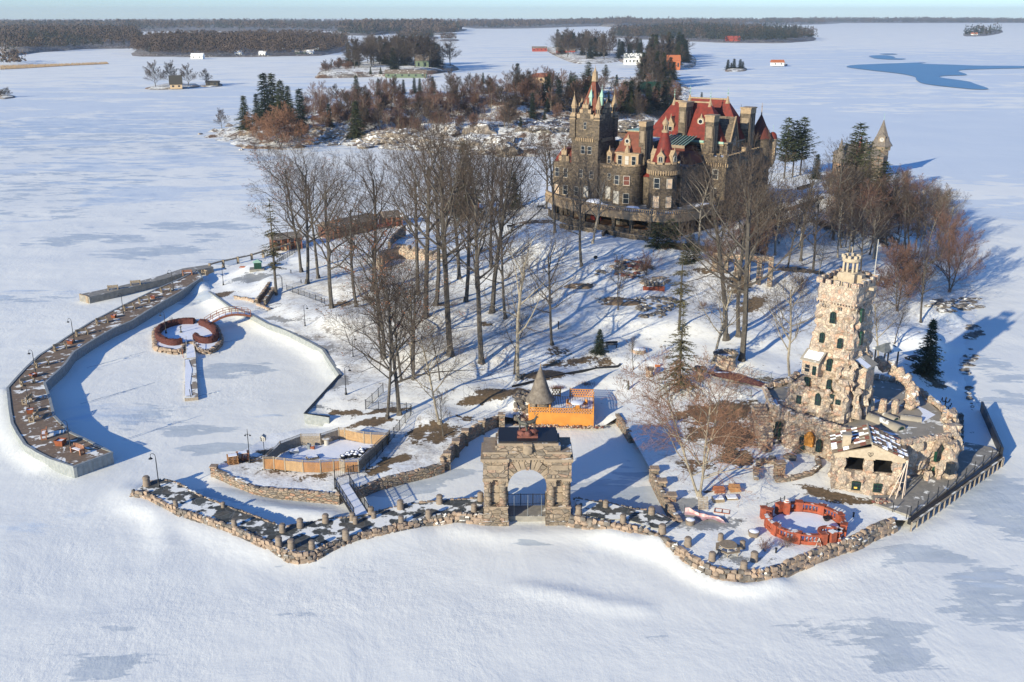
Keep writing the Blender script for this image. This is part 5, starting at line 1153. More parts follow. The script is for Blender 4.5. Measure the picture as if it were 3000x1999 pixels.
p2=P(K2(150,1455),1.25); mb=MB(TT((p2[0],p2[1],ZB))); mb.box(-.3,.3,-.3,.3,-.1,1.15,'terracotta'); mb.box(-.36,.36,-.36,.36,1.152,1.25,'terracotta'); mb.build('gate_pier',t)
q=rp(R(148)); mb=MB(); strip_wall(mb,[p2[:2],(q[0]-.2,q[1]+.1)],ZB,ZB+.35,.3,'terracotta'); strip_wall(mb,[p2[:2],(q[0]-.2,q[1]+.1)],ZB+.92,ZB+1.1,.36,'terracotta'); mb.build('rail',t)
mb=MB().mat('terracotta')
for p_ in resample([Vector((*p2[:2],0)),Vector((q[0]-.2,q[1]+.1,0))],.34)[1:-1]: mb.lathe((p_.x,p_.y),[(.07,ZB+.35),(.11,ZB+.5),(.06,ZB+.72),(.09,ZB+.92)],7)
mb.build('balusters',t)
iron_fence(K2,[(165,1435),(255,1400)],1.1,'short iron gate between the two orange gate piers')
p=rp(R(25)); t=thing('fire_bowl','dark round bowl inside the right edge of the orange ring','bowl',(p[0]-.9,p[1]-.3,1.33)); mb=MB(TT((p[0]-.9,p[1]-.3,1.33))).mat('black_metal'); mb.lathe((0,0),[(.2,0),(.38,.3),(.4,.35),(.33,.35),(0,.2)],14); mb.build('body',t,smooth=True)
# round picnic table
p=at(KR,1115,900); t=thing('picnic_table','round brown picnic table with hexagonal bench at the quay bend','picnic table',p); T=TT(p)
mb=MB(T).mat('greywood'); mb.mat('benchwood'); mb.lathe((0,0),[(.82,.78),(.84,.80),(.84,.86),(.8,.87)],28); mb.build('tabletop',t)
mb=MB(T).mat('benchwood'); N=6
for i in range(N):
    a0=2*PI*i/N+.3; a1=2*PI*(i+1)/N+.3
    vs=[]
    for z in (.45,.52):
        for r_,a in ((1.0,a0),(1.32,a0),(1.32,a1),(1.0,a1)): vs.append((r_*math.cos(a),r_*math.sin(a),z))
    mb.add(vs,[(0,3,2,1),(4,5,6,7),(0,1,5,4),(1,2,6,5),(2,3,7,6),(3,0,4,7)])
mb.build('seat',t)
for i in range(N):
    a=2*PI*i/N+.3; mb=MB(T).mat('greywood'); mb.tube([(.9*math.cos(a),.9*math.sin(a),.45),(1.1*math.cos(a),1.1*math.sin(a),-.02)],.05,4); mb.tube([(.15*math.cos(a),.15*math.sin(a),.76),(1.1*math.cos(a),1.1*math.sin(a),.42)],.04,4); mb.build('leg',t)
# stone benches / urns
for K,x,y,l,w_ in [(KR,1370,745,'oval stone tub with snow behind the round table',.55),(KR,745,630,'stone urn stub at the corner where the yard wall meets the quay',.5)]:
    p=at(K,x,y); t=thing('stone_tub',l,'planter',p); mb=MB(TT(p)).mat('bollard'); mb.lathe((0,0),[(w_*.8,-.1),(w_*.9,.2),(w_,.5),(w_*1.08,.55),(w_*.9,.6)],14); mb.build('body',t,smooth=True); mb=MB(TT(p)).mat('snowtop'); mb.lathe((0,0),[(w_*.9,.6),(w_*.5,.68),(0,.7)],12); mb.build('snow',t,smooth=True)
for K,x,y,l,h in [(KR,1590,915,'small black post beside the bare bush',.6),(K2,610,1455,'small black post light right of the orange ring',.5),(K2,975,1265,'black bollard light by the tower ramp',.75),(K2,1128,1165,'brown bollard light in the middle of the concrete apron',.8),(K2,1143,955,'black bollard light on the shaded steps',.8),
   (B4,328,878,'thin black path light on the snow lawn left of the spruce',1.2),(B4,281,697,'thin black path light beside the open branched tree',.9),(B3,440,915,'black path light right of the oak pair',.6),(B3,368,845,'black path light left of the oak pair',.6),(B3,1360,1560,'x',0)]:
    if not h: continue
    p=at(K,x,y); t=thing('path_light',l,'path light',p,'small black path lights'); mb=MB(TT(p)).mat('black_metal'); mb.lathe((0,0),[(.09,-.1),(.09,h*.85)],8); mb.build('post',t); mb=MB(TT(p)).mat('black_metal'); mb.lathe((0,0),[(.12,h*.85),(.13,h),(.03,h+.06)],8); mb.build('cap',t)
# white A frame sign by ring
p=at(KR,2010,860); t=thing('easel_sign','small white A frame easel beside the ring garden loop','easel',p); mb=MB(TT(p)).mat('frame_white')
for s in (-.35,.35): mb.tube([(s,0,0),(0,.1,1.0)],.04,4)
mb.tube([(0,.5,0),(0,.1,1.0)],.04,4); mb.build('legs',t); mb=MB(TT(p)).mat('rail_brown'); mb.box(-.2,.2,-.02,.05,.35,.6); mb.build('board',t)
# pallets, timber, nets by the pruned tree
p=at(KR,875,490); t=thing('leaning_pallet','weathered wooden pallet leaning against the foot of the pruned tree','pallet',p)
def lean(a,b,h): return TT(p,.1)(a,b+h*.28,h)
mb=MB(lean).mat('greywood')
for k in range(8): mb.box(-.55,.55,-.03,.03,.1+k*.16,.2+k*.16)
for s in (-.5,0,.42): mb.box(s,s+.08,.03,.1,.05,1.42)
mb.build('slats',t)
for x,y,m,n,l in [(1020,300,'rail_brown',14,'pile of reddish split logs under the pruned tree'),(1175,290,'fencewood',16,'pile of orange cut lumber right of the pruned tree')]:
    p=at(KR,x,y); t=thing('log_pile',l,'log pile',p); 
    for k in range(n):
        mb=MB(TT((p[0],p[1],p[2]+.12+.14*(k//5)),random.uniform(-.3,.3))).mat(m); b_=-.6+.28*(k%5); mb.tube([(-.55,b_,0),(.6,b_+random.uniform(-.1,.1),random.uniform(0,.1))],.09,6); mb.build('log',t)
for x,y,l,a in [(1020,400,'stack of pale planks with snow on top',1.1),(1155,375,'low stack of boards under snow behind the pale planks',1.1)]:
    p=at(KR,x,y); t=thing('plank_stack',l,'planks',p)
    mb=MB(TT(p,.05)).mat('benchwood'); [mb.box(-.6,.6,-.45,.45,.02+k*.1,.1+k*.1) for k in range(4 if '1020' in str(x) else 2)]; mb.build('planks',t); z=.42 if x==1020 else .22
    mb=MB(TT(p,.05)).mat('snowtop'); mb.box(-.55,.5,-.4,.42,z,z+.08); mb.build('snow',t)
a,b=at(KR,690,520),at(KR,1075,600); t=thing('snow_fence','slack pinkish plastic snow fence lying across the yard','snow fence',a)
mb=MB(); w_=[(a[0]+(b[0]-a[0])*k/8,a[1]+(b[1]-a[1])*k/8+.25*math.sin(k*1.3)) for k in range(9)]
strip_wall(mb,w_,1.2,[1.75-.05*k+.1*math.sin(k*2) for k in range(9)],.03,'pinknet'); mb.build('net',t)
mb=MB().mat('pinknet'); vs=[]
for k in range(9): vs+=[(w_[k][0],w_[k][1],1.30),(w_[k][0]-.1+.2*math.sin(k),w_[k][1]-.6-.2*math.sin(k*2.),1.29)]
mb.add(vs,[(2*k,2*k+1,2*k+3,2*k+2) for k in range(8)]); mb.build('fallen_net',t)
for k in (0,3,8): mb=MB().mat('black_metal'); mb.tube([(w_[k][0],w_[k][1],1.0),(w_[k][0],w_[k][1],2.1)],.03,4); mb.build('stake',t)
p=at(KR,1060,500); t=thing('lumber_frame','loose brown timber frame lying on the snow right of the leaning pallet','timber frame',p); mb=MB(TT(p,-.3)).mat('rail_brown'); mb.box(-.8,.8,-.45,-.38,0,.08); mb.box(-.8,.8,.38,.45,0,.08); mb.box(-.8,-.72,-.38,.38,.0,.08); mb.box(.72,.8,-.38,.38,0,.08); mb.box(-.05,.05,-.38,.38,.0,.07); mb.build('frame',t)
# winding stone planter walls left of the playhouse
stonewall('stone_wall',K2,1.75,[(115,1250),(110,1195),(150,1160),(230,1170)],'curved snow topped stone planter wall left of the playhouse, left part',th=.5)
stonewall('stone_wall',K2,1.8,[(215,1255),(300,1248),(390,1225),(440,1185),(425,1150)],'curved stone planter wall left of the playhouse, right part',th=.5)
p=at(K2,230,1240); t=thing('stone_pedestal','square stone pedestal in the middle of the planter walls','pedestal',p); mb=MB(TT(p,.2)); mb.box(-.5,.5,-.4,.4,-.3,1.5,'wallstone'); mb.build('shaft',t); mb=MB(TT(p,.2)); mb.box(-.6,.6,-.5,.5,1.502,1.62,'rockblock'); mb.build('cap',t)
for i,(x,y,s) in enumerate([(165,1120,.7),(195,1165,.6),(285,1160,.8),(320,1120,.8),(130,1180,.6),(215,1080,.5)]):
    p=at(K2,x,y); mb=MB(); mb.rock((p[0],p[1],p[2]+.25),(s,s*.7,s*.55),'rockgrey'); mb.build('boulder',None,smooth=True,label=['flat grey boulder at the top left of the planter','grey boulder under the planter snow','long dark boulder at the planter centre','tilted slab boulder at the back of the planter','small boulder at the planter corner','round boulder below the yellow arch niche'][i],cat='boulder')
# ---------------- STONE TOWER  (local frame: u along the lit face, v depth)
class Frm:
    def __init__(s,o,a): s.o=o;s.c=math.cos(a);s.n=math.sin(a);s.a=a
    def __call__(s,u,v,z): return (s.o[0]+u*s.c+v*s.n,s.o[1]-u*s.n+v*s.c,z)
def rough_shell(mb,rings,zs,m,step=.45,amp=.16,seed=0.,top=False):
    """stacked closed outlines (same point count after resampling), displaced like laid boulders"""
    per=max(sum(math.dist(r[i],r[(i+1)%len(r)]) for i in range(len(r))) for r in rings); n=max(12,int(per/step))
    def rs(r):
        L=[0]
        for i in range(len(r)): L.append(L[-1]+math.dist(r[i],r[(i+1)%len(r)]))
        out=[]
        for k in range(n):
            s=L[-1]*k/n; i=max(j for j in range(len(r)) if L[j]<=s+1e-9); f=(s-L[i])/max(1e-6,L[i+1]-L[i]); a=r[i];b=r[(i+1)%len(r)]
            out.append((a[0]+(b[0]-a[0])*f,a[1]+(b[1]-a[1])*f))
        return out
    RR=[rs(r) for r in rings]; rows=[];zz=[]
    for j in range(len(zs)-1):
        k=max(1,int((zs[j+1]-zs[j])/step))
        for q in range(k):
            f=q/k; rows.append([(a[0]+(b[0]-a[0])*f,a[1]+(b[1]-a[1])*f) for a,b in zip(RR[j],RR[j+1])]); zz.append(zs[j]+(zs[j+1]-zs[j])*f)
    rows.append(RR[-1]); zz.append(zs[-1])
    cx=sum(p[0] for p in rows[0])/n; cy=sum(p[1] for p in rows[0])/n
    vs=[]
    for r,z in zip(rows,zz):
        for i,p in enumerate(r):
            a=r[i-1];b=r[(i+1)%n]; tx,ty=b[0]-a[0],b[1]-a[1]; l=math.hypot(tx,ty) or 1; nx,ny=ty/l,-tx/l
            if nx*(p[0]-cx)+ny*(p[1]-cy)<0 : nx,ny=-nx,-ny
            d=amp*(mnoise.cell((p[0]*1.5+seed,p[1]*1.5,z*1.7))-.5)+amp*.9*mnoise.noise((p[0]*1.1+seed,p[1]*1.1,z*1.1))
            vs.append((p[0]+nx*d,p[1]+ny*d,z+amp*.2*mnoise.noise((p[0]*2,p[1]*2,z*2+9))))
    R_=len(rows); fs=[(j*n+i,j*n+(i+1)%n,(j+1)*n+(i+1)%n,(j+1)*n+i) for j in range(R_-1) for i in range(n)]
    # outline must run counter-clockwise
    ar_=sum(rows[0][i][0]*rows[0][(i+1)%n][1]-rows[0][(i+1)%n][0]*rows[0][i][1] for i in range(n))
    if ar_<0: fs=[f[::-1] for f in fs]
    if top: fs.append(tuple(range((R_-1)*n,R_*n)) if ar_>0 else tuple(range(R_*n-1,(R_-1)*n-1,-1)))
    return mb.add(vs,fs,m)
def window(parent,p,ang,w_,h_,frame='frame_green',arch=False,bars=1,pane='glass',out=.04,sill=None,name='window'):
    """p: middle of the sill, ang: outward direction"""
    n=(math.cos(ang),math.sin(ang)); t_=(-n[1],n[0])
    T=lambda a,b,c:(p[0]+a*t_[0]+b*n[0],p[1]+a*t_[1]+b*n[1],p[2]+c)
    mb=MB(T).mat(frame); f=max(.035,w_*.07)
    mb.box(-w_/2-f,-w_/2,-.1,out+.04,0,h_); mb.box(w_/2,w_/2+f,-.1,out+.04,0,h_); mb.box(-w_/2-f,w_/2+f,-.1,out+.04,-f,0)
    if not arch: mb.box(-w_/2-f,w_/2+f,-.1,out+.04,h_,h_+f)
    else:
        k=7
        for i in range(k):
            a0=PI*i/k;a1=PI*(i+1)/k; r0,r1=w_/2,w_/2+f; vs=[]
            for b in (-.1,out+.04):
                for r_,a in ((r0,a0),(r1,a0),(r1,a1),(r0,a1)): vs.append((r_*math.cos(a),b,h_+r_*math.sin(a)))
            mb.add(vs,[(0,3,2,1),(4,5,6,7),(0,1,5,4),(1,2,6,5),(2,3,7,6),(3,0,4,7)])
    mb.box(-w_/2,w_/2,out,out+.03,h_*.5-.03,h_*.5+.03)
    if bars: mb.box(-.025,.025,out,out+.028,0,h_+(w_/2 if arch else 0))
    if sill: mb.box(-w_/2-f*2,w_/2+f*2,-.1,out+.16,-f-.1,-f,sill)
    o=mb.build(name,parent)
    mb=MB(T).mat(pane); mb.box(-w_/2,w_/2,-.1,out,0,h_)
    if arch: mb.add([(w_/2*math.cos(PI*i/8),out,h_+w_/2*math.sin(PI*i/8)) for i in range(9)]+[(w_/2*math.cos(PI*i/8),-.1,h_+w_/2*math.sin(PI*i/8)) for i in range(9)],[tuple(range(8,-1,-1)),tuple(range(9,18))])
    mb.build('pane',o); return o
AO=(38.3,104.95); AF=Frm(AO,R(42)); FA=PI+(PI/2-R(42)); 
FA=math.atan2(-math.cos(R(42)),-math.sin(R(42))); SA=math.atan2(-math.sin(R(42)),math.cos(R(42)))
tw=thing('stone_tower','tall rubble stone tower with battlements rising over the playhouse building','tower',AF(-3,3,1))
def rect(u0,u1,v0,v1): return [(u0,v0),(u1,v0),(u1,v1),(u0,v1)]
def ck(r,c=.35): # chamfered corners
    (a,b),(c2,_),(_,d_),_2=r; 
    return [(a+c,b),(c2-c,b),(c2,b+c),(c2,d_-c),(c2-c,d_),(a+c,d_),(a,d_-c),(a,b+c)]
mb=MB(AF); 
rough_shell(mb,[ck(rect(-6.2,0,-.3,6.9)),ck(rect(-6.0,-.15,-.1,6.6)),ck(rect(-5.65,-.45,.05,6.15)),ck(rect(-5.4,-.62,.15,5.9)),ck(rect(-5.2,-.7,.2,5.7))],[4,9,13.5,17,19.4],'rubble',.42,.34)
mb.build('shaft',tw)
mb=MB(AF); rough_shell(mb,[ck(rect(-5.35,-.55,.05,5.85)),ck(rect(-5.35,-.55,.05,5.85))],[19.4,21.35],'rubble',.4,.16)
mb.box(-4.9,-1.0,.4,5.4,20.2,20.6,'roofgrey'); mb.build('parapet',tw)
mb=MB(AF)
for z,h_,k in ((19.3,.22,.16),): 
    mb.box(-5.18,-.72,.1,.4,z,z+h_,'rubble_small'); mb.box(-.9,-.55,.4,5.8,z,z+h_,'rubble_small')
    for i in range(14): mb.box(-5.15+i*.33,-5.0+i*.33,.08,.3,z-.2,z,'rubble_small')
    for i in range(13): mb.box(-.9,-.68,.2+i*.35,.3+i*.38,z-.2,z,'rubble_small')
mb.build('string_course',tw)
mb=MB(AF)   # battlements
def merlons(mb,u0,u1,v0,v1,z,h_,w_,g,th,m):
    for (a,b,fix,ax) in ((u0,u1,v0,0),(u0,u1,v1,0),(v0,v1,u0,1),(v0,v1,u1,1)):
        n=max(2,round((b-a+g)/(w_+g))); st=(b-a-n*w_)/(n-1)
        for i in range(n):
            s=a+i*(w_+st)
            if ax==0: mb.box(s,s+w_,fix-th/2,fix+th/2,z,z+h_+random.uniform(-.08,.08),m)
            else: mb.box(fix-th/2-.003,fix+th/2+.003,s+.002,s+w_-.002,z-.002,z+h_+random.uniform(-.08,.08),m)
merlons(mb,-5.25,-.65,.15,5.75,21.33,.55,.62,.5,.35,'rubble_small'); mb.build('battlement',tw)
for (u,z,w_,h_) in ((-3.0,17.0,.5,1.0),(-4.0,14.5,.42,.9),(-1.85,14.3,.42,.9),(-2.75,11.4,.55,1.1),(-2.5,8.8,.5,1.3)):
    window(tw,AF(u,-.02-(17-z)*.025+.0,z),FA,w_,h_,arch=True,out=.10)
window(tw,AF(-5.1,-.42,9.1),FA,.55,.9,out=.12); window(tw,AF(-1.9,-.45,7.7),FA,.5,1.0,out=.12); 
for (v,z,w_,h_) in ((1.9,17.2,.6,1.2),(2.1,14.5,.6,1.2)): window(tw,AF(-.50+(17-z)*.05,v,z),SA,w_,h_,arch=True,out=.12)
for (u,z) in ((-4.3,18.75),(-2.4,18.65)): window(tw,AF(u,.1,z-.1),FA,.32,.32,'rubble_small',bars=0,out=.05)
for v in (1.0,3.2): window(tw,AF(-.72,v,18.6),SA,.32,.32,'rubble_small',bars=0,out=.05)
# bay on the left with tiled lean roof
mb=MB(AF); mb.box(-5.6,-3.6,-1.1,.2,10.6,12.4,'rubble'); mb.build('bay',tw)
mb=MB(AF); mb.add([(-5.8,-1.35,12.3),(-3.4,-1.35,12.3),(-3.4,.3,13.2),(-5.8,.3,13.2),(-5.8,-1.35,12.42),(-3.4,-1.35,12.42),(-3.4,.3,13.32),(-5.8,.3,13.32)],[(0,3,2,1),(4,5,6,7),(0,1,5,4),(1,2,6,5),(2,3,7,6),(3,0,4,7)],'roofgrey'); mb.add([(-5.5,-1.1,12.59),(-3.6,-1.1,12.59),(-3.6,.1,13.25),(-5.5,.1,13.25)],[(0,1,2,3)],'snowtop'); mb.build('bay_roof',tw)
window(tw,AF(-4.9,-1.1,11.0),FA,.55,.85,'rubble_small',out=.02,bars=0); window(tw,AF(-4.05,-1.1,10.8),FA,.4,1.0,out=.02)
# bay on the right side
mb=MB(AF); mb.box(-.5,.9,1.6,3.9,9.5,12.0,'rubble'); mb.build('bay',tw)
mb=MB(AF); mb.add([(1.15,1.3,11.9),(1.15,4.1,11.9),(-.6,4.1,12.8),(-.6,1.3,12.8),(1.15,1.3,12.0),(1.15,4.1,12.0),(-.6,4.1,12.9),(-.6,1.3,12.9)],[(0,3,2,1),(4,5,6,7),(0,1,5,4),(1,2,6,5),(2,3,7,6),(3,0,4,7)],'roofgrey'); mb.add([(1.0,1.4,12.08),(1.0,2.6,12.08),(-.4,2.6,12.81),(-.4,1.4,12.81)],[(0,1,2,3)],'snowtop'); mb.build('bay_roof',tw)
# corner buttress tower flowing down to the roof
mb=MB(AF); rough_shell(mb,[[(-.9+1.15*math.cos(a),-.1+1.1*math.sin(a)) for a in [2*PI*k/14 for k in range(14)]],[(-.85+.95*math.cos(a),.0+.95*math.sin(a)) for a in [2*PI*k/14 for k in range(14)]],[(-.85+1.05*math.cos(a),.1+1.05*math.sin(a)) for a in [2*PI*k/14 for k in range(14)]]],[5,8.6,10.9],'rubble',.4,.3,top=True); mb.build('corner_turret',tw)
window(tw,AF(-.9,-1.1,8.0),FA,.5,.5,out=.02)
for (u,v,z0,z1,r) in ((-1.5,-.5,9.5,12.2,.5),(-.2,.2,9.5,13.2,.6),(.3,1.3,6,9.6,.8),(.2,3.4,6,10.4,.9),(.1,5.0,6,11.6,.8),(-5.6,-.5,5.5,9.6,.7)):
    mb=MB(AF); rough_shell(mb,[[(u+r*math.cos(a),v+r*math.sin(a)) for a in [2*PI*k/9 for k in range(9)]],[(u+r*.7*math.cos(a),v+r*.7*math.sin(a)) for a in [2*PI*k/9 for k in range(9)]]],[z0,z1],'rubble',.4,.35,seed=u,top=True); mb.build('buttress',tw)
# lower bulge wall on the left
mb=MB(AF); rough_shell(mb,[[(-8.2,.2),(-7.2,-.9),(-5,-1.2),(-3,-1.2),(-1.6,-1.0),(-1.3,.5),(-1.3,3.5),(-7.8,3.5)],[(-7.7,.4),(-6.9,-.6),(-5,-.8),(-3,-.8),(-1.7,-.6),(-1.3,.5),(-1.3,3.5),(-7.5,3.5)]],[4.5,8.9],'rubble',.42,.34,top=True); mb.build('lower_wall',tw)
for (u,z,w_,h_) in ((-5.6,6.9,.5,.9),(-3.3,7.3,.55,1.1)): window(tw,AF(u,-1.02,z),FA,w_,h_,out=.1,arch=h_>1)
# jagged crest on the lower wall
mb=MB(AF)
for (u,v,z) in [(-7.6,.2,9.0),(-7.2,-.3,9.1),(-6.4,-.5,8.9),(-5.6,-.6,8.9),(-4.8,-.7,8.8),(-4,-.6,8.9),(-7.5,1,9.2),(-7.5,1.8,9.3),(-2.4,-.6,9)]: mb.rock((u,v,z),(.45,.4,.3),'rubble_small')
mb.build('crest_stones',tw)
# cupola
mb=MB(AF); mb.box(-3.9,-2.0,2.3,4.2,20.6,22.3,'playstone'); 
for k in range(4): mb.box(-2.0+k*.5,-1.5+k*.5,3.2,4.2,20.6,22.1-k*.4,'playstone'); mb.box(-4.4-k*.4,-3.9-k*.4,3.2,4.2,20.6,21.9-k*.4,'playstone')
mb.build('cupola_base',tw)
mb=MB(AF); 
for k in range(8): a=2*PI*k/8; mb.box(-2.95+.78*math.cos(a)-.11,-2.95+.78*math.cos(a)+.11,3.25+.78*math.sin(a)-.11,3.25+.78*math.sin(a)+.11,22.3,23.5,'playstone')
mb.lathe((-2.95,3.25),[(.95,22.28),(.95,22.4),(.85,22.42)],16,'playstone'); mb.lathe((-2.95,3.25),[(.9,23.5),(1.0,23.6),(1.0,23.95),(.85,23.96)],16,'playstone')
for k in range(8): a=2*PI*k/8+.2; mb.box(-2.95+.88*math.cos(a)-.17,-2.95+.88*math.cos(a)+.17,3.25+.88*math.sin(a)-.17,3.25+.88*math.sin(a)+.17,23.95,24.3,'playstone')
mb.build('cupola',tw)
mb=MB(AF).mat('playstone'); mb.tube([(-2.95,3.25,23.9),(-2.95,3.25,25.2)],[.07,.04],6); mb.build('finial',tw)
fp=AF(-.9,5.2,20.6); t=thing('flagpole','white flagpole on the battlements of the stone tower','flagpole',fp); mb=MB(TT(fp)).mat('frame_white'); mb.tube([(0,0,0),(0.0,0,5.3)],[.06,.04],6); mb.build('pole',t); mb=MB(TT(fp)).mat('frame_white'); mb.lathe((0,0),[(0,5.3),(.07,5.36),(0,5.43)],8); mb.build('ball',t)
# ---------------- playhouse annex (world outline)
ann=thing('playhouse','low sprawling rubble stone playhouse around the foot of the tower with a grey flat roof','building',(40,104,1))
low=[P(K2(x,y),1.3)[:2] for x,y in [(150,1000),(195,1055),(250,1075),(330,1110),(400,1165),(470,1195),(500,1250),(505,1300),(560,1330),(640,1345),(790,1352),(812,1290),(880,1235),(930,1200),(985,1215),(1035,1240)]]
back=[(50.8,108.5),(50.5,114.5),(49.0,118.5),(44,121),(36,118.5),(31.5,116)]
top=[P(K2(x,y),5.9)[:2] for x,y in [(150,890),(200,905),(265,910),(350,930),(430,960),(500,985),(560,990),(620,990),(700,1030),(780,1065),(830,1050),(880,1000),(940,985),(975,1005),(1010,1010),(1045,925)]]
o_l=low+back
# main mass: vertical walls following the roof outline
tp=top[:11]+[top[10]]+top[11:]+back
mass=[(31.2,112.6),(30.9,110.0),(32.6,107.2),(34.6,105.3),(36.3,103.6),(37.6,102.2),(39.0,101.3),(40.4,99.8),(42.2,99.0),(44.3,99.8),(46.3,100.4),(48.6,101.2),(49.6,103.6),(50.4,107.2)]+back
mb=MB(); rough_shell(mb,[mass,mass],[.6,5.75],'rubble',.5,.42); mb.build('wall',ann)
mb=MB(); mb.prism([(x+(41-x)*.03,y+(110-y)*.03) for x,y in mass],5.2,5.5,'roofgrey'); mb.build('flat_roof',ann)
mb=MB(); stone_line(mb,[(x,y) for x,y in mass+[mass[0]]],5.85,.7,.32,m='rubble_small',gap=.85); mb.build('parapet_stones',ann,smooth=True,sharp=50)
# barrel light monitors on the roof
for (x0,y0,x1,y1,w_,l) in ((655,930,855,1010,.75,0),(770,935,830,960,.55,1),(850,945,960,960,.55,2)):
    a=P(K2(x0,y0),5.6); b=P(K2(x1,y1),5.6); d_=Vector(b)-Vector(a); L_=d_.length; d_.normalize(); n_=Vector((-d_.y,d_.x,0))
    mb=MB(lambda s,q,h_,a=a,d_=d_,n_=n_: tuple(Vector(a)+d_*s+n_*q+Vector((0,0,h_)))).mat('roofgrey'); k=9
    vs=[(s,w_*math.cos(PI*i/k),w_*.8*math.sin(PI*i/k)-.1) for s in (0,L_) for i in range(k+1)]
    mb.add(vs,[(i,i+1,k+2+i,k+1+i)[::-1] for i in range(k)]+[tuple(range(k+1)),tuple(range(2*k+1,k,-1))]); m_=mb.build('roof_monitor',ann,smooth=True)
    mb=MB(lambda s,q,h_,a=a,d_=d_,n_=n_: tuple(Vector(a)+d_*s+n_*q+Vector((0,0,h_)))).mat('frame_green'); mb.add([(L_+.01,w_*.6*math.cos(PI*i/8),w_*.5*math.sin(PI*i/8)) for i in range(9)],[tuple(range(9))]); mb.build('lunette',m_)
for pts in ([(290,848),(340,865),(460,905),(540,935),(530,950),(470,935),(380,900),(300,870)],[(930,880),(985,905),(1030,930),(960,970),(950,945),(965,925)],[(700,850),(755,855),(700,880),(650,885)],[(165,870),(215,850),(225,870),(200,900)],[(735,1005),(845,1030),(800,1035)]):
    q=[P(K2(*p_),5.6) for p_ in pts]; ar2=sum(q[i][0]*q[(i+1)%len(q)][1]-q[(i+1)%len(q)][0]*q[i][1] for i in range(len(q)))
    if ar2<0: q=q[::-1]
    mb=MB(); mb.add([(a,b,5.52) for a,b,_ in q],[tuple(range(len(q)))],'snowtop'); mb.build('roof_snow',ann)
def outang(a,b): return math.atan2(-(b[0]-a[0]),(b[1]-a[1]))
def wallpt(i,f,z,off=.12):
    a,b=mass[i],mass[i+1]; ang=math.atan2(-(b[0]-a[0]),(b[1]-a[1])); return (a[0]+(b[0]-a[0])*f+math.cos(ang)*off,a[1]+(b[1]-a[1])*f+math.sin(ang)*off,z),ang
for i,f,z,w_,h_,fr in [(1,.45,2.2,.6,1.7,'frame_green'),(3,.4,2.3,.5,1.2,'frame_green'),(5,.2,2.4,.7,1.5,'frame_green'),(2,.6,2.0,.6,1.3,'frame_green')]:
    p_,an=wallpt(i,f,z); window(ann,p_,an,w_,h_,fr,arch=True,out=.18)
p_,an=wallpt(2,.9,2.6,.15); 
mb=MB(); n_=(math.cos(an),math.sin(an)); T_=lambda a,b,c:(p_[0]-a*n_[1]+b*n_[0],p_[1]+a*n_[0]+b*n_[1],p_[2]+c); mb.T=T_; mb.box(-.55,.55,-.2,.18,0,1.3,'orange_paint'); mb.lathe((0,-.02),[(.5,1.3),(.3,1.65),(0,1.8)],10,'orange_paint'); mb.build('yellow_shutter',ann)
# great arched window and torn buttress on the right front
p_,an=wallpt(10,.45,1.9,.2); window(ann,p_,an,1.3,2.6,'frame_green',arch=True,out=.22,bars=1)
mb=MB(); 
for k in range(9):
    a=PI*(k+.5)/9; t_=(-math.sin(an),math.cos(an)); c0=(p_[0]+t_[0]*1.1*math.cos(a),p_[1]+t_[1]*1.1*math.cos(a),4.5+1.1*math.sin(a)); mb.rock((c0[0]+.25*math.cos(an),c0[1]+.25*math.sin(an),c0[2]),(.3,.3,.4),'rockblock')
mb.build('arch_stones',ann)
mb=MB()
for (x,y,z0,z1,r) in [(48.2,100.6,.8,5.4,1.3),(49.2,102.2,.8,6.6,1.2),(47.1,100.0,.8,3.0,.8),(46.0,99.4,.8,2.2,.7),(50.3,105.5,.8,7.0,1.1),(42.6,98.8,.8,5.2,.9)]:
    rough_shell(mb,[[(x+r*1.15*math.cos(a),y+r*1.15*math.sin(a)) for a in [2*PI*k/12 for k in range(12)]],[(x+r*.75*math.cos(a),y+r*.75*math.sin(a)) for a in [2*PI*k/12 for k in range(12)]]],[z0,z1],'rubble',.42,.4,seed=x,top=True)
mb.build('rock_buttresses',ann)
p_=P(K2(962,1150),2.6); 
mb=MB(lambda a,b,c:(47.9+a*.93+b*.36,98.95+b*-.93+a*.36,2.2+c)).mat('glass'); mb.box(-.35,.35,-.25,.40,0,1.3); mb.build('cave_opening',ann)
# ruined arch ring on the roof
pts=[P(K2(740,700),9.0),P(K2(800,745),8.7),P(K2(840,790),8.2),P(K2(845,820),7.0),P(K2(830,850),5.8)]
mb=MB()
for a,b in zip([(44.2,112.2,10.4),(45.2,111.6,10.1),(46.0,111.0,9.6),(46.8,110.4,8.9),(47.2,110.1,8.0),(47.3,110.0,6.8)],range(6)): mb.rock(a,(.85,.6,.7),'rubble_small'); mb.rock((a[0]+.3,a[1]-.2,a[2]-.6),(.7,.55,.6),'rubble_small')
for z in (5.8,6.5,7.2): mb.rock((47.4,109.9,z),(1.0,.75,.6),'rubble_small')
mb.build('ruined_arch',ann,smooth=True,sharp=50)
for (x,y,z1) in ((43.6,108.6,7.0),(44.9,108.2,7.2)): mb=MB(); rough_shell(mb,[[(x+.5*math.cos(a),y+.5*math.sin(a)) for a in [2*PI*k/8 for k in range(8)]]]*2,[5.4,z1],'rubble_small',.4,.2,top=True); mb.build('roof_stump',ann)
# stairs rising at the left end
mb=MB(); 
for k in range(14):
    f=k/13; x=30.0+.6*math.sin(f*3); y=106.9+f*5.2; mb.box(x-1.1+f*.2,x+.5+f*.2,y,y+.42,.8,1.4+f*3.6,'rubble_small')
mb.build('outside_stair',ann)
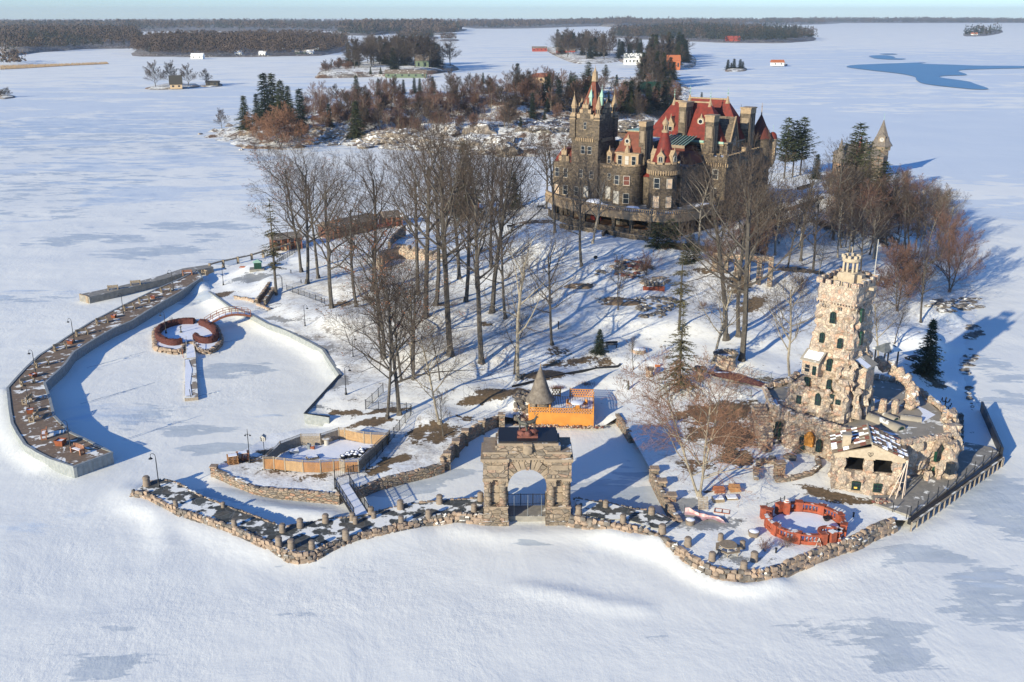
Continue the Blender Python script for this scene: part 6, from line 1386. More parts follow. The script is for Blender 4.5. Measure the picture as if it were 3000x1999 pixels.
# ---------------- porch with tiled roof
PF=Frm(P(K2(505,1310),1.3)[:2],R(14)); pw=6.9; FP=math.atan2(-math.cos(R(14)),-math.sin(R(14))); SP=math.atan2(-math.sin(R(14)),math.cos(R(14)))
po2=thing('stone_porch','gabled stone porch with snowy half round tile roof and heart emblem on its yellow gable','porch',PF(3,2,1))
mb=MB(PF); rough_shell(mb,[rect(-.25,pw+.2,-.1,5.5),rect(0,pw-.1,.15,5.5)],[.7,3.4],'rubble',.45,.35,top=True); mb.build('lower_wall',po2)
for u in (2.3,4.5): window(po2,PF(u,.0,1.55),FP,.75,.8,'frame_green',out=.14,sill='rockblock')
mb=MB(PF).mat('yellow'); mb.box(2.12,2.45,-.17,-.15,1.65,1.85); mb.build('yellow_panel',po2)
for u0,u1 in ((0.,1.15),(2.95,3.85),(5.75,6.8)):
    mb=MB(PF); rough_shell(mb,[rect(u0,u1,.15,1.1)]*2,[3.3,5.05],'rubble',.4,.18); mb.build('pier',po2)
    mb=MB(PF); mb.box(u0-.1,u1+.1,.05,1.2,5.05,5.2,'playstone'); mb.build('pier_cap',po2)
mb=MB(PF); mb.box(0,.4,1.1,5,3.4,5.15,'rubble'); mb.box(6.4,6.8,1.1,5,3.4,5.15,'rubble'); mb.box(.4,6.4,4.6,5,3.4,5.15,'glass'); mb.box(.3,6.5,.9,4.6,3.42,3.46,'black_metal'); mb.build('inner_wall',po2)
mb=MB(PF); g0,g1,gr=5.15,5.55,7.15; mid=3.4
mb.add([(-.3,0,5.2),(7.1,0,5.2),(7.1,0,5.45),(mid,0,6.5),(-.3,0,5.45),(-.3,.25,5.2),(7.1,.25,5.2),(7.1,.25,5.45),(mid,.25,6.5),(-.3,.25,5.45)],[(0,1,2,3,4),(9,8,7,6,5),(0,5,6,1),(1,6,7,2),(2,7,8,3),(3,8,9,4),(4,9,5,0)],'playstone'); mb.build('gable',po2)
# emblem: a heart outline with a letter B
mb=MB(lambda a,b,c: PF(mid+a,-.02-b,5.72+c)).mat('black_metal')
hp_=[(.26*math.sin(t_)**3*1.05,.0,(.21*math.cos(t_)-.08*math.cos(2*t_)-.03*math.cos(3*t_))*1.1) for t_ in [2*PI*k/24 for k in range(25)]]; mb.tube(hp_,.028,4)
mb.box(-.09,-.05,-.01,.02,-.13,.13); mb.tube([(-.05,0,.12),(.05,0,.11),(.07,0,.06),(.05,0,.01),(-.04,0,.0),(.06,0,-.01),(.09,0,-.06),(.06,0,-.12),(-.05,0,-.13)],.018,4); mb.build('emblem',po2)
def tileroof(parent,F_,u_e,u_r,v0,v1,z_e,z_r,vr0=None):
    """half round tiles running down from the ridge"""
    mb=MB(F_).mat('shade_roof'); vr0=v0 if vr0 is None else vr0
    mb.add([(u_e,v0,z_e),(u_r,vr0,z_r),(u_r,v1,z_r),(u_e,v1,z_e)],[(0,1,2,3) if u_e<u_r else (3,2,1,0)])
    rws=int((v1-v0)/.42)
    for k in range(rws):
        v=v0+(k+.5)*(v1-v0)/rws; 
        for j in range(7):
            f0=j/7; f1=(j+1.15)/7; a0=(u_e+(u_r-u_e)*f0,v,z_e+(z_r-z_e)*f0+.05); a1=(u_e+(u_r-u_e)*min(1,f1),v,z_e+(z_r-z_e)*min(1,f1)+.02)
            mb.tube([a0,a1],[.13,.10],6,'snowtop' if (random.random()<.36) else 'redstone' if random.random()<.3 else 'shade_roof')
    mb.build('tiles',parent)
tileroof(po2,PF,7.25,mid,-.1,5.2,5.42,7.0); tileroof(po2,PF,-.45,mid,-.1,5.2,5.42,7.0)
mb=MB(PF); mb.tube([(mid,-.15,7.05),(mid,5.2,7.05)],.14,8,'roofgrey'); mb.build('ridge_cap',po2,smooth=True)
mb=MB(PF); mb.add([(mid,-.12,6.95),(mid,-.1,6.55),(6.9,-.1,5.45),(6.9,-.12,5.6)],[(0,1,2,3)],'playstone'); mb.build('verge_board',po2)
mb=MB(PF); mb.box(.55,1.4,.9,1.6,5.5,7.2,'playstone'); mb.box(.48,1.47,.83,1.67,7.2,7.35,'roofgrey'); mb.build('chimney',po2)
# tripod ladder
p_=P(K2(830,1365),1.2); t=thing('tripod_ladder','pale wooden tripod derrick leaning in front of the porch','tripod',p_); apex=PF(7.1,-.35,5.6); 
for x,y in [(790,1365),(823,1370),(858,1368),(872,1350)]:
    q=P(K2(x,y),1.15); mb=MB().mat('palepink'); mb.tube([q,tuple(Vector(apex)+Vector((random.uniform(-.1,.1),0,0)))],.055,5); mb.build('leg',t)
A_=[P(K2(x,y),1.15) for x,y in [(790,1365),(823,1370),(858,1368)]]
mb=MB().mat('palepink')
for f in (.02,.45):
    q=[tuple(Vector(a).lerp(Vector(apex),f)) for a in A_]; mb.tube(q,.03,4)
mb.build('rung',t)
# ---------------- apron, right dock railing
apn=[P(K2(x,y),1.0)[:2] for x,y in [(640,1525),(800,1470),(900,1475),(1130,1310),(1362,1142),(1320,1085),(1180,1090),(1050,1230),(990,1240),(905,1195),(800,1355),(700,1360),(700,1395)]]
a2=[P(K2(x,y),1.0)[:2] for x,y in [(720,1400),(900,1462),(1130,1300),(1355,1140),(1310,1110),(1180,1085),(1050,1235),(985,1245),(900,1230),(810,1358),(700,1358)]]
mb=MB(); ar2=sum(a2[i][0]*a2[(i+1)%len(a2)][1]-a2[(i+1)%len(a2)][0]*a2[i][1] for i in range(len(a2))); a2=a2 if ar2>0 else a2[::-1]
mb.prism(a2,.5,1.32,'concrete'); mb.build('concrete_apron',None,kind='structure')
rl=[P(K2(x,y),1.1)[:2] for x,y in [(700,1500),(895,1478),(1130,1313),(1365,1145),(1262,905)]]
t=thing('dock_railing','dark timber dock edge with upright posts along the right end of the yard','railing',(*rl[2],1))
mb=MB(); strip_wall(mb,rl[1:4],.75,1.32,.35,'black_metal'); mb.build('edge_beam',t)
mb=MB(); strip_wall(mb,rl[3:],-.2,2.2,.25,'black_metal'); mb.build('end_screen',t)
for p_ in resample([Vector((*q,0)) for q in offset_path(rl[1:4],-.3)],1.25): mb=MB(); mb.box(p_.x-.07,p_.x+.07,p_.y-.07,p_.y+.07,-.3,1.0,'greywood'); mb.build('pile',t)
mb=MB(); strip_wall(mb,offset_path(rl[1:4],-.3),1.0,1.12,.18,'greywood'); mb.build('waler',t)
for k,p_ in enumerate(resample([Vector((*q,0)) for q in offset_path(rl[1:4],.35)],2.3)):
    mb=MB().mat('black_metal'); mb.tube([(p_.x,p_.y,1.25),(p_.x+.05,p_.y,2.5)],.05,5); mb.build('post',t)
for x,y in ((810,1430),(900,1450)):
    p_=P(K2(x,y),1.3); mb=MB().mat('black_metal'); mb.tube([p_,(p_[0],p_[1],2.4)],.05,5); mb.build('post',t)
ic=[P(K2(x,y),0) for x,y in [(1262,905),(1365,1145)]]
p_=at(K2,750,1380,1.33); t=thing('stone_ring','low ring of field stones on the apron below the tripod','fire ring',p_)
mb=MB()
for k in range(26): a=random.uniform(0,6.28); r_=random.uniform(.2,1); mb.rock((p_[0]+r_*1.0*math.cos(a),p_[1]+r_*.5*math.sin(a),p_[2]+.12),.18,'rubble_small' if k%3 else 'redstone')
mb.build('stones',t)
# wrought iron candelabra/cross
p_=P(K2(1070,940),2.2); t=thing('iron_candelabrum','tall black wrought iron candelabrum in the shade behind the playhouse','candelabrum',p_); T=TT(p_)
mb=MB(T).mat('black_metal'); mb.lathe((0,0),[(.3,-1),(.12,0),(.09,.3),(.06,2.2),(.1,2.25),(.02,2.6)],8); mb.build('stem',t)
for z,r_ in ((1.4,.75),(2.0,.5),(.8,.5)):
    mb=MB(T).mat('black_metal')
    for k in range(6): a=k*PI/3; mb.tube([(0,0,z),(r_*.6*math.cos(a),r_*.6*math.sin(a),z-.12),(r_*math.cos(a),r_*math.sin(a),z+.1)],.035,4); mb.lathe((r_*math.cos(a),r_*math.sin(a)),[(.03,z+.1),(.09,z+.2),(.05,z+.36)],6)
    mb.build('arm',t)
# shaded stone steps behind
t=thing('stone_steps','wide shaded stone steps between the playhouse and the dock end','steps',at(K2,1130,1040))
mb=MB()
for k in range(6):
    a=at(K2,1075,1070-k*26,1.3+.15*k); b=at(K2,1180,1075-k*26,1.3+.15*k); mb.box(a[0],b[0],a[1],a[1]+.9,.9,1.35+.17*k,'rockgrey')
mb.build('treads',t)
p_=at(K2,775,665,3.6); t=thing('picnic_shelter','small dark hipped shelter roof behind the tower','shelter',p_); T=TT(p_,.4)
mb=MB(T).mat('black_metal'); [mb.box(sx-.08,sx+.08,sy-.08,sy+.08,-.5,1.9) for sx in(-1.2,1.2) for sy in (-.9,.9)]; mb.build('post',t); mb=MB(T).mat('shade_roof'); mb.add([(-1.6,-1.3,1.9),(1.6,-1.3,1.9),(1.6,1.3,1.9),(-1.6,1.3,1.9),(-.5,0,2.9),(.5,0,2.9)],[(0,1,5,4),(1,2,5),(2,3,4,5),(3,0,4),(0,3,2,1)],'lead'); mb.build('roof',t)
p_=at(KB,175,500); t=thing('picnic_bench','dark picnic bench in the shade left of the dark conifer','picnic table',p_); T=TT(p_,.5); mb=MB(T).mat('black_metal'); mb.box(-.9,.9,-.35,.35,.68,.74); mb.build('tabletop',t)
for s in (-1,1): mb=MB(T).mat('black_metal'); mb.box(-.9,.9,s*.7-.12,s*.7+.12,.42,.47); mb.build('seat',t); mb=MB(T).mat('black_metal'); mb.box(s*.65-.05,s*.65+.05,-.75,.75,0,.42); mb.box(s*.65-.04,s*.65+.04,-.1,.1,.42,.68); mb.build('leg',t)
# ---------------- orange deck with conical turret
dp=P(K3(850,552),.35); de=P(K3(1397,570),.35); DW=de[0]-dp[0]; DFr=Frm((dp[0],dp[1]),math.atan2(-(de[1]-dp[1]),de[0]-dp[0])); DD=6.2
dkk=thing('orange_deck','raised orange boarded deck with pierced railing','deck',(dp[0],dp[1],.3))
H1=1.85;H2=2.95
mb=MB(DFr); mb.box(0,DW,0,.12,.3,H1+.1,'orange_paint'); mb.box(0,.12,.12,DD,.3,H1+.1,'orange_paint'); mb.box(DW-.12,DW,.12,DD,.3,H1+.1,'orange_paint'); mb.box(0,DW,DD,DD+.12,.3,H1,'orange_paint'); mb.build('skirt',dkk)
mb=MB(DFr); mb.box(.12,DW-.12,.12,DD,H1-.2,H1,'greywood'); 
for k in range(36): mb.box(.15+k*(DW-.3)/36,.15+(k+.55)*(DW-.3)/36,.15,DD-.1,H1+.002,H1+.05,'snowtop')
mb.build('floor',dkk)
def pierced(T,L,z0,z1,parent):
    mb=MB(T).mat('orange_paint'); mb.box(0,L,-.04,.04,z1-.09,z1); mb.box(0,L,-.04,.04,z0,z0+.12); rows=3; h_=(z1-z0-.21)/rows
    for r_ in range(rows):
        zz=z0+.12+r_*h_; n=int(L/.32)
        for k in range(n):
            s=(k+(.5 if r_%2 else 0))*L/n; 
            if s+.13<L: mb.box(s,s+.12,-.035,.035,zz,zz+h_)
        if r_<rows-1: mb.box(0,L,-.036,.036,zz+h_-.035,zz+h_+.035)
    mb.build('railing',parent)
def sub(F_,u0,v0,ang):
    c_,n_=math.cos(ang),math.sin(ang); return lambda a,b,z: F_(u0+a*c_-b*n_,v0+a*n_+b*c_,z)
pierced(sub(DFr,0,.06,0),DW,H1+.1,H1+.85,dkk); pierced(sub(DFr,DW-.06,.06,PI/2),DD,H1+.1,H1+.85,dkk); pierced(sub(DFr,DW-3.2,DD,0),3.2,H1+.1,H1+1.15,dkk); pierced(sub(DFr,2.7,DD,0),1.1,H1+.1,H1+1.15,dkk)
for u in (0.06,2.7,DW-.1,DW-3.2,3.8):
    mb=MB(DFr).mat('orange_paint'); v_=.06 if u in(0.06,2.7,DW-.1) else DD; mb.box(u-.08,u+.08,v_-.08,v_+.08,H1,H1+1.25); mb.build('post',dkk)
cc=DFr(1.35,2.6,0); t=thing('cone_roof_turret','round turret with a tall weathered grey cone roof left on the orange deck','turret',(cc[0],cc[1],.3))
mb=MB(); mb.lathe(cc,[(1.45,-.2),(1.4,2.6)],20,'wallstone'); mb.build('wall',t); mb=MB()
mb.lathe(cc,[(1.95,2.85),(1.55,3.35),(1.15,4.2),(.8,5.3),(.45,6.3),(.15,7.1),(.03,7.6)],24,'cone_roof'); mb.lathe(cc,[(1.4,2.6),(1.95,2.84)],24,'cone_roof'); mb.build('roof',t,smooth=True)
mb=MB(); mb.lathe(cc,[(.10,7.3),(.05,7.6),(0,7.9)],8,'buff'); mb.build('finial',t)
p_=DFr(DW-2.2,2.2,H1+.05); t=thing('deck_table','round snow covered table on the orange deck','table',p_); mb=MB(TT(p_)).mat('orange_paint'); mb.lathe((0,0),[(.5,0),(.45,.05),(.15,.1),(.15,.7)],10); mb.build('base',t); mb=MB(TT(p_)).mat('snowtop'); mb.lathe((0,0),[(.78,.70),(.8,.80),(.5,.88),(0,.9)],20); mb.build('tabletop',t,smooth=True)
for k in range(3):
    a=k*2.1+.5; q=(p_[0]+1.15*math.cos(a),p_[1]+1.15*math.sin(a),p_[2]); t=thing('deck_chair',['deck chair left of the round snowy table','deck chair behind the round snowy table','deck chair in front of the round snowy table'][k],'chair',q,'chairs round the deck table'); T=TT(q,a+PI/2)
    mb=MB(T).mat('orange_paint'); mb.box(-.25,.25,-.25,.25,.4,.45); mb.build('seat',t); mb=MB(T).mat('orange_paint'); mb.box(-.25,.25,-.27,-.22,.45,.95); mb.build('backrest',t)
    for sx in (-.22,.22):
        for sy in (-.22,.22): mb=MB(T).mat('orange_paint'); mb.box(sx-.03,sx+.03,sy-.03,sy+.03,0,.4); mb.build('leg',t)
mb=MB()
for k in range(170):
    u=random.uniform(-.2,DW+1.2); mb.rock(DFr(u,random.uniform(-.75,.05)+(0 if u<DW else .3),.35+random.uniform(-.05,.1)),random.uniform(.08,.17),'redstone' if k%3==0 else 'rubble_small')
mb.build('gravel_bed',None,kind='stuff')
# rock piles left of the deck
mb=MB()
for k in range(60):
    p_=at(K3,random.uniform(740,860),random.uniform(290,560)); mb.rock((p_[0],p_[1],p_[2]+.1),(random.uniform(.25,.6),random.uniform(.2,.45),random.uniform(.15,.4)),'rockgrey' if k%3 else 'rockblock')
mb.build('rock_pile',None,kind='stuff')
for (x,y,l) in [(1320,215,'dry red brown shrub patch on the snow bank behind the deck, larger'),(1080,248,'dry red brown shrub patch beside the cone roof, smaller')]:
    p_=at(K3,x,y); mb=MB().mat('dark_shrub'); s=1.5 if x>1200 else 1.1
    for k in range(420):
        a=random.gauss(0,s*.5);b=random.gauss(0,s*.33); q=(p_[0]+a,p_[1]+b,p_[2]-.02); mb.add([q,(q[0]+.03,q[1],q[2]),(q[0]+random.uniform(-.2,.2),q[1]+random.uniform(-.2,.2),q[2]+random.uniform(.15,.45))],[(0,1,2)],'dark_shrub' if k%2 else 'twig_red')
    mb.build('low_shrub',None,label=l,cat='shrub')
# ---------------- things on the lawn
def roughdrum(name,K,x,y,r,h,label,m='rubble_small',cat='wall'):
    p_=at(K,x,y); t=thing(name,label,cat,p_); c_=[(p_[0]+r*math.cos(a),p_[1]+r*math.sin(a)) for a in [2*PI*k/20 for k in range(20)]]
    mb=MB(); rough_shell(mb,[c_,c_],[p_[2]-.4,p_[2]+h],m,.35,.18); mb.build('wall',t)
    mb=MB(); stone_line(mb,c_+[c_[0]],p_[2]+h,.45,.2,m='rockgrey'); mb.build('coping',t)
    mb=MB(); mb.add([(p_[0]+(a-p_[0])*.85,p_[1]+(b-p_[1])*.85,p_[2]+h-.5) for a,b in c_],[tuple(range(20))],'snowtop'); mb.build('snow',t); return t
roughdrum('round_ruin',B4,1505,1150,1.55,2.1,'round rubble stone ruin drum beside the red tarpaulin',cat='ruin')
roughdrum('stone_gatepost',B4,967,1215,.45,1.2,'single round stone gatepost on the snowy path','rubble_small','gatepost')
roughdrum('stone_gatepost',B4,1325,1235,.7,1.6,'thick stone gatepost left of the red tarpaulin','rubble_small','gatepost')
p_=at(B4,895,1040); t=thing('brick_well','low round brick planter with a snow lid beside the small spruce','planter',p_); mb=MB(TT(p_)).mat('rubble_small'); mb.lathe((0,0),[(1.05,-.3),(1.05,.45),(.9,.46)],20,'rubble_small'); mb.build('wall',t); mb=MB(TT(p_)).mat('snowtop'); mb.lathe((0,0),[(.95,.45),(.7,.56),(0,.58)],20); mb.build('snow',t,smooth=True)
q=[at(B4,x,y) for x,y in [(1370,1195),(1490,1180),(1600,1205),(1820,1290),(1790,1310),(1600,1262),(1420,1225)]]
t=thing('red_tarpaulin','dark red tarpaulin spread over the slope beside the round ruin','tarpaulin',q[3]); mb=MB().mat('redstone'); mb.add([(a,b,c_+.25) for a,b,c_ in q],[tuple(range(7))[::-1]]); mb.build('cloth',t); q2=[at(B4,x,y) for x,y in [(1425,1190),(1560,1200),(1630,1225),(1540,1238),(1440,1215)]]; mb=MB().mat('snowtop'); mb.add([(a,b,c_+.30) for a,b,c_ in q2],[tuple(range(5))[::-1]]); mb.build('snow',t)
iron_fence(B4,[(1400,1255),(1500,1290),(1600,1330),(1690,1370)],1.1,'grey railing in front of the red tarpaulin',m='grey_metal')
iron_fence(B4,[(1590,1180),(1700,1215),(1830,1250)],1.1,'grey railing behind the red tarpaulin',m='grey_metal')
iron_fence(B4,[(1380,1120),(1430,1122)],1.3,'short pale picket gate left of the round ruin',m='greywood')
stonewall('stone_wall',B4,2.2,[(1690,1330),(1705,1400),(1680,1500)],'rubble stair wall climbing left of the playhouse',th=.7,m='rubble_small') 
stonewall('stone_wall',B4,3.0,[(1840,1270),(1870,1240),(1950,1225)],'short rubble wall behind the left end of the playhouse',th=.6,m='rubble_small')
p_=at(B4,1028,1145); t=thing('orange_crate','small orange box on the path by the green rope fence','crate',p_); mb=MB(TT(p_)).mat('house_orange'); mb.box(-.35,.35,-.22,.22,0,.4); mb.build('body',t); mb=MB(TT(p_)).mat('snowtop'); mb.box(-.36,.36,-.23,.23,.402,.44); mb.build('lid',t)
p_=at(B4,820,1310); t=thing('garden_statue','small dark statue leaning on the snow slope behind the deck','statue',p_); mb=MB(TT(p_)).mat('bronze'); mb.tube([(0,0,0),(.05,0,.5),(-.02,0,.9),(.02,0,1.2)],[.12,.16,.14,.08],7); mb.rock((.02,0,1.3),.11,'bronze'); mb.tube([(-.05,0,.85),(-.5,0,.2)],[.06,.03],5); mb.build('figure',t,smooth=True)
p_=at(B4,590,402); t=thing('round_grill','black round kettle standing on the snow below the castle','kettle grill',p_); mb=MB(TT(p_)).mat('black_metal'); mb.lathe((0,0),[(0,.45),(.32,.6),(.38,.8),(.3,1.02),(0,1.12)],12); mb.build('bowl',t,smooth=True)
for k in range(3): a=k*2.1; mb=MB(TT(p_)).mat('black_metal'); mb.tube([(.22*math.cos(a),.22*math.sin(a),.55),(.32*math.cos(a),.32*math.sin(a),0)],.03,4); mb.build('leg',t)
p_=at(B4,2045,290); t=thing('trash_can','black waste bin on the path of the right slope','bin',p_); mb=MB(TT(p_)).mat('black_metal'); mb.lathe((0,0),[(.3,0),(.33,.9),(.36,.95),(.2,1.1),(0,1.12)],12); mb.build('body',t,smooth=True)
p_=at(B4,2062,252); t=thing('notice_box','small red brown box on a post on the right slope','box',p_); mb=MB(TT(p_)).mat('rail_brown'); mb.tube([(0,0,-.1),(0,0,.7)],.05,5); mb.build('post',t); mb=MB(TT(p_)).mat('rail_brown'); mb.box(-.3,.3,-.2,.2,.7,1.2); mb.build('box',t)
for K,x,y,a,l in [(B4,705,1010,.1,'dark bench beside the small spruce'),(B3,1925,535,.3,'dark bench on the upper path below the castle'),(B3,2135,395,.2,'dark bench on the snow left of the castle terrace')]:
    p_=at(K,x,y); t=thing('park_bench',l,'bench',p_,'dark park benches'); T=TT(p_,a)
    mb=MB(T).mat('black_metal'); mb.box(-.9,.9,-.22,.22,.42,.47); mb.build('seat',t); mb=MB(T).mat('black_metal'); mb.box(-.9,.9,.24,.29,.5,.9); mb.build('backrest',t)
    for s in (-.7,.7): mb=MB(T).mat('black_metal'); mb.box(s-.04,s+.04,-.2,.26,-.05,.42); mb.build('leg',t)
# two people like shade figures are absent; wooden bird feeder and rustic post
p_=at(B3,1130,1275); t=thing('rustic_lantern','small wooden pagoda lantern on a post under the oaks','lantern',p_); mb=MB(TT(p_)).mat('greywood'); mb.tube([(0,0,-.1),(0,0,1.1)],.06,5); mb.build('post',t); mb=MB(TT(p_)).mat('rail_brown'); mb.box(-.2,.2,-.2,.2,1.1,1.45); mb.add([(-.35,-.35,1.45),(.35,-.35,1.45),(.35,.35,1.45),(-.35,.35,1.45),(0,0,1.75)],[(0,1,4),(1,2,4),(2,3,4),(3,0,4),(0,3,2,1)]); mb.build('house',t)
# rock gardens / outcrops: each block a boulder in the group
def rocks(K,pts,n,r,mats,label,sx=1.,flat=.5):
    mb=MB(); poly=[K(*q) for q in pts]; xs=[p[0] for p in poly]; ys=[p[1] for p in poly]; k=0
    pa=np.array(poly)
    while k<n:
        q=(random.uniform(min(xs),max(xs)),random.uniform(min(ys),max(ys)))
        if not inside_many(np.array([q[0]]),np.array([q[1]]),pa)[0]: continue
        p_=G(q); s=r*random.uniform(.4,1.3); mb.rock((p_[0],p_[1],p_[2]+s*.05),(s*sx,s*.7,s*flat),random.choice(mats),rz=random.uniform(-.4,.4)); k+=1
    return mb.build('rock_garden',None,smooth=False,kind='stuff')
rocks(B4,[(690,410),(800,390),(910,400),(920,500),(860,530),(740,500)],90,.45,['redstone','rockblock','rockgrey'],'')
rocks(B4,[(900,510),(1000,520),(1120,510),(1110,560),(1000,580),(920,570)],60,.5,['rockgrey','rockgrey','rockblock'],'')
rocks(B4,[(880,640),(1000,650),(1170,660),(1130,740),(1040,810),(900,790)],110,.5,['rockgrey'],'')
rocks(B4,[(560,470),(640,470),(660,490),(600,500)],10,.5,['rockgrey'],'')
rocks(B4,[(580,680),(700,640),(720,700),(640,720)],10,.5,['rockgrey','rockblock'],'')
rocks(KB,[(300,60),(650,60),(660,130),(540,150),(400,160),(290,120)],80,.6,['rockgrey'],'',1.5,.35)
rocks(KB,[(560,250),(650,260),(655,320),(570,350)],34,.55,['rockgrey'],'',1.5,.35)
rocks(KB,[(580,390),(625,400),(620,480),(560,600),(500,600),(560,480)],26,.5,['rockgrey'],'',1.3,.4)
rocks(KB,[(555,650),(580,650),(585,790),(630,860),(600,840),(560,740)],16,.4,['rockgrey'],'')
for (x,y,rx,ry,rz,l) in [(470,580,2.6,1.5,.55,'smooth brown domed rock on the snow lawn, left one'),(790,695,2.9,1.7,.5,'smooth brown domed rock on the snow lawn, right one beside the rock garden')]:
    p_=at(B4,x,y); mb=MB(); mb.rock((p_[0],p_[1],p_[2]-.05),(rx,ry,rz),'deck_brown' if False else 'rockflat',rz=.1,jit=.1); mb.build('domed_rock',None,smooth=True,label=l,cat='rock',sharp=80)
q=at(B4,1010,600); t=thing('brick_ruin','low orange brick arch ruin at the edge of the rock garden','ruin',q); mb=MB(TT(q,.05)); mb.box(-2,1.6,-.25,.25,-.3,.55,'terracotta'); mb.build('brick_base',t); mb=MB(TT(q,.05))
for k in range(6): mb.rock((-1.6+k*.62,.1,.9+.1*(k%2)),(.28,.25,.42),'rockgrey')
mb.build('capstones',t)
# stone steps & curbs near lagoon top
for (pts,z,l) in [([(620,440),(700,450),(770,470)],1.7,'low red brown timber kerb wall above the footbridge, left piece'),([(790,490),(850,520),(885,535)],1.7,'low red brown timber kerb wall above the footbridge, right piece')]:
    stonewall('timber_wall',K6,z,pts,l,th=.35,m='rubble_small',big=.5)
stonewall('stone_wall',K6,2.4,[(790,460),(840,400),(885,335)],'dark stepped stone wall climbing to the iron gate, outer side',th=.4); stonewall('stone_wall',K6,2.5,[(850,465),(900,400),(935,375)],'dark stepped stone wall climbing to the iron gate, inner side',th=.4)
t=thing('stone_steps','stone steps between the two stepped walls','steps',at(K6,850,420)); mb=MB()
for k in range(9): p_=at(K6,808+k*11,478-k*12); mb.box(p_[0]-.8,p_[0]+.8,p_[1]-.3,p_[1]+.4,p_[2]-.4,p_[2]+.22,'rubble_small')
mb.build('treads',t)
p_=at(K6,960,395); t=thing('iron_arch','tall black iron garden arch beside the thin pine','garden arch',p_); mb=MB(TT(p_)).mat('black_metal')
for s in (-.6,.6): mb.tube([(s,0,0),(s,0,2.2)],.04,5); mb.tube([(s,.5,0),(s,.5,2.2)],.04,5)
mb.build('legs',t); mb=MB(TT(p_)).mat('black_metal'); 
for yy in (0,.5): mb.tube([(.6*math.cos(a),yy,2.2+.6*math.sin(a)) for a in [PI*k/8 for k in range(9)]],.035,5)
for k in range(9): a=PI*k/8; mb.tube([(.6*math.cos(a),0,2.2+.6*math.sin(a)),(.6*math.cos(a),.5,2.2+.6*math.sin(a))],.025,4)
mb.build('hoop',t)
p_=at(K6,800,235); t=thing('green_booth','small dark green booth with a snow edged roof on a concrete base','booth',p_); T=TT(p_,.2)
mb=MB(T).mat('concrete'); mb.box(-1.6,1.2,-1.0,1.2,-.3,.25); mb.build('base',t); mb=MB(T).mat('frame_green'); mb.box(-.7,.7,-.6,.6,.25,1.5); mb.build('wall',t); mb=MB(T).mat('copper'); mb.add([(-.9,-.8,1.5),(.9,-.8,1.5),(.9,.8,1.5),(-.9,.8,1.5),(0,0,2.1)],[(0,1,4),(1,2,4),(2,3,4),(3,0,4),(0,3,2,1)]); mb.build('roof',t)
p_=at(K6,683,220); t=thing('orange_pallet','orange pallet on the snow left of the green booth','pallet',p_); mb=MB(TT(p_)).mat('house_orange'); [mb.box(-.6,.6,-.4+k*.2,-.27+k*.2,.08,.16) for k in range(5)]; mb.box(-.6,-.5,-.4,.5,0,.08); mb.box(.5,.6,-.4,.5,0,.08); mb.build('slats',t)
# timber dock rail along the far shore
w_=[P(K6(x,y),1.0) for x,y in [(430,215),(500,195),(560,182),(640,165),(700,152),(770,135),(850,110),(960,80),(1040,55)]]
t=thing('timber_railing','long low timber guard rail on posts along the far shore dock','railing',w_[3]); mb=MB(); strip_wall(mb,[p[:2] for p in w_],1.35,1.65,.25,'greywood'); mb.build('rail',t)
for p_ in resample([Vector(p) for p in w_],3.6): mb=MB(); mb.box(p_.x-.22,p_.x+.22,p_.y-.22,p_.y+.22,-.2,1.75,'benchwood'); mb.build('post',t)
p_=at(K6,393,275,1.2); t=thing('log_bench','weathered double bench at the top of the snowy lagoon apex','bench',p_); mb=MB(TT(p_,-.8)).mat('benchwood'); mb.box(-.9,.9,-.2,.2,.42,.5); mb.build('seat',t)
for s in (-.8,.8): mb=MB(TT(p_,-.8)).mat('benchwood'); mb.box(s-.09,s+.09,-.25,.3,0,.9); mb.build('leg',t)
mb=MB(TT(p_,-.8)).mat('benchwood'); mb.box(-.9,.9,.25,.3,.55,.9); mb.build('backrest',t)
# brown roofed dock sheds behind the wood
def shed(K,a,b,depth,h,roofh,label,wall='redwood_wall',roof='shade_roof',z=1.0,over=.6,bays=8):
    A_=Vector(P(K(*a),z)); B_=Vector(P(K(*b),z)); d_=B_-A_; L_=d_.length; ang=-math.atan2(d_.y,d_.x); F_=Frm((A_.x,A_.y),ang); t=thing('dock_shed',label,'shed',tuple(A_))
    mb=MB(F_); mb.box(0,L_,.1,depth,z-1.2,z+h,wall); mb.build('wall',t)
    for i in range(bays+1): mb=MB(F_); mb.box(L_*i/bays-.12,L_*i/bays+.12,-.5,-.26,z-1,z+h,'rail_brown'); mb.build('post',t)
    mb=MB(F_); m_=depth/2; o_=over
    mb.add([(-o_,-o_,z+h),(L_+o_,-o_,z+h),(L_+o_,depth+o_,z+h),(-o_,depth+o_,z+h),(-.1,m_,z+h+roofh),(L_+.1,m_,z+h+roofh)],[(0,1,5,4),(2,3,4,5),(1,2,5),(3,0,4),(0,3,2,1)],roof); mb.build('roof',t)
    for i in range(bays-1):
        if i%2==0: window(t,F_(L_*(i+.5)/bays+.5,.1,z+.8),math.atan2(-math.cos(ang),-math.sin(ang)),1.0,1.2,'frame_white')
    return t
shed(B3,(660,580),(985,510),5,1.7,1.3,'long brown roofed dock shed behind the left part of the wood')
shed(B3,(1040,500),(1150,490),5,1.6,1.2,'shorter brown roofed shed right beside the long dock shed',bays=3)
shed(B3,(1480,405),(1690,385),5,1.8,1.1,'low shed with flat brown roof by the far shore right of the wood',bays=5)
shed(B3,(250,660),(440,640),4,1.6,1.0,'low brown roofed shed hidden behind the oak pair',bays=4,roof='cone_roof')
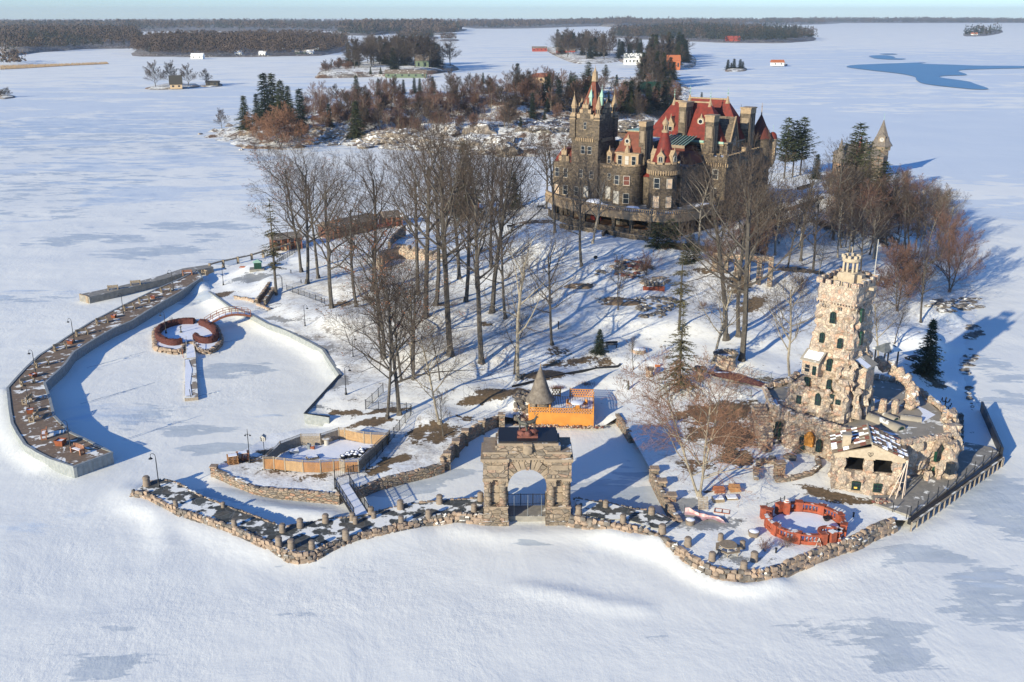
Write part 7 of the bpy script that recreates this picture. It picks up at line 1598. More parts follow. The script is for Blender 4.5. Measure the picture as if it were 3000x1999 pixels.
for x0,y0,x1,y1,l in [(930,545,1140,510,'red tarpaulin fence in front of the brown dock sheds'),(1420,420,1570,395,'bright red tarpaulin beside the low flat shed'),(1580,400,1650,392,'small red tarpaulin farthest right by the far shore')]:
    a,b=at(B3,x0,y0),at(B3,x1,y1); mb=MB(); strip_wall(mb,[(a[0]+(b[0]-a[0])*k/6,a[1]+(b[1]-a[1])*k/6+.2*math.sin(k*2)) for k in range(7)],.6,[a[2]+1.3+.15*math.sin(k*2.3) for k in range(7)],.08,'tarp'); mb.build('tarpaulin_fence',None,label=l,cat='tarpaulin')
rw_=stonewall('ruined_wall',B3,5.2,[(990,740),(1010,690),(1120,665),(1180,670),(1260,690),(1330,710),(1430,735)],'low ruined wall of orange and buff stone above the wood',th=1.2,z0=2.8,m='rubble') 
mb=MB()
for x,y in [(1130,650),(1165,655),(1200,662),(1250,672),(1300,690),(1350,700),(1400,712),(1440,722)]:
    p_=P(B3(x,y),5.6); mb.rock((p_[0],p_[1],5.5),(.8,.6,.55),'rubble_small')
mb.build('crest_stones',rw_[0])
stonewall('stone_wall',B3,4.6,[(1060,625),(1075,590),(1120,545),(1170,510)],'low stone wall running from the ruin up to the dock sheds',th=.6,z0=2)
# lawn kerb line behind the deck
w_=[at(B4,x,y) for x,y in [(0,1290),(200,1240),(400,1195),(600,1160),(750,1145),(765,1130)]]
mb=MB(); strip_wall(mb,[p[:2] for p in w_],[p[2]-.2 for p in w_],[p[2]+.22 for p in w_],.18,'black_metal'); mb.build('lawn_kerb',None,label='dark kerb line curving across the lawn behind the deck',cat='kerb')
# ---------------- castle; local frame u along the lit front, v into depth
CO=(44.0,206.3); CA=R(35); CF=Frm(CO,CA); CN=math.atan2(-math.cos(CA),-math.sin(CA)); CS=math.atan2(-math.sin(CA),math.cos(CA))
cs=thing('castle','large grey stone castle with red roofs, towers and a curved terrace on the hill','castle',CF(-12,-5,9))
def cb(*boxes,name='wall',m='granite'):
    mb=MB(CF)
    for b in boxes: mb.box(*b[:6],b[6] if len(b)>6 else m)
    return mb.build(name,cs)
Z0=8.0
def crenel(mb,F0,L,z,h_,w_,g,th,m='granite'):
    """row of merlons along a local a axis"""
    n=max(2,int((L+g)/(w_+g))); st=(L-n*w_)/(n-1)
    T0=mb.T; mb.T=F0
    for i in range(n): s=i*(w_+st); mb.box(s,s+w_,-th/2,th/2,z,z+h_,m); mb.box(s-.04,s+w_+.04,-th/2-.05,th/2+.05,z+h_,z+h_+.08,'buff')
    mb.T=T0
def fu(u,v,du=1): return lambda a,b,z: CF(u+a,v+b,z)
def fv(u,v): return lambda a,b,z: CF(u-b,v+a,z)
def corbels(mb,T,L,z,h_=.75,step=.55,out=.30):
    T0=mb.T; mb.T=T; n=int(L/step)
    for i in range(n): s=(i+.3)*L/n; mb.box(s,s+.22,-out,.02,z,z+h_*.9,'buff')
    mb.T=T0
# main bodies
cb((-28,-21.6,-15,-8,Z0,29.4),(-32.8,-28.01,-14.6,-4,Z0,20.3),(-21.59,-17,-14.2,-6,Z0,20.7),(-21,-4,-12,3,Z0,20.6),(-6,.3,.0,17.5,Z0,21.9),(-20,-2,3.01,16,Z0,24.4),(-22,-14,-8,2,20.6,24.6))
# snow & dark roofs on flat parts
cb((-13.5,-4.5,-9,-.5,20.61,20.9,'lead'),(-21.8,-14.2,-7.8,1.8,24.61,24.8,'lead'),(-5.6,-.0,.4,17,21.91,21.98,'snowtop'),(-32.5,-28.3,-14.2,-5,20.31,20.4,'snowtop'),name='flat_roof')
cb((-12,-8,-6,-3,20.91,21.15,'snowtop'),(-20.5,-16,-5,1,24.81,24.9,'snowtop'),name='roof_snow')
# dark brown curb roof of the court behind the round turret
mb=MB(CF); mb.prism(rect(-12.4,-4.2,-7,-1.5),20.9,23.2,'roof_shade',top=rect(-11.9,-5.2,-6,-2.5)); mb.build('court_roof',cs)
# tall tower --------------------------------------------------
for (u0,v0) in ((-28.35,-15.35),(-22.55,-15.35),(-28.35,-8.9),(-22.55,-8.9)): mb=MB(CF); mb.box(u0,u0+1.3,v0,v0+1.3,25.5,30.0,'granite'); mb.box(u0-.08,u0+1.38,v0-.08,v0+1.38,29.4,29.6,'buff'); mb.prism(rect(u0-.05,u0+1.35,v0-.05,v0+1.35),30.0,30.6,'buff',top=rect(u0+.2,u0+1.1,v0+.2,v0+1.1)); mb.build('corner_pier',cs)
mb=MB(CF)
corbels(mb,fu(-27,-15),4.4,25.0,.8,.42,.28); corbels(mb,lambda a,b,z:CF(-21.6-b,-13.9+a,z),4.6,25.0,.8,.42,.28)
mb.build('corbel_band',cs)
for (u0,v0) in ((-27.7,-14.7),(-21.9,-14.7),(-27.7,-8.25),(-21.9,-8.25)):
    mb=MB(CF); mb.lathe((u0,v0),[(.55,30.5),(.55,31.9),(.68,31.95),(.68,32.1),(.62,32.15),(.05,34.3),(.0,34.6)],8,'buff'); tq=mb.build('pinnacle',cs)
    mb=MB(CF)
    for k in range(8): a=2*PI*(k+.5)/8; mb.box(u0+.52*math.cos(a)-.09,u0+.52*math.cos(a)+.09,v0+.52*math.sin(a)-.09,v0+.52*math.sin(a)+.09,30.8,31.6,'glass')
    mb.build('opening',tq); mb=MB(CF); mb.lathe((u0,v0),[(.0,34.5),(.12,34.65),(0,34.8)],8,'buff'); mb.tube([(u0,v0,34.7),(u0,v0,35.1)],.03,4); mb.build('finial',tq)
# gables on the four sides
def gable(Tf,w_,z0,z1,m='granite',trim=True,name='gable',steps=3,th=.5):
    mb=MB(Tf); mb.add([(-w_/2,0,z0),(w_/2,0,z0),(w_/2,0,z0+.4),(0,0,z1),(-w_/2,0,z0+.4),(-w_/2,th,z0),(w_/2,th,z0),(w_/2,th,z0+.4),(0,th,z1),(-w_/2,th,z0+.4)],[(0,1,2,3,4),(9,8,7,6,5),(1,6,7,2),(2,7,8,3),(3,8,9,4),(4,9,5,0)],m)
    o=mb.build(name,cs)
    mb=MB(Tf)
    for s in (-1,1):
        for k in range(steps):
            f=k/steps; x=s*w_/2*(1-f); z=z0+.4+(z1-z0-.4)*f; x2=s*w_/2*(1-(k+1)/steps); lo,hi=min(x,x2),max(x,x2)
            mb.box(lo-.05,hi+.05,-.08,th+.05,z+.1*(k>0),z+(z1-z0)/steps*.75,'buff'); mb.tube([(x-s*.12,th/2,z),(x-s*.12,th/2,z+(z1-z0)/steps*1.05)],[.13,.05],4)
    mb.tube([(0,th/2,z1-.8),(0,th/2,z1+.1),(0,th/2,z1+.9)],[.35,.22,.05],6); mb.build('coping',o); return o
gable(lambda a,b,z:CF(-24.8+a,-15.05+b,z),3.9,29.3,32.6); gable(lambda a,b,z:CF(-21.55-b,-11.5+a,z),3.9,29.3,32.6); gable(lambda a,b,z:CF(-24.8+a,-7.9-b,z),3.9,29.3,32.6); gable(lambda a,b,z:CF(-28.05+b,-11.5+a,z),3.9,29.3,32.6)
mb=MB(CF); mb.prism(rect(-27.3,-22.3,-14.3,-8.7),29.3,37.0,'roof_brown',top=rect(-25.15,-24.45,-11.85,-11.15)); mb.build('spire',cs)
mb=MB(CF); mb.lathe((-24.8,-11.5),[(.75,36.9),(.6,37.2),(.5,38.3),(.42,38.6),(.06,39.6),(0,40.3)],8,'buff'); 
for k in range(4): a=PI/4+k*PI/2; mb.tube([(-24.8+.55*math.cos(a),-11.5+.55*math.sin(a),37),(-24.8+.45*math.cos(a),-11.5+.45*math.sin(a),39)],[.16,.04],4)
mb.build('lantern',cs)
for (u,v) in ((-24.6,-13.15),(-23.15,-11.3)):
    mb=MB(CF); mb.box(u-.28,u+.28,v-.28,v+.28,32.1,33.8,'copper'); mb.prism(rect(u-.45,u+.45,v-.45,v+.45),33.8,35.4,'copper',top=rect(u-.04,u+.04,v-.04,v+.04)); mb.tube([(u,v,35.3),(u,v,36.2)],.03,4,'copper'); mb.build('spirelet',cs)
def cw(u,v,z,w_=.95,h_=1.6,pane='glass',arch=False,side=False,frame='frame_white',bars=0,out=.05,sill='buff'): return window(cs,CF(u,v,z),CS if side else CN,w_,h_,frame,arch=arch,bars=bars,pane=pane,out=out,sill=sill)
cw(-24.8,-15.02,27.5,.5,1.4,bars=0)
for z in (22.5,): cw(-25.2,-15.02,z,.8,1.5); cw(-23.6,-15.02,z,.8,1.5)
cw(-25.6,-15.02,17.5,.9,1.6); cw(-23,-15.02,17.5,.9,1.6); cw(-24.3,-15.02,13.6,1.0,2.2,pane='frame_white'); cw(-26.6,-15.02,13.6,.9,1.8)
cw(-21.58,-12.5,18,.7,1.5,side=True); cw(-21.58,-12.5,14,.7,1.5,side=True)
# left wing with small red gabled roofs
mb=MB(CF); mb.prism(rect(-32.7,-29.9,-14.4,-8),20.35,22.8,'roof_red',top=rect(-31.8,-31.0,-12.5,-9.5)); mb.prism(rect(-29.6,-28.1,-14.4,-11),20.35,24.0,'roof_red',top=rect(-28.9,-28.7,-12.8,-12.3)); mb.build('side_roof',cs)
gable(lambda a,b,z:CF(-30.0+a,-14.75+b,z),2.4,20.2,22.9,steps=2,th=.4)
for u in (-31.7,-29.6): cw(u,-14.62,17.2,.9,1.8); cw(u,-14.62,13.5,1.0,1.9,pane='board' if u<-31 else 'glass')
cb((-30.9,-29.5,-10,-8.2,20,28.6),name='chimney'); cb((-31.05,-29.35,-10.15,-8.05,28.6,29.3,'buff'),name='chimney_cap')
# bay with mansard
BC=(-14.9,-14.2)
mb=MB(CF); mb.lathe(BC,[(3.15,Z0),(3.15,13.0),(3.3,13.05),(3.3,13.3),(3.1,13.35),(3.05,19.4),(3.2,19.5),(3.3,20.0),(3.3,21.0),(3.05,21.0),(3.05,20.4),(0,20.3)],32,'granite'); mb.build('bay_front',cs)
mb=MB(CF)
for k in range(14):
    a=PI+.15+k*(PI-.3)/13; 
    if k%3!=1: mb.T=lambda x,y,z,a=a:CF(BC[0]+3.18*math.cos(a)-x*math.sin(a)+y*math.cos(a),BC[1]+3.18*math.sin(a)+x*math.cos(a)+y*math.sin(a),z); mb.box(-.28,.28,-.18,.18,21.0,21.35,'buff')
mb.build('parapet',cs)
def cyl_window(c,r,adeg,z,w_,h_,**k):
    a=R(adeg); p_=CF(c[0]+r*math.cos(a),c[1]+r*math.sin(a),z); wa=CF(c[0]+2*r*math.cos(a),c[1]+2*r*math.sin(a),z); ang=math.atan2(wa[1]-p_[1],wa[0]-p_[0]); return window(cs,p_,ang,w_,h_,k.pop('frame','frame_white'),bars=k.pop('bars',0),out=k.pop('out',.08),**k)
cyl_window(BC,3.05,-107,17.3,1.15,1.75,sill='buff'); cyl_window(BC,3.05,-66,17.3,1.15,1.75,sill='buff',pane='dark_shrub'); cyl_window(BC,3.05,-107,13.3,1.35,2.5,pane='frame_white'); cyl_window(BC,3.05,-66,13.6,1.1,1.9,sill='buff')
cw(-19.2,-14.22,17.5,.7,1.3); cw(-19.4,-14.22,13.6,1.0,2.4,pane='frame_white'); cb((-20.8,-18.2,-14.45,-14.2,20.0,20.4,'buff'),name='cornice')
mb=MB(CF); mb.prism([(-20.6,-13.0),(-13.0,-13.0),(-13.0,-5.5),(-20.6,-5.5)],20.5,27.3,'roof_brown',top=[(-16.6,-11.6),(-13.4,-11.6),(-13.4,-7.5),(-17.6,-7.5)]); mb.build('mansard_roof',cs)
cb((-17.0,-13.1,-11.9,-6.8,27.3,27.5,'buff'),(-16.9,-13.3,-11.5,-7.2,27.501,27.56,'copper'),name='roof_curb')
def dormer(u,v,z,w_,h_,side=False,apex=1.2,tri=False,round_=False):
    Tf=(lambda a,b,zz:CF(u+a,v+b,zz)) if not side else (lambda a,b,zz:CF(u-b,v+a,zz))
    mb=MB(Tf); mb.box(-w_/2,w_/2,0,1.4,z,z+h_,'buff'); mb.add([(-w_/2-.1,-.05,z+h_),(w_/2+.1,-.05,z+h_),(w_/2+.1,1.8,z+h_),(-w_/2-.1,1.8,z+h_),(0,-.05,z+h_+apex),(0,1.8,z+h_+apex)],[(0,1,4),(2,3,5),(1,2,5,4),(3,0,4,5),(0,3,2,1)],'buff')
    mb.tube([(0,.1,z+h_+apex-.1),(0,.1,z+h_+apex+.6)],[.14,.04],5); 
    for s in (-1,1): mb.tube([(s*w_/2,.1,z+h_),(s*w_/2,.1,z+h_+.7)],[.12,.04],4)
    if tri: 
        pass
    o=mb.build('dormer',cs); return o
def owin(o,u,v,z,w_,h_,side=False,**k): 
    x=window(o,CF(u,v,z),CS if side else CN,w_,h_,'frame_white',bars=0,out=.05,**k); return x
mb=MB(CF); mb.box(-18.0,-12.8,-13.9,-12.4,20.5,23.0,'buff'); mb.box(-18.2,-12.6,-14.1,-12.3,23.0,23.25,'buff'); mb.lathe((-15.5,-13.7),[(.6,23.2),(.45,24.0),(.2,24.5),(.05,25.2)],8,'buff'); o=mb.build('triple_dormer',cs)
for u,pn in ((-17.0,'glass'),(-15.4,'frame_white'),(-13.8,'glass')): window(cs,CF(u,-13.92,20.9),CN,.85,1.7,'buff' if pn!='glass' else 'frame_white',bars=0,pane=pn,out=.05)
dormer(-19.6,-13.8,20.6,1.1,2.0); cw(-19.6,-13.85,20.9,.6,1.4)
def oculus(u,v,z,r):
    mb=MB(lambda a,b,c:CF(u+a,v-c,z+b)); mb.lathe((0,0),[(r*1.7,-1.2),(r*1.7,.0),(r*1.5,.05)],14,'buff'); mb.lathe((0,0),[(r*1.2,.05),(r*1.2,.10),(r,.11)],14,'frame_white'); o=mb.build('oculus',cs,smooth=True); 
    mb=MB(lambda a,b,c:CF(u+a,v-c,z+b)); mb.lathe((0,0),[(r*.85,.11),(r*.8,.13)],14,'glass'); mb.build('pane',o); mb=MB(CF); mb.tube([(u,v+.3,z+r*1.5),(u,v+.3,z+r*3.2)],[r*.7,.04],5,'buff'); mb.box(u-r*1.7,u+r*1.7,v-.0,v+1.2,z-r*2.2,z-r*.9,'buff'); mb.build('crest',o)
oculus(-16.3,-12.35,25.4,.42); oculus(-8.1,4.6,28.4,.50)
# chimneys
for (u0,u1,v0,v1,z0,z1,cap) in ((-13.75,-12.3,-12.2,-8.9,20,28.5,1),(-12.1,-10.5,2.2,5.6,20.6,31.4,1),(-4.9,-3.0,-.1,2.4,21.5,28.9,1.4),(-2.4,-.2,12.3,15.2,21.5,29.8,1.3),(-16.5,-15.3,6.5,8,24,28,1)):
    mb=MB(CF); mb.box(u0,u1,v0,v1,z0,z1,'granite'); 
    for k in (0,1): mb.box(u1,u1+.06,v0+.4+k*(v1-v0)*.45,v0+.4+k*(v1-v0)*.45+.35,z0+1.5,z1-.8,'buff_dark')
    mb.box(u0+.3,u1-.3,v0-.06,v0,z1-3.2,z1-.9,'buff_dark'); mb.build('chimney',cs)
    mb=MB(CF); mb.box(u0-.06,u1+.06,v0-.06,v1+.06,z1,z1+cap*.8,'buff'); mb.box(u0-.2,u1+.2,v0-.2,v1+.2,z1+cap*.8,z1+cap,'buff'); mb.build('chimney_cap',cs)
# round turret
RC=(-7.0,-14.1)
mb=MB(CF); mb.lathe(RC,[(2.95,Z0),(2.95,12.9),(3.1,12.95),(3.1,13.3),(2.8,13.35),(2.75,19.9),(3.0,20.1)],32,'granite'); mb.lathe(RC,[(3.25,20.7),(3.25,22.0),(2.95,22.0),(2.95,21.5),(0,21.45)],32,'granite'); mb.lathe(RC,[(3.0,20.1),(3.24,20.2),(3.24,20.7)],32,'granite'); mb.build('turret_wall',cs)
mb=MB(CF)
for k in range(40):
    a=2*PI*k/40; mb.T=lambda x,y,z,a=a:CF(RC[0]+3.2*math.cos(a)-x*math.sin(a)+y*math.cos(a),RC[1]+3.2*math.sin(a)+x*math.cos(a)+y*math.sin(a),z); mb.box(-.10,.10,-.3,.12,19.9,20.75,'buff')
    if k%3: mb.box(-.28,.28,-.22,.12,22.0,22.4,'buff')
mb.build('corbel_ring',cs)
mb=MB(CF); mb.lathe(RC,[(2.55,21.5),(2.05,22.9),(1.6,24.4),(1.2,25.9),(.85,27.2),(.62,28.0)],32,'roof_red'); mb.build('turret_roof',cs,smooth=True)
mb=MB(CF); mb.lathe(RC,[(.7,27.9),(.7,28.3),(.5,28.35),(.5,29.4),(.62,29.45),(.66,29.6),(.6,29.9),(.45,30.2),(.2,30.5),(.05,30.9),(0,31.2)],16,'buff'); mb.build('turret_lantern',cs,smooth=True)
mb=MB(CF)
for k in range(6): a=2*PI*k/6; mb.box(RC[0]+.49*math.cos(a)-.07,RC[0]+.49*math.cos(a)+.07,RC[1]+.49*math.sin(a)-.07,RC[1]+.49*math.sin(a)+.07,28.5,29.25,'glass')
mb.build('lantern_opening',cs)
for a_ in (-78,-180,-8,90):
    a=R(a_); mb=MB(lambda x,y,z,a=a:CF(RC[0]+2.35*math.cos(a)-x*math.sin(a)+y*math.cos(a),RC[1]+2.35*math.sin(a)+x*math.cos(a)+y*math.sin(a),z)); mb.box(-.72,.72,-1.3,.2,21.5,23.5,'buff'); mb.add([(-.85,-1.3,23.5),(.85,-1.3,23.5),(.85,.25,23.5),(-.85,.25,23.5),(0,-1.3,24.6),(0,.25,24.6)],[(0,1,4),(3,5,2),(1,2,5,4),(3,0,4,5)],'buff'); mb.tube([(0,.1,24.5),(0,.1,25.2)],[.12,.04],4); mb.build('dormer',cs)
    cyl_window(RC,2.58,a_,21.8,.8,1.3,arch=True,bars=1)
cyl_window(RC,2.78,-88,17.3,1.1,1.9,sill='buff'); cyl_window(RC,2.78,-88,13.5,1.15,2.1,pane='board',sill='buff'); cyl_window(RC,2.78,-36,17.3,1.0,1.8,pane='board'); cyl_window(RC,2.78,-36,13.5,1.0,2.1,pane='board')
mb=MB(CF); mb.box(-11.9,-9.3,-13.3,-10,Z0,18.7,'granite'); mb.prism(rect(-12,-9.2,-13.5,-10),18.7,20.4,'roof_red',top=rect(-11.9,-9.3,-11.2,-10)); mb.build('link_wall',cs)
# main block roofs: two hips side by side
def hip(u0,u1,v0,v1,z0,uu0,uu1,vr,z1,name='roof',m='roof_red'):
    mb=MB(CF); mb.add([(u0,v0,z0),(u1,v0,z0),(u1,v1,z0),(u0,v1,z0),(uu0,vr,z1),(uu1,vr,z1)],[(0,1,5,4),(1,2,5),(2,3,4,5),(3,0,4),(0,3,2,1)],m); o=mb.build(name,cs)
    mb=MB(CF); mb.box(uu0-.1,uu1+.1,vr-.16,vr+.16,z1-.15,z1+.15,'buff'); mb.build('ridge_crest',o)
    for uu in (uu0,uu1): mb=MB(CF); mb.lathe((uu,vr),[(.6,z1-.9),(.1,z1+.7)],6,'buff'); mb.tube([(uu,vr,z1+.5),(uu,vr,z1+2.6)],[.06,.03],5,'copper'); mb.lathe((uu,vr),[(0,z1+1.1),(.22,z1+1.3),(0,z1+1.5)],8,'copper'); mb.lathe((uu,vr),[(0,z1+1.8),(.15,z1+1.95),(0,z1+2.1)],8,'copper'); mb.build('finial',o)
hip(-20.4,-1.8,2.6,10.4,24.5,-15.6,-7.2,7.0,32.2); hip(-19.5,-.9,9.8,16.6,24.5,-14.6,-5.7,12.6,32.6)
mb=MB(CF); mb.box(-20.5,-1.7,2.4,2.7,24.3,24.75,'copper'); mb.box(-1.9,-.9,2.7,16.6,24.3,24.6,'buff_dark'); mb.build('eaves_gutter',cs)
cb((-20.4,-1.8,2.75,3.0,23.9,24.35,'buff'),name='cornice')
for u in (-7.4,): cw(u,3.0,21.9,1.0,1.7)
dormer(-14.6,3.6,25.0,1.5,2.3,apex=1.9); window(cs,CF(-14.6,3.55,25.4),CN,.75,1.6,'frame_white',bars=0)
# side attic storey and its pointed gable
cb((-1.99,-1.3,3.3,15.8,21.9,24.3),name='attic_wall')
mb=MB(lambda a,b,z:CF(-1.1-b,6.6+a,z)); mb.add([(-2.2,0,21.95),(2.2,0,21.95),(2.2,0,24.5),(0,0,29.6),(-2.2,0,24.5),(-2.2,3,21.95),(2.2,3,21.95),(2.2,3,24.5),(0,4.5,29.6),(-2.2,3,24.5)],[(0,1,2,3,4),(1,6,7,2),(2,7,8,3),(3,8,9,4),(4,9,5,0)],'granite'); mb.tube([(-2.3,-.05,24.4),(0,-.05,29.7)],.16,5,'buff'); mb.tube([(2.3,-.05,24.4),(0,-.05,29.7)],.16,5,'buff'); mb.build('side_gable',cs)
window(cs,CF(-1.08,6.6,22.1),CS,1.7,2.2,'buff_dark',arch=True,bars=1,out=.08)
for v in (4.0,9.6,11.3,13.8): window(cs,CF(-1.28,v,22.1),CS,1.1,1.7,'buff_dark',bars=1,out=.06)
# right wing with battlements
mb=MB(CF); crenel(mb,fu(-6.3,-.15),6.7,22.0,.55,.72,.55,.5); crenel(mb,lambda a,b,z:CF(.35-b,a,z),17.3,21.8,.5,.8,.5,.5); mb.box(-6.3,.55,-.32,.0,20.8,22.0,'granite'); mb.box(.3,.58,0,17.6,20.6,21.8,'granite')
corbels(mb,fu(-6.3,-.02),6.8,20.0,.85,.5,.3); corbels(mb,lambda a,b,z:CF(.32-b,a,z),17.3,19.9,.8,.55,.28); mb.build('battlement',cs)
for z in (17.4,13.5): cw(-2.0,-.02,z,1.1,1.9)
for v in (3,7,11,15):
    for z in (17.4,13.5,10): window(cs,CF(.32,v,z),CS,1.0,1.8,'buff_dark',bars=0,out=.05)
cb((.3,.75,5.6,6.3,Z0,22.4,'buff_dark'),(.3,.6,9.2,9.6,16,22.6,'buff'),(-.3,.7,8.9,9.9,22.3,23.2,'buff'),name='buttress')
# far round towers
for (u,v,r,z0_,ze,za,m,l) in ((-.8,20.2,2.5,Z0,24.0,29.0,'roof_shade','rt'),(-5.0,18.6,2.2,Z0,24.2,28.6,'roof_shade','x')):
    mb=MB(CF); mb.lathe((u,v),[(r,z0_),(r,ze-.3),(r+.2,ze-.2),(r+.2,ze)],24,'granite'); mb.build('far_turret_wall',cs); mb=MB(CF); mb.lathe((u,v),[(r+.35,ze),(r*.5,(ze+za)/2+.2),(.15,za)],24,m); mb.build('far_turret_roof',cs,smooth=True); mb=MB(CF); mb.tube([(u,v,za-.2),(u,v,za+.8),(u,v,za+2.6)],[.2,.1,.03],6,'buff'); mb.lathe((u,v),[(0,za+1.6),(.16,za+1.8),(0,za+2)],8,'buff'); mb.build('finial',cs)
mb=MB(CF); mb.lathe((1.4,22.2),[(.3,17.5),(1.0,19.2),(1.0,23.4),(1.15,23.5),(1.15,23.8)],16,'buff_dark'); mb.build('bartizan',cs); mb=MB(CF); mb.lathe((1.4,22.2),[(1.0,23.8),(.85,24.6),(.5,25.1),(0,25.3)],16,'roof_red'); mb.build('bartizan_roof',cs,smooth=True); mb=MB(CF); mb.tube([(1.4,22.2,25.2),(1.4,22.2,26.8)],.04,4,'copper'); mb.build('finial',cs)
window(cs,CF(2.3,21.7,20.2),CS,.7,1.7,'buff',bars=0,out=.12)
# glazed court roof
mb=MB(CF); mb.add([(-13.2,-4.2,24.2),(-7.4,-4.2,24.2),(-7.4,1.6,25.6),(-13.2,1.6,25.6)],[(0,1,2,3)],'glass'); 
for k in range(9): u=-13.2+k*.725; mb.tube([(u,-4.2,24.28),(u,1.6,25.68)],.09,4,'copper')
mb.box(-13.3,-7.3,-4.35,-4.2,23.7,24.3,'buff_dark'); mb.box(-13.3,-7.3,-4.2,1.6,20.6,23.7,'roof_shade'); mb.build('glass_roof',cs)
# terrace
TE=smoothpath([(-34.5,-14.5),(-33,-16.0),(-29.5,-18.4),(-25,-20.6),(-20.5,-22.2),(-16.5,-23.0),(-11.7,-23.3),(-7,-22.9),(-3.2,-21.9),(-.6,-20.0),(.8,-16.5),(1.4,-12),(1.9,-6),(2.0,-2.6)],4)
fl_=[(p[0],p[1]) for p in TE]+[(-.5,-1.5),(-8,-8),(-20,-12),(-33,-12)]
mb=MB(CF); mb.prism(fl_,12.6,13.0,'concrete'); mb.build('terrace_floor',cs)
mb=MB(CF); strip_wall(mb,TE,11.75,12.75,.5,'buff'); strip_wall(mb,offset_path(TE,0),12.75,13.25,.62,'buff'); strip_wall(mb,TE,13.85,14.02,.5,'buff'); strip_wall(mb,TE,13.25,13.3,.4,'buff'); mb.build('terrace_beam',cs)
mb=MB(CF).mat('buff')
for p_ in resample([Vector((*q,0)) for q in TE],.42): mb.box(p_.x-.09,p_.x+.09,p_.y-.09,p_.y+.09,13.28,13.86)
mb.build('balusters',cs)
inner=[(p[0],p[1]+1.1) if p[0]<-1 else (p[0]-1.0,p[1]) for p in TE]
for p_ in resample([Vector((*q,0)) for q in inner],3.9)[1:-1]:
    mb=MB(CF); mb.box(p_.x-.32,p_.x+.32,p_.y-.32,p_.y+.32,Z0,11.75,'granite'); mb.box(p_.x-.42,p_.x+.42,p_.y-.42,p_.y+.42,11.3,11.75,'buff_dark'); mb.build('terrace_column',cs)
mb=MB(CF); strip_wall(mb,[(p[0],p[1]) for p in inner if p[0]<-1],8.2,9.75,.35,'granite'); mb.build('porch_wall',cs)
mb=MB(CF); mb.prism([(p[0],p[1]) for p in inner]+[(-1,-3),(-10,-12),(-33,-13)],8.3,9.12,'terrafloor'); mb.build('porch_floor',cs)
for (cx,cy,s) in ((-19.8,-19.2,1.5),(-10.6,-19.8,1.3),(-17.5,-19.8,1.0),(.2,-9,1.6),(-3,-18.5,.7)):
    mb=MB(CF); mb.rock((cx,cy,13.1),(s*1.4,s*.9,s*.75 if cx<-19 else s*.5),'snowtop',rz=.5,jit=.15); mb.build('snow_drift',cs,smooth=True,sharp=180)
mb=MB(CF); mb.box(-22.5,-20.0,-16,-15.2,9.1,9.9,'tarp'); mb.build('red_crates',cs)
mb=MB(CF); mb.box(-16.4,-14.6,-17.5,-17.35,9.1,11.5,'roofgrey'); mb.build('porch_door',cs)
# lower terrace walls and steps
def gw(pts,h_,label,th=.4,m='granite'):
    w_=[at(B4,x,y) for x,y in pts]; t=thing('garden_wall',label,'wall',w_[0]); mb=MB(); strip_wall(mb,[p[:2] for p in w_],[p[2]-.8 for p in w_],[p[2]+h_ for p in w_],th,m); mb.build('body',t); mb=MB(); strip_wall(mb,[p[:2] for p in w_],[p[2]+h_+.002 for p in w_],[p[2]+h_+.12 for p in w_],th+.16,'buff_dark'); mb.build('coping',t)
gw([(340,165),(480,185),(590,205)],.8,'low stone garden wall left of the castle steps'); gw([(640,225),(660,205),(700,215),(860,245),(960,260)],.8,'low stone garden wall right of the castle steps, curling at its end')
t=thing('stone_steps','snowy stone steps between the two garden walls below the castle','steps',at(B4,590,215)); mb=MB()
for k in range(6): p_=at(B4,570+k*8,232-k*7); mb.box(p_[0]-1.6,p_[0]+1.6,p_[1]-.3,p_[1]+.6,p_[2]-.5,p_[2]+.12,'snowtop')
mb.build('treads',t)
for (x,y,l) in ((1163,185,'small white statue under the right end of the castle terrace'),(1178,160,'second small white statue farther back under the terrace')):
    p_=at(B4,x,y); t=thing('white_statue',l,'statue',p_); mb=MB(TT(p_)).mat('frame_white'); mb.tube([(0,0,0),(0,0,.6),(.05,0,1.1),(0,0,1.4)],[.28,.2,.24,.1],7); mb.rock((0,0,1.55),.14,'frame_white'); mb.build('figure',t,smooth=True)
# ruined stone arcade below the right wing & retaining wall with railing on the right
q=at(D,1705,640); t=thing('stone_arcade','ruined stone arcade wall showing through the thicket below the castle wing','wall',q); AFm=Frm((q[0]-5,q[1]+1.5),R(20)); mb=MB(AFm)
for k in range(6): mb.box(k*1.9,k*1.9+.8,0,.9,q[2]-1,q[2]+3.4,'wallstone')
mb.box(0,10.3,0,.9,q[2]+3.4,q[2]+4.2,'wallstone'); mb.build('arcade',t)
gw([(1900,60),(2000,30),(2120,-10),(2200,-40)],.6,'dark retaining wall below the snowy castle drive',m='rockgrey')
iron_fence(D,[(1775,455),(1830,440),(1868,428),(1900,412)],1.0,'dark railing along the snowy drive right of the castle')
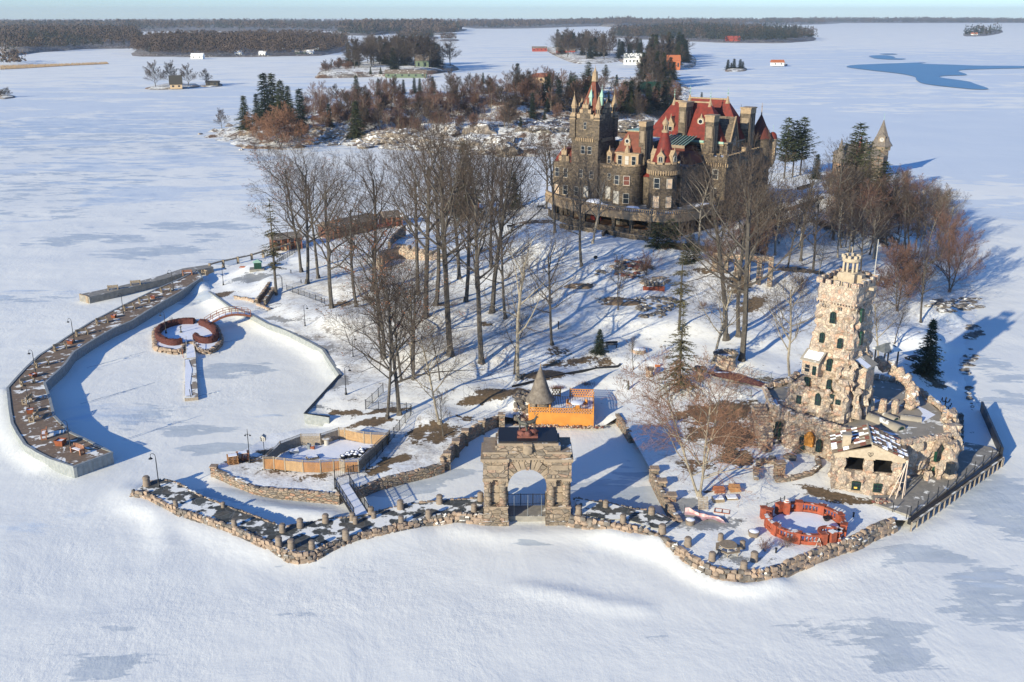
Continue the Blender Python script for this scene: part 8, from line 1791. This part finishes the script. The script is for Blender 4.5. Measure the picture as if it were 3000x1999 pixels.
# ---------------- power house with clock tower (far right)
pc=P(D(2017,402),.6); PT_=lambda a,b,c:(pc[0]+(a-pc[0])*.88,pc[1]+(b-pc[1])*.88,c*.84)
ph=thing('clock_tower_house','distant rubble stone power house with conical roofs and a clock tower','building',pc)
mb=MB(PT_); c_=[(pc[0]+2.9*math.cos(a),pc[1]+2.9*math.sin(a)) for a in [2*PI*k/16 for k in range(16)]]; rough_shell(mb,[c_,c_],[-.2,10.3],'wallstone',.7,.15); mb.build('tower_wall',ph)
mb=MB(PT_); mb.lathe(pc,[(3.5,10.3),(3.6,11.9),(3.3,12)],8,'buff_dark'); mb.build('belfry',ph)
mb=MB(PT_); mb.lathe(pc,[(4.2,11.9),(3.0,13.6),(2.6,14.9),(2.3,15.2),(.9,19.0),(.1,21.6)],8,'cone_roof'); mb.build('tower_roof',ph)
mb=MB(PT_); mb.tube([(pc[0],pc[1],21.4),(pc[0],pc[1],24)],[.1,.04],5,'copper'); mb.build('finial',ph)
dx,dy=-pc[0],-pc[1]; l_=math.hypot(dx,dy); dx/=l_;dy/=l_
mb=MB(lambda a,b,c:(pc[0]+dx*(2.3+c)-dy*a*.85,pc[1]+dy*(2.3+c)+dx*a*.85,12.1+b*.85)); mb.box(-1.2,1.2,-1.1,1.1,-1.5,.25,'buff_dark'); mb.add([(-1.4,1.1,.3),(1.4,1.1,.3),(0,2.6,.3),(-1.4,1.1,-1.5),(1.4,1.1,-1.5),(0,2.6,-1.5)],[(0,1,2),(1,4,5,2),(3,0,2,5)],'cone_roof'); o=mb.build('clock_dormer',ph)
mb=MB(lambda a,b,c:(pc[0]+dx*(2.3+c)-dy*a*.85,pc[1]+dy*(2.3+c)+dx*a*.85,12.1+b*.85)); mb.lathe((0,0),[(.8,.25),(.8,.32)],18,'frame_white'); mb.build('clock_face',o); mb=MB(lambda a,b,c:(pc[0]+dx*(2.3+c)-dy*a*.85,pc[1]+dy*(2.3+c)+dx*a*.85,12.1+b*.85)); mb.box(-.06,.06,0,.6,.33,.36,'black_metal'); mb.box(0,.4,-.06,.06,.33,.36,'black_metal'); mb.build('clock_hands',o)
for (x,yt,r,hh) in ((1918,300,2.2,6.5),(1983,330,1.6,7.2),(1968,298,1.0,9.5)):
    q=P(D(x,410),.6); q=(q[0],q[1]+2,0); mb=MB(PT_); mb.lathe(q,[(r,-.2),(r,hh)],14,'wallstone'); mb.build('side_turret',ph); mb=MB(PT_); mb.lathe(q,[(r*1.35,hh),(r*.75,hh+2.2),(.05,hh+6.5+r)],14,'cone_roof' if r>1 else 'roof_brown'); mb.build('side_turret_roof',ph,smooth=True)
a=P(D(1915,412),0); b=P(D(2010,405),0); mb=MB(PT_); mb.box(a[0],b[0],a[1],a[1]+9,-.2,8.6,'wallstone'); mb.build('hall_wall',ph); mb=MB(PT_); mb.prism([(a[0]-.5,a[1]-.5),(b[0]+.5,a[1]-.5),(b[0]+.5,a[1]+9.5),(a[0]-.5,a[1]+9.5)],8.6,12.6,'cone_roof',top=[(a[0]+3,a[1]+4.4),(b[0]-3,a[1]+4.4),(b[0]-3,a[1]+4.6),(a[0]+3,a[1]+4.6)]); mb.build('hall_roof',ph)
# ---------------- rocky island behind the castle
RI='conifers on the rocky island'
def t2(kind,x,y,t,label,group=None,K=T1,wide=1.0,zmax=None):
    p_=G(K(x,y)); h=hgt(p_,K(x,t)[1]); 
    if zmax: h=min(h,zmax)
    o0=PT[kind][0]; s=h/(o0['_h']*.95); return place(o0,PT[kind][1],(p_[0],p_[1],p_[2]-.2),random.uniform(0,6.28),s*wide,label,group,'tree',sz=s)
for x,y,t,l in [(1130,600,445,'lone blue green conifer at the left end of the rocky island'),(1185,560,435,'second conifer from the left end of the rocky island'),(1225,570,345,'tallest ragged conifer of the left cluster on the rocky island'),(1262,560,345,'conifer right behind the tallest ragged one'),(1300,575,375,'broad dark conifer of the left cluster'),(1330,560,400,'conifer on the right of the left cluster'),(1385,600,415,'separate conifer right of the left cluster on the rocky island'),
 (1515,580,480,'low conifer on the rocky island slope'),(1640,455,350,'dark conifer on the skyline of the rocky island'),(1740,440,365,'short conifer on the skyline of the rocky island'),(1812,430,373,'round topped conifer on the island skyline'),(1855,430,368,'conifer right of the round topped one'),(1905,430,360,'twin conifer on the island skyline, left twin'),(1930,430,362,'twin conifer on the island skyline, right twin'),(1990,430,355,'conifer alone on the island skyline'),(2220,385,335,'broad conifer near the top of the rocky island'),(1640,640,470,'slender conifer before the snowy boulders'),(1690,560,500,'small conifer amid the boulders')]:
    t2('fir' if x%2 else 'conifer',x,y,t,l,wide=1.15)
for x,y,t,l in [(160,480,355,'dark conifer left of the castle tower, behind'),(215,500,370,'broad conifer right behind the castle tower'),(290,470,350,'dark pine behind the castle spire'),(545,500,375,'bushy conifer between castle tower and red roof'),(625,500,385,'conifer cluster behind the flat castle roof, left'),(665,505,380,'conifer cluster behind the flat castle roof, middle'),(700,500,370,'conifer cluster behind the flat castle roof, right'),(770,440,385,'low conifer at the right end of the rocky island'),(480,400,345,'small conifer above the castle roofs'),(430,370,300,'pine against the ice behind the castle'),(350,420,290,'thin tall pine beside the castle spire'),(25,400,295,'wide conifer left of the tan cottage'),(40,600,540,'low conifer on the rocks left of the castle'),(870,470,425,'tiny conifer above the castle ridge')]:
    t2('pine' if 'pine' in l else 'fir',x,y,t,l,K=T2,wide=1.2)
for x,y,t,l in [(1290,680,500,'spreading orange brown tree on the left point of the rocky island'),(1265,660,520,'leaning orange brown tree on the left point'),(1200,650,530,'low orange brown tree at the shore of the left point'),(1370,680,540,'orange brown tree right of the spreading one'),(1480,600,520,'brown bushy tree on the dry grass bank')]:
    t2('willow',x,y,t,l,wide=1.15)
t2('farbare',1020,595,510,'bare tree leaning on the bare left tip of the rocky island')
BG='bare trees on the rocky island'
pts=[(1400,470),(1430,385),(1470,440),(1500,400),(1540,450),(1560,480),(1600,430)]
r3=random.Random(5)
for i in range(190):
    x=r3.uniform(1390,2360); lo=560-(x-1390)*.02; hi=470-(x-1390)*.10; y=r3.uniform(hi,lo+ (60 if x>1600 else 20))
    k=['birch','brush','farbare','brush','birch','red'][i%6]; p_=G(T1(x,y)); h=r3.uniform(7,13) if k in('farbare','birch') else r3.uniform(4,7)
    o=place(PT[k][0],PT[k][1],(p_[0],p_[1],p_[2]-.2),r3.uniform(0,6.28),h/PT[k][0]['_h'],KL[k]+' tree among the brush of the rocky island left of the castle',KL[k]+' trees on the rocky island','tree')
for i in range(90):
    x=r3.uniform(0,780); y=r3.uniform(400,560) if x<600 else r3.uniform(400,500)
    k=['brush','farbare','birch','farbare'][i%4]; p_=G(T2(x,y)); h=r3.uniform(6,12)
    o=place(PT[k][0],PT[k][1],(p_[0],p_[1],p_[2]-.2),r3.uniform(0,6.28),h/PT[k][0]['_h'],KL[k]+' tree on the rocky island right behind the castle',KL[k]+' trees behind the castle','tree')
for i in range(40):
    x=r3.uniform(80,760); y=r3.uniform(390,560); k=['fir','conifer'][i%2]; p_=G(T2(x,y)); h=r3.uniform(5,11)
    place(PT[k][0],PT[k][1],(p_[0],p_[1],p_[2]-.2),r3.uniform(0,6),h/PT[k][0]['_h'],KL[k]+' among bare trees behind the castle',KL[k]+'s behind the castle','tree')
# brush thicket cover and rocks
mb=MB()
for i in range(9000):
    x=r3.uniform(1540,2353); y=r3.uniform(430,590)-(x-1540)*.07; q=T1(x,y)
    if i%4==0: q=T2(r3.uniform(0,760),r3.uniform(390,560))
    p_=P(q,8); z=gz(p_[0],p_[1]); 
    if z<1.2: continue
    for k in range(3):
        a=r3.uniform(0,6.28); h=r3.uniform(.8,2.4); mb.add([(p_[0],p_[1],z-.1),(p_[0]+.09,p_[1],z-.1),(p_[0]+.5*math.cos(a),p_[1]+.5*math.sin(a),z+h)],[(0,1,2)],'twig_red' if (i+k)%3 else 'twig')
mb.build('brush_thicket',None,kind='stuff')
mb=MB()
for i in range(420):
    x=r3.uniform(1420,2353); y=610+(x-1420)*.07+r3.uniform(-22,48); q=T1(x,y) if i%3 else T2(r3.uniform(0,640),r3.uniform(560,600))
    p_=G(q)
    if p_[2]<.05 and r3.random()<.6: continue
    s=r3.uniform(.8,3.0); mb.rock((p_[0],p_[1],p_[2]-.1),(s*1.3,s,s*.45),'rockshore' if i%3 else 'rockgrey',jit=.35)
for x,y,s in [(920,618,1.0),(1130,680,1.2),(1110,690,.8),(1680,680,3),(1730,640,2.5),(1840,625,4),(1980,650,4),(2080,610,4),(2200,610,5),(2300,650,5),(2330,690,4)]:
    p_=G(T1(x,y)); mb.rock((p_[0],p_[1],p_[2]),(s*1.4,s,s*.6),'rockshore',jit=.3)
mb.build('shore_rocks',None,kind='stuff')
mb=MB(); 
for i in range(1500):
    p_=G(T1(r3.uniform(1420,1720),r3.uniform(596,636))) if i<900 else G(T1(r3.uniform(1100,1250),r3.uniform(590,625)))
    mb.add([p_,(p_[0]+.08,p_[1],p_[2]),(p_[0]+r3.uniform(-.2,.2),p_[1]+r3.uniform(-.2,.2),p_[2]+r3.uniform(.5,1.1))],[(0,1,2)],'reed')
mb.build('dry_grass',None,kind='stuff')
# ---------------- houses
def house(q,w_,d_,h_,rh,wall,roof,label,z=.3,yaw=0,cat='house',wins=2,hipr=False,name='house'):
    p_=P(q,z) if z is not None else G(q); t=thing(name,label,cat,p_); T=TT(p_,yaw)
    mb=MB(T); mb.box(-w_/2,w_/2,0,d_,-.4,h_,wall)
    if not hipr: mb.add([(-w_/2,0,h_),(-w_/2,d_,h_),(-w_/2,d_/2,h_+rh*.98),(w_/2,0,h_),(w_/2,d_,h_),(w_/2,d_/2,h_+rh*.98)],[(0,2,1),(3,4,5)],wall)
    mb.build('wall',t); mb=MB(T); o_=.5
    if hipr: mb.prism(rect(-w_/2-o_,w_/2+o_,-o_,d_+o_),h_,h_+rh,roof,top=rect(-w_/4,w_/4,d_/2-.1,d_/2+.1))
    else: mb.add([(-w_/2-o_,-o_,h_-.1),(w_/2+o_,-o_,h_-.1),(w_/2+o_,d_+o_,h_-.1),(-w_/2-o_,d_+o_,h_-.1),(-w_/2-o_,d_/2,h_+rh),(w_/2+o_,d_/2,h_+rh)],[(0,1,5,4),(2,3,4,5),(0,4,3),(1,2,5)],roof)
    mb.build('roof',t)
    for k in range(wins):
        x=-w_/2+w_*(k+.5)/wins; mb=MB(T); mb.box(x-.7,x+.7,-.08,.0,h_*.3,h_*.75,'glass'); mb.build('window',t)
    return t
p_=G(D(1240,188)); 
house(D(1243,190),13,8,3,2.2,'house_tan','rail_brown','tan cottage with a hipped brown roof on top of the rocky island',z=12,hipr=True,wins=3)
house(D(1503,228),14,9,4,5,'house_green','frame_green','green roofed cottage among conifers at the right end of the rocky island',z=6)
# small dark cottage island
def islet(pts,h,label,m='ground_rock',step=5,K=D):
    pl_=[P(K(*q),0) for q in pts]; dz_=-(sum(p[0] for p in pl_)/len(pl_))**2/12742000.-(sum(p[1] for p in pl_)/len(pl_))**2/12742000.; cx=sum(p[0] for p in pl_)/len(pl_); cy=sum(p[1] for p in pl_)/len(pl_)
    sp=smoothpath([(p[0],p[1]) for p in pl_],3,True); a=sum(sp[i][0]*sp[(i+1)%len(sp)][1]-sp[(i+1)%len(sp)][0]*sp[i][1] for i in range(len(sp)))
    if a<0: sp=sp[::-1]
    mb=MB(); n=len(sp); vs=[];lv=[(1,-.3),(.93,h*.45),(.75,h*.8),(.4,h)]
    for s,z in lv:
        for i,p in enumerate(sp): k=s*(1+.06*math.sin(i*1.7)) if s<1 else 1; vs.append((cx+(p[0]-cx)*k,cy+(p[1]-cy)*k,dz_+z+random.uniform(-.08,.08)*h*(s<1)))
    vs.append((cx,cy,dz_+h*1.05)); fs=[(j*n+i,j*n+(i+1)%n,(j+1)*n+(i+1)%n,(j+1)*n+i) for j in range(len(lv)-1) for i in range(n)]+[((len(lv)-1)*n+i,(len(lv)-1)*n+(i+1)%n,len(lv)*n) for i in range(n)]
    mb.add(vs,fs,m); return mb.build(label,None,smooth=True,kind='structure'),(cx,cy)
islet([(337,206),(345,200),(400,192),(450,194),(460,200),(400,206)],1.2,'islet')
islet([(460,196),(508,193),(508,199),(470,200)],.8,'islet')
house(D(405,203),8,7,2.6,6,'house_tan','house_dark','dark steep roofed cottage on a tiny island at upper left',z=.8,yaw=.3)
t=house(D(487,197),9,5,2.4,1,'house_dark','house_dark','low dark boathouse just right of the tiny cottage island',z=.6)
for x,y,tp_,l in [(358,203,148,'large bare tree left of the dark cottage'),(395,200,148,'bare tree behind the dark cottage'),(434,200,153,'bare tree right of the dark cottage'),(476,197,163,'bare tree over the low dark boathouse')]: t2('spread' if 0 else 'farbare',x,y,tp_,l,K=D,wide=1.15)
islet([(0,228),(35,225),(25,219),(0,219)],.9,'islet')
for x,t_ in ((8,206),(18,203),(3,210)): t2('farbare',x,224,t_,'bare shrub on the rock islet at the left edge of the photo','islet shrubs',K=D,wide=1.4)
# wooded islands: individually standing trees
def wood(poly,n,hr,kinds,label,group,K=D,z=2,wide=1.25,seed=1):
    r4=random.Random(seed); pa=np.array([P(K(*q),0)[:2] for q in poly]); x0,y0=pa.min(0);x1,y1=pa.max(0); k=0
    while k<n:
        x,y=r4.uniform(x0,x1),r4.uniform(y0,y1)
        if not inside_many(np.array([x]),np.array([y]),pa)[0]: continue
        kd=kinds[k%len(kinds)]; place(PT[kd][0],PT[kd][1],(x,y,z-.5),r4.uniform(0,6.28),r4.uniform(*hr)/PT[kd][0]['_h']*wide,KL[kd]+' '+label,group+' '+KL[kd],'tree',sz=r4.uniform(*hr)/PT[kd][0]['_h']); k+=1
islet([(722,179),(760,180),(840,178),(930,176),(1000,170),(1045,163),(1055,157),(1000,148),(880,143),(800,150),(740,166)],5,'island_ground')
wood([(800,172),(900,174),(1000,165),(1040,158),(1000,150),(880,146),(800,155)],62,(19,27),['farbare','farbare','tallB','fir'],'tree of the domed wood on the upper left island','domed wood trees',z=4,seed=3)
wood([(730,178),(800,176),(810,158),(760,160)],14,(6,10),['farbare','willow'],'low tree left of the domed wood','domed wood fringe',z=1.5,seed=4)
t2('fir',900,140,97,'tall dark conifer rising above the domed wood',K=D); t2('conifer',885,142,103,'second conifer rising above the domed wood',K=D)
house(D(970,158),12,10,7,5,'house_green','shade_roof','tall old house standing in the domed wood',z=3)
house(D(932,178),34,8,3,3,'house_green','shade_roof','long green boathouse below the domed wood',z=.4,wins=6)
for x,y,l in [(875,176,'conifer left of the long green boathouse'),(852,176,'small conifer on the domed wood shore')]: t2('conifer',x,y,y-22,l,K=D)
islet([(1255,115),(1300,140),(1350,148),(1420,142),(1450,130),(1430,118),(1350,108),(1280,107)],3,'island_ground'); islet([(1420,140),(1480,152),(1560,160),(1600,150),(1590,128),(1520,122),(1440,125)],3,'island_ground')
wood([(1260,122),(1310,140),(1400,142),(1410,120),(1330,112),(1270,112)],46,(18,27),['farbare','fir','tallB','farbare'],'tree of the mixed wood behind the spire','mixed wood behind the spire',z=2.5,seed=5)
wood([(1412,138),(1470,142),(1480,128),(1430,124)],16,(14,22),['farbare','fir','fir'],'tree beside the white boathouse','trees beside the white boathouse',z=2.5,seed=6)
wood([(1480,158),(1560,160),(1585,150),(1570,128),(1500,125)],34,(18,30),['fir','conifer','fir','farbare'],'tree around the orange house','conifers around the orange house',z=2.5,seed=7)
wood([(1465,200),(1520,210),(1560,205),(1545,180),(1490,175)],22,(12,20),['fir','conifer','farbare'],'tree at the right end of the rocky island','conifers at the island end',z=6,seed=8)
house(D(1240,118),21,9,4,2.5,'house_red','shade_roof','long red boathouse far behind the castle spire',z=.3,wins=4); house(D(1300,124),24,8,4,4,'house_red','shade_roof','low red brown building under the mixed wood',z=1)
house(D(1456,148),19,11,6,5,'house_white','lead','large white boathouse on the middle island',z=.4,wins=5); house(D(1548,160),12,10,8,5,'house_orange','house_orange','bright orange house among conifers',z=.6,wins=3)
islet([(1665,164),(1690,165),(1715,163),(1712,157),(1680,155)],1.5,'islet'); 
for x,t_,l in ((1672,138,'left conifer of the small round islet'),(1686,136,'tallest conifer of the small round islet'),(1700,137,'right conifer of the small round islet'),(1680,145,'low conifer on the small round islet'),(1706,142,'outer conifer of the small round islet')): t2('fir',x,161,t_,l,K=D,wide=1.6)
islet([(1775,151),(1806,152),(1806,147),(1780,146)],1.2,'islet'); house(D(1788,151),12,8,3,2.5,'house_white','house_orange','tiny cottage on the smallest islet in the open ice',z=1.0); t2('bush',1800,151,141,'round bush beside the tiny cottage',K=D)
# ---------------- far woods that read as one mass
def mass(poly,z,n,h,mats,name='far_wood',K=D,seed=1,hill=0,conif=.5,dens=14,size=1.0,**_):
    """a far wood: thousands of small foliage and twig faces gathered tree by tree"""
    r=np.random.default_rng(seed); pa=np.array([P(K(*q),0)[:2] for q in poly]); lo=pa.min(0); hi=pa.max(0); pts=np.zeros((0,2))
    while len(pts)<n:
        c=r.uniform(lo,hi,(n*2,2)); pts=np.vstack([pts,c[inside_many(c[:,0],c[:,1],pa)]])
    pts=pts[:n]; cx,cy=pa.mean(0); my=max(1,(hi[1]-lo[1])/2)
    nf=lambda s,o:np.array([mnoise.noise((p[0]/s,p[1]/s,o+seed)) for p in pts])
    g=z+hill*np.clip(1-((pts[:,0]-cx)/(hi[0]-lo[0])*2)**2,0,1)*np.clip(1-((pts[:,1]-cy)/my)**2,0,1)*(.7+.5*nf(260,0))
    hh=h*r.uniform(.55,1.2,n)*(1+.35*nf(90,1.)); con=(nf(110,5.)+r.uniform(-.25,.25,n))>(.5-conif)
    T_=lambda a:np.repeat(a,dens); X=T_(pts[:,0]);Y=T_(pts[:,1]);G_=T_(g-(pts[:,0]**2+pts[:,1]**2)/12742000.);Hh=T_(hh);C_=T_(con); N=len(X)
    f=r.random(N); a=r.uniform(0,6.28,N); w_=Hh*np.where(C_,.27,.42)*size; f=np.where(C_,f**1.3,f)
    rr_=np.where(C_,w_*(1-f)*r.uniform(.2,1.05,N),w_*np.sin(PI*(.15+.8*f))*r.uniform(.1,1.05,N)); zz=G_+Hh*np.where(C_,.05+.9*f,.2+.76*f)
    cx_=X+rr_*np.cos(a); cy_=Y+rr_*np.sin(a); s_=Hh*np.where(C_,.13-.06*f,.12)*size*(11/dens)**.5*r.uniform(.6,1.3,N); b=r.uniform(0,6.28,N)
    v0=np.stack([cx_-s_*np.cos(b),cy_-s_*np.sin(b),zz-s_*r.uniform(.2,.7,N)],1); v1=np.stack([cx_+s_*np.cos(b),cy_+s_*np.sin(b),zz-s_*r.uniform(.2,.8,N)],1); v2=np.stack([cx_+s_*.5*np.sin(b),cy_,zz+s_*r.uniform(.5,1.3,N)],1)
    V=np.stack([v0,v1,v2],1).reshape(-1,3); me=bpy.data.meshes.new(name); me.vertices.add(3*N); me.vertices.foreach_set('co',V.ravel()); me.loops.add(3*N); me.loops.foreach_set('vertex_index',np.arange(3*N)); me.polygons.add(N); me.polygons.foreach_set('loop_start',np.arange(0,3*N,3)); me.polygons.foreach_set('material_index',np.where(C_,0,1).astype(np.int32))
    for m in mats: me.materials.append(MT[m])
    me.update(calc_edges=True); return tag(new_obj(name,me),kind='stuff')
def ground_for(poly,h,K=D,m='woodfloor',name='hills'):
    return islet(poly,h,name,m,K=K)
W=('needle_far','woods_far')
pA=[(300,128),(400,131),(520,132),(640,130),(740,128),(790,118),(800,104),(760,96),(600,92),(450,92),(350,98),(320,112)]
ground_for(pA,4); mass(pA,2,3000,16,W,hill=5,conif=.15,seed=2,dens=46)
pB=[(0,122),(100,120),(200,113),(320,110),(330,96),(300,84),(200,80),(0,78)]; ground_for(pB,7); mass(pB,2,2800,18,W,hill=10,conif=.45,seed=3,dens=44)
pC=[(0,152),(40,150),(66,143),(50,140),(0,141)]; mass(pC,.5,40,13,W,conif=.1,seed=4); 
mb=MB(); rp_=[P(D(x,y),.15) for x,y in [(0,160),(60,157),(160,151),(250,147),(245,144),(140,148),(60,150),(0,152)]]; mb.add(rp_,[tuple(range(8))],'reed'); mb.build('reed_spit',None,kind='structure')
mb=MB().mat('reed'); pr_=np.array([p[:2] for p in rp_])
for i in range(5000):
    x=r3.uniform(pr_[:,0].min(),pr_[:,0].max()); y=r3.uniform(pr_[:,1].min(),pr_[:,1].max())
    if inside_many(np.array([x]),np.array([y]),pr_)[0]: mb.add([(x,y,0),(x+.5,y,0),(x+.2,y,1.6)],[(0,1,2)])
mb.build('reeds',None,kind='stuff')
for x,y,c_,l,ww in [(452,135,'house_white','white boathouse with orange doors on the left mainland shore',14),(548,128,'house_white','small white cottage on the left mainland shore',9),(602,129,'house_white','second small white cottage on the left mainland shore',8),(655,118,'house_white','white house on the slope behind the shore',9),(690,126,'house_green','cottage with a pale roof at the mainland point',14),(712,126,'house_white','white cabin at the mainland point',8),(725,120,'house_tan','tan cabin behind the white one at the mainland point',8)]:
    house(D(x,y),ww,8,3,3,c_,'house_white' if c_!='house_green' else 'roofgrey',l,z=.5,wins=2)
pD=[(1400,84),(1460,90),(1600,96),(1700,99),(1800,99),(1860,95),(1878,90),(1840,80),(1700,70),(1560,69),(1470,76)]; ground_for(pD,5); mass(pD,2,3000,20,W,hill=8,conif=.78,seed=5,dens=40)
pD2=[(1400,83),(1448,83),(1455,78),(1410,78)]; mass(pD2,2,130,20,W,conif=.7,seed=6,dens=16)
house(D(1685,97),26,14,6,5,'house_red','house_red','red boathouse on the big conifer island',z=.5,wins=3)
pE=[(2212,82),(2260,83),(2305,74),(2290,68),(2230,72)]; ground_for(pE,3); mass(pE,1,90,20,W,conif=.8,seed=7,dens=16); 
house(D(2240,81),14,8,3,3,'house_white','house_orange','cottage on the small wooded island at upper right',z=1)
for nm,p_,n,h,cf,hl in [('g',[(915,90),(1000,90),(998,84),(920,85)],60,18,.4,3),('h',[(1012,95),(1052,94),(1050,91),(1014,91)],16,12,.1,2),('i',[(2155,50.5),(2270,51.5),(2270,48.5),(2160,48)],260,24,.7,6),
    ('j',[(780,79),(850,82),(880,78),(1000,76),(1060,72),(1060,66),(900,66),(780,68)],620,24,.5,10),
    ('k',[(0,75),(150,74),(350,72),(600,72),(790,70),(800,60),(400,57),(0,58)],1100,20,.5,12),('l',[(0,62),(600,60),(1000,58),(1240,57),(1300,52),(700,50),(0,50)],1300,20,.55,6),
    ('m',[(1060,64),(1180,66),(1260,62),(1380,60),(1480,62),(1700,60),(1700,55),(1400,54),(1060,56)],900,22,.4,8),('n',[(1300,56),(1500,57.5),(1760,57),(1900,54.5),(1900,50),(1500,50),(1300,51)],800,22,.5,12),
    ('o',[(1750,51.2),(2353,51.4),(2353,47.8),(1750,47.8)],1100,24,.5,10),('p',[(1380,60),(1420,62),(1470,60),(1450,56),(1390,56)],200,22,.2,24),('q',[(1000,80),(1050,79),(1040,76),(1005,77)],60,20,.4,3)]:
    ground_for(p_,hl*.6 if hl>8 else 1.5); mass(p_,2,int(n*2.2),h,W,hill=hl,conif=cf,seed=len(nm)+n,dens=20,size=1.4 if n>500 else 1.15)
# ---------------- haze
m=bpy.data.materials.new('haze_air'); m.use_nodes=True; n_=m.node_tree; n_.nodes.remove(n_.nodes['Principled BSDF']); pv_=n_.nodes.new('ShaderNodeVolumePrincipled'); pv_.inputs['Color'].default_value=(.86,.95,1,1); pv_.inputs['Density'].default_value=HAZE; pv_.inputs['Anisotropy'].default_value=.2
n_.links.new(pv_.outputs[0],n_.nodes['Material Output'].inputs['Volume']); MT['haze_air']=m
hb=MB(); hb.box(-9000,9000,-200,10500,-24,110,'haze_air'); hb.build('haze',None,kind='stuff')
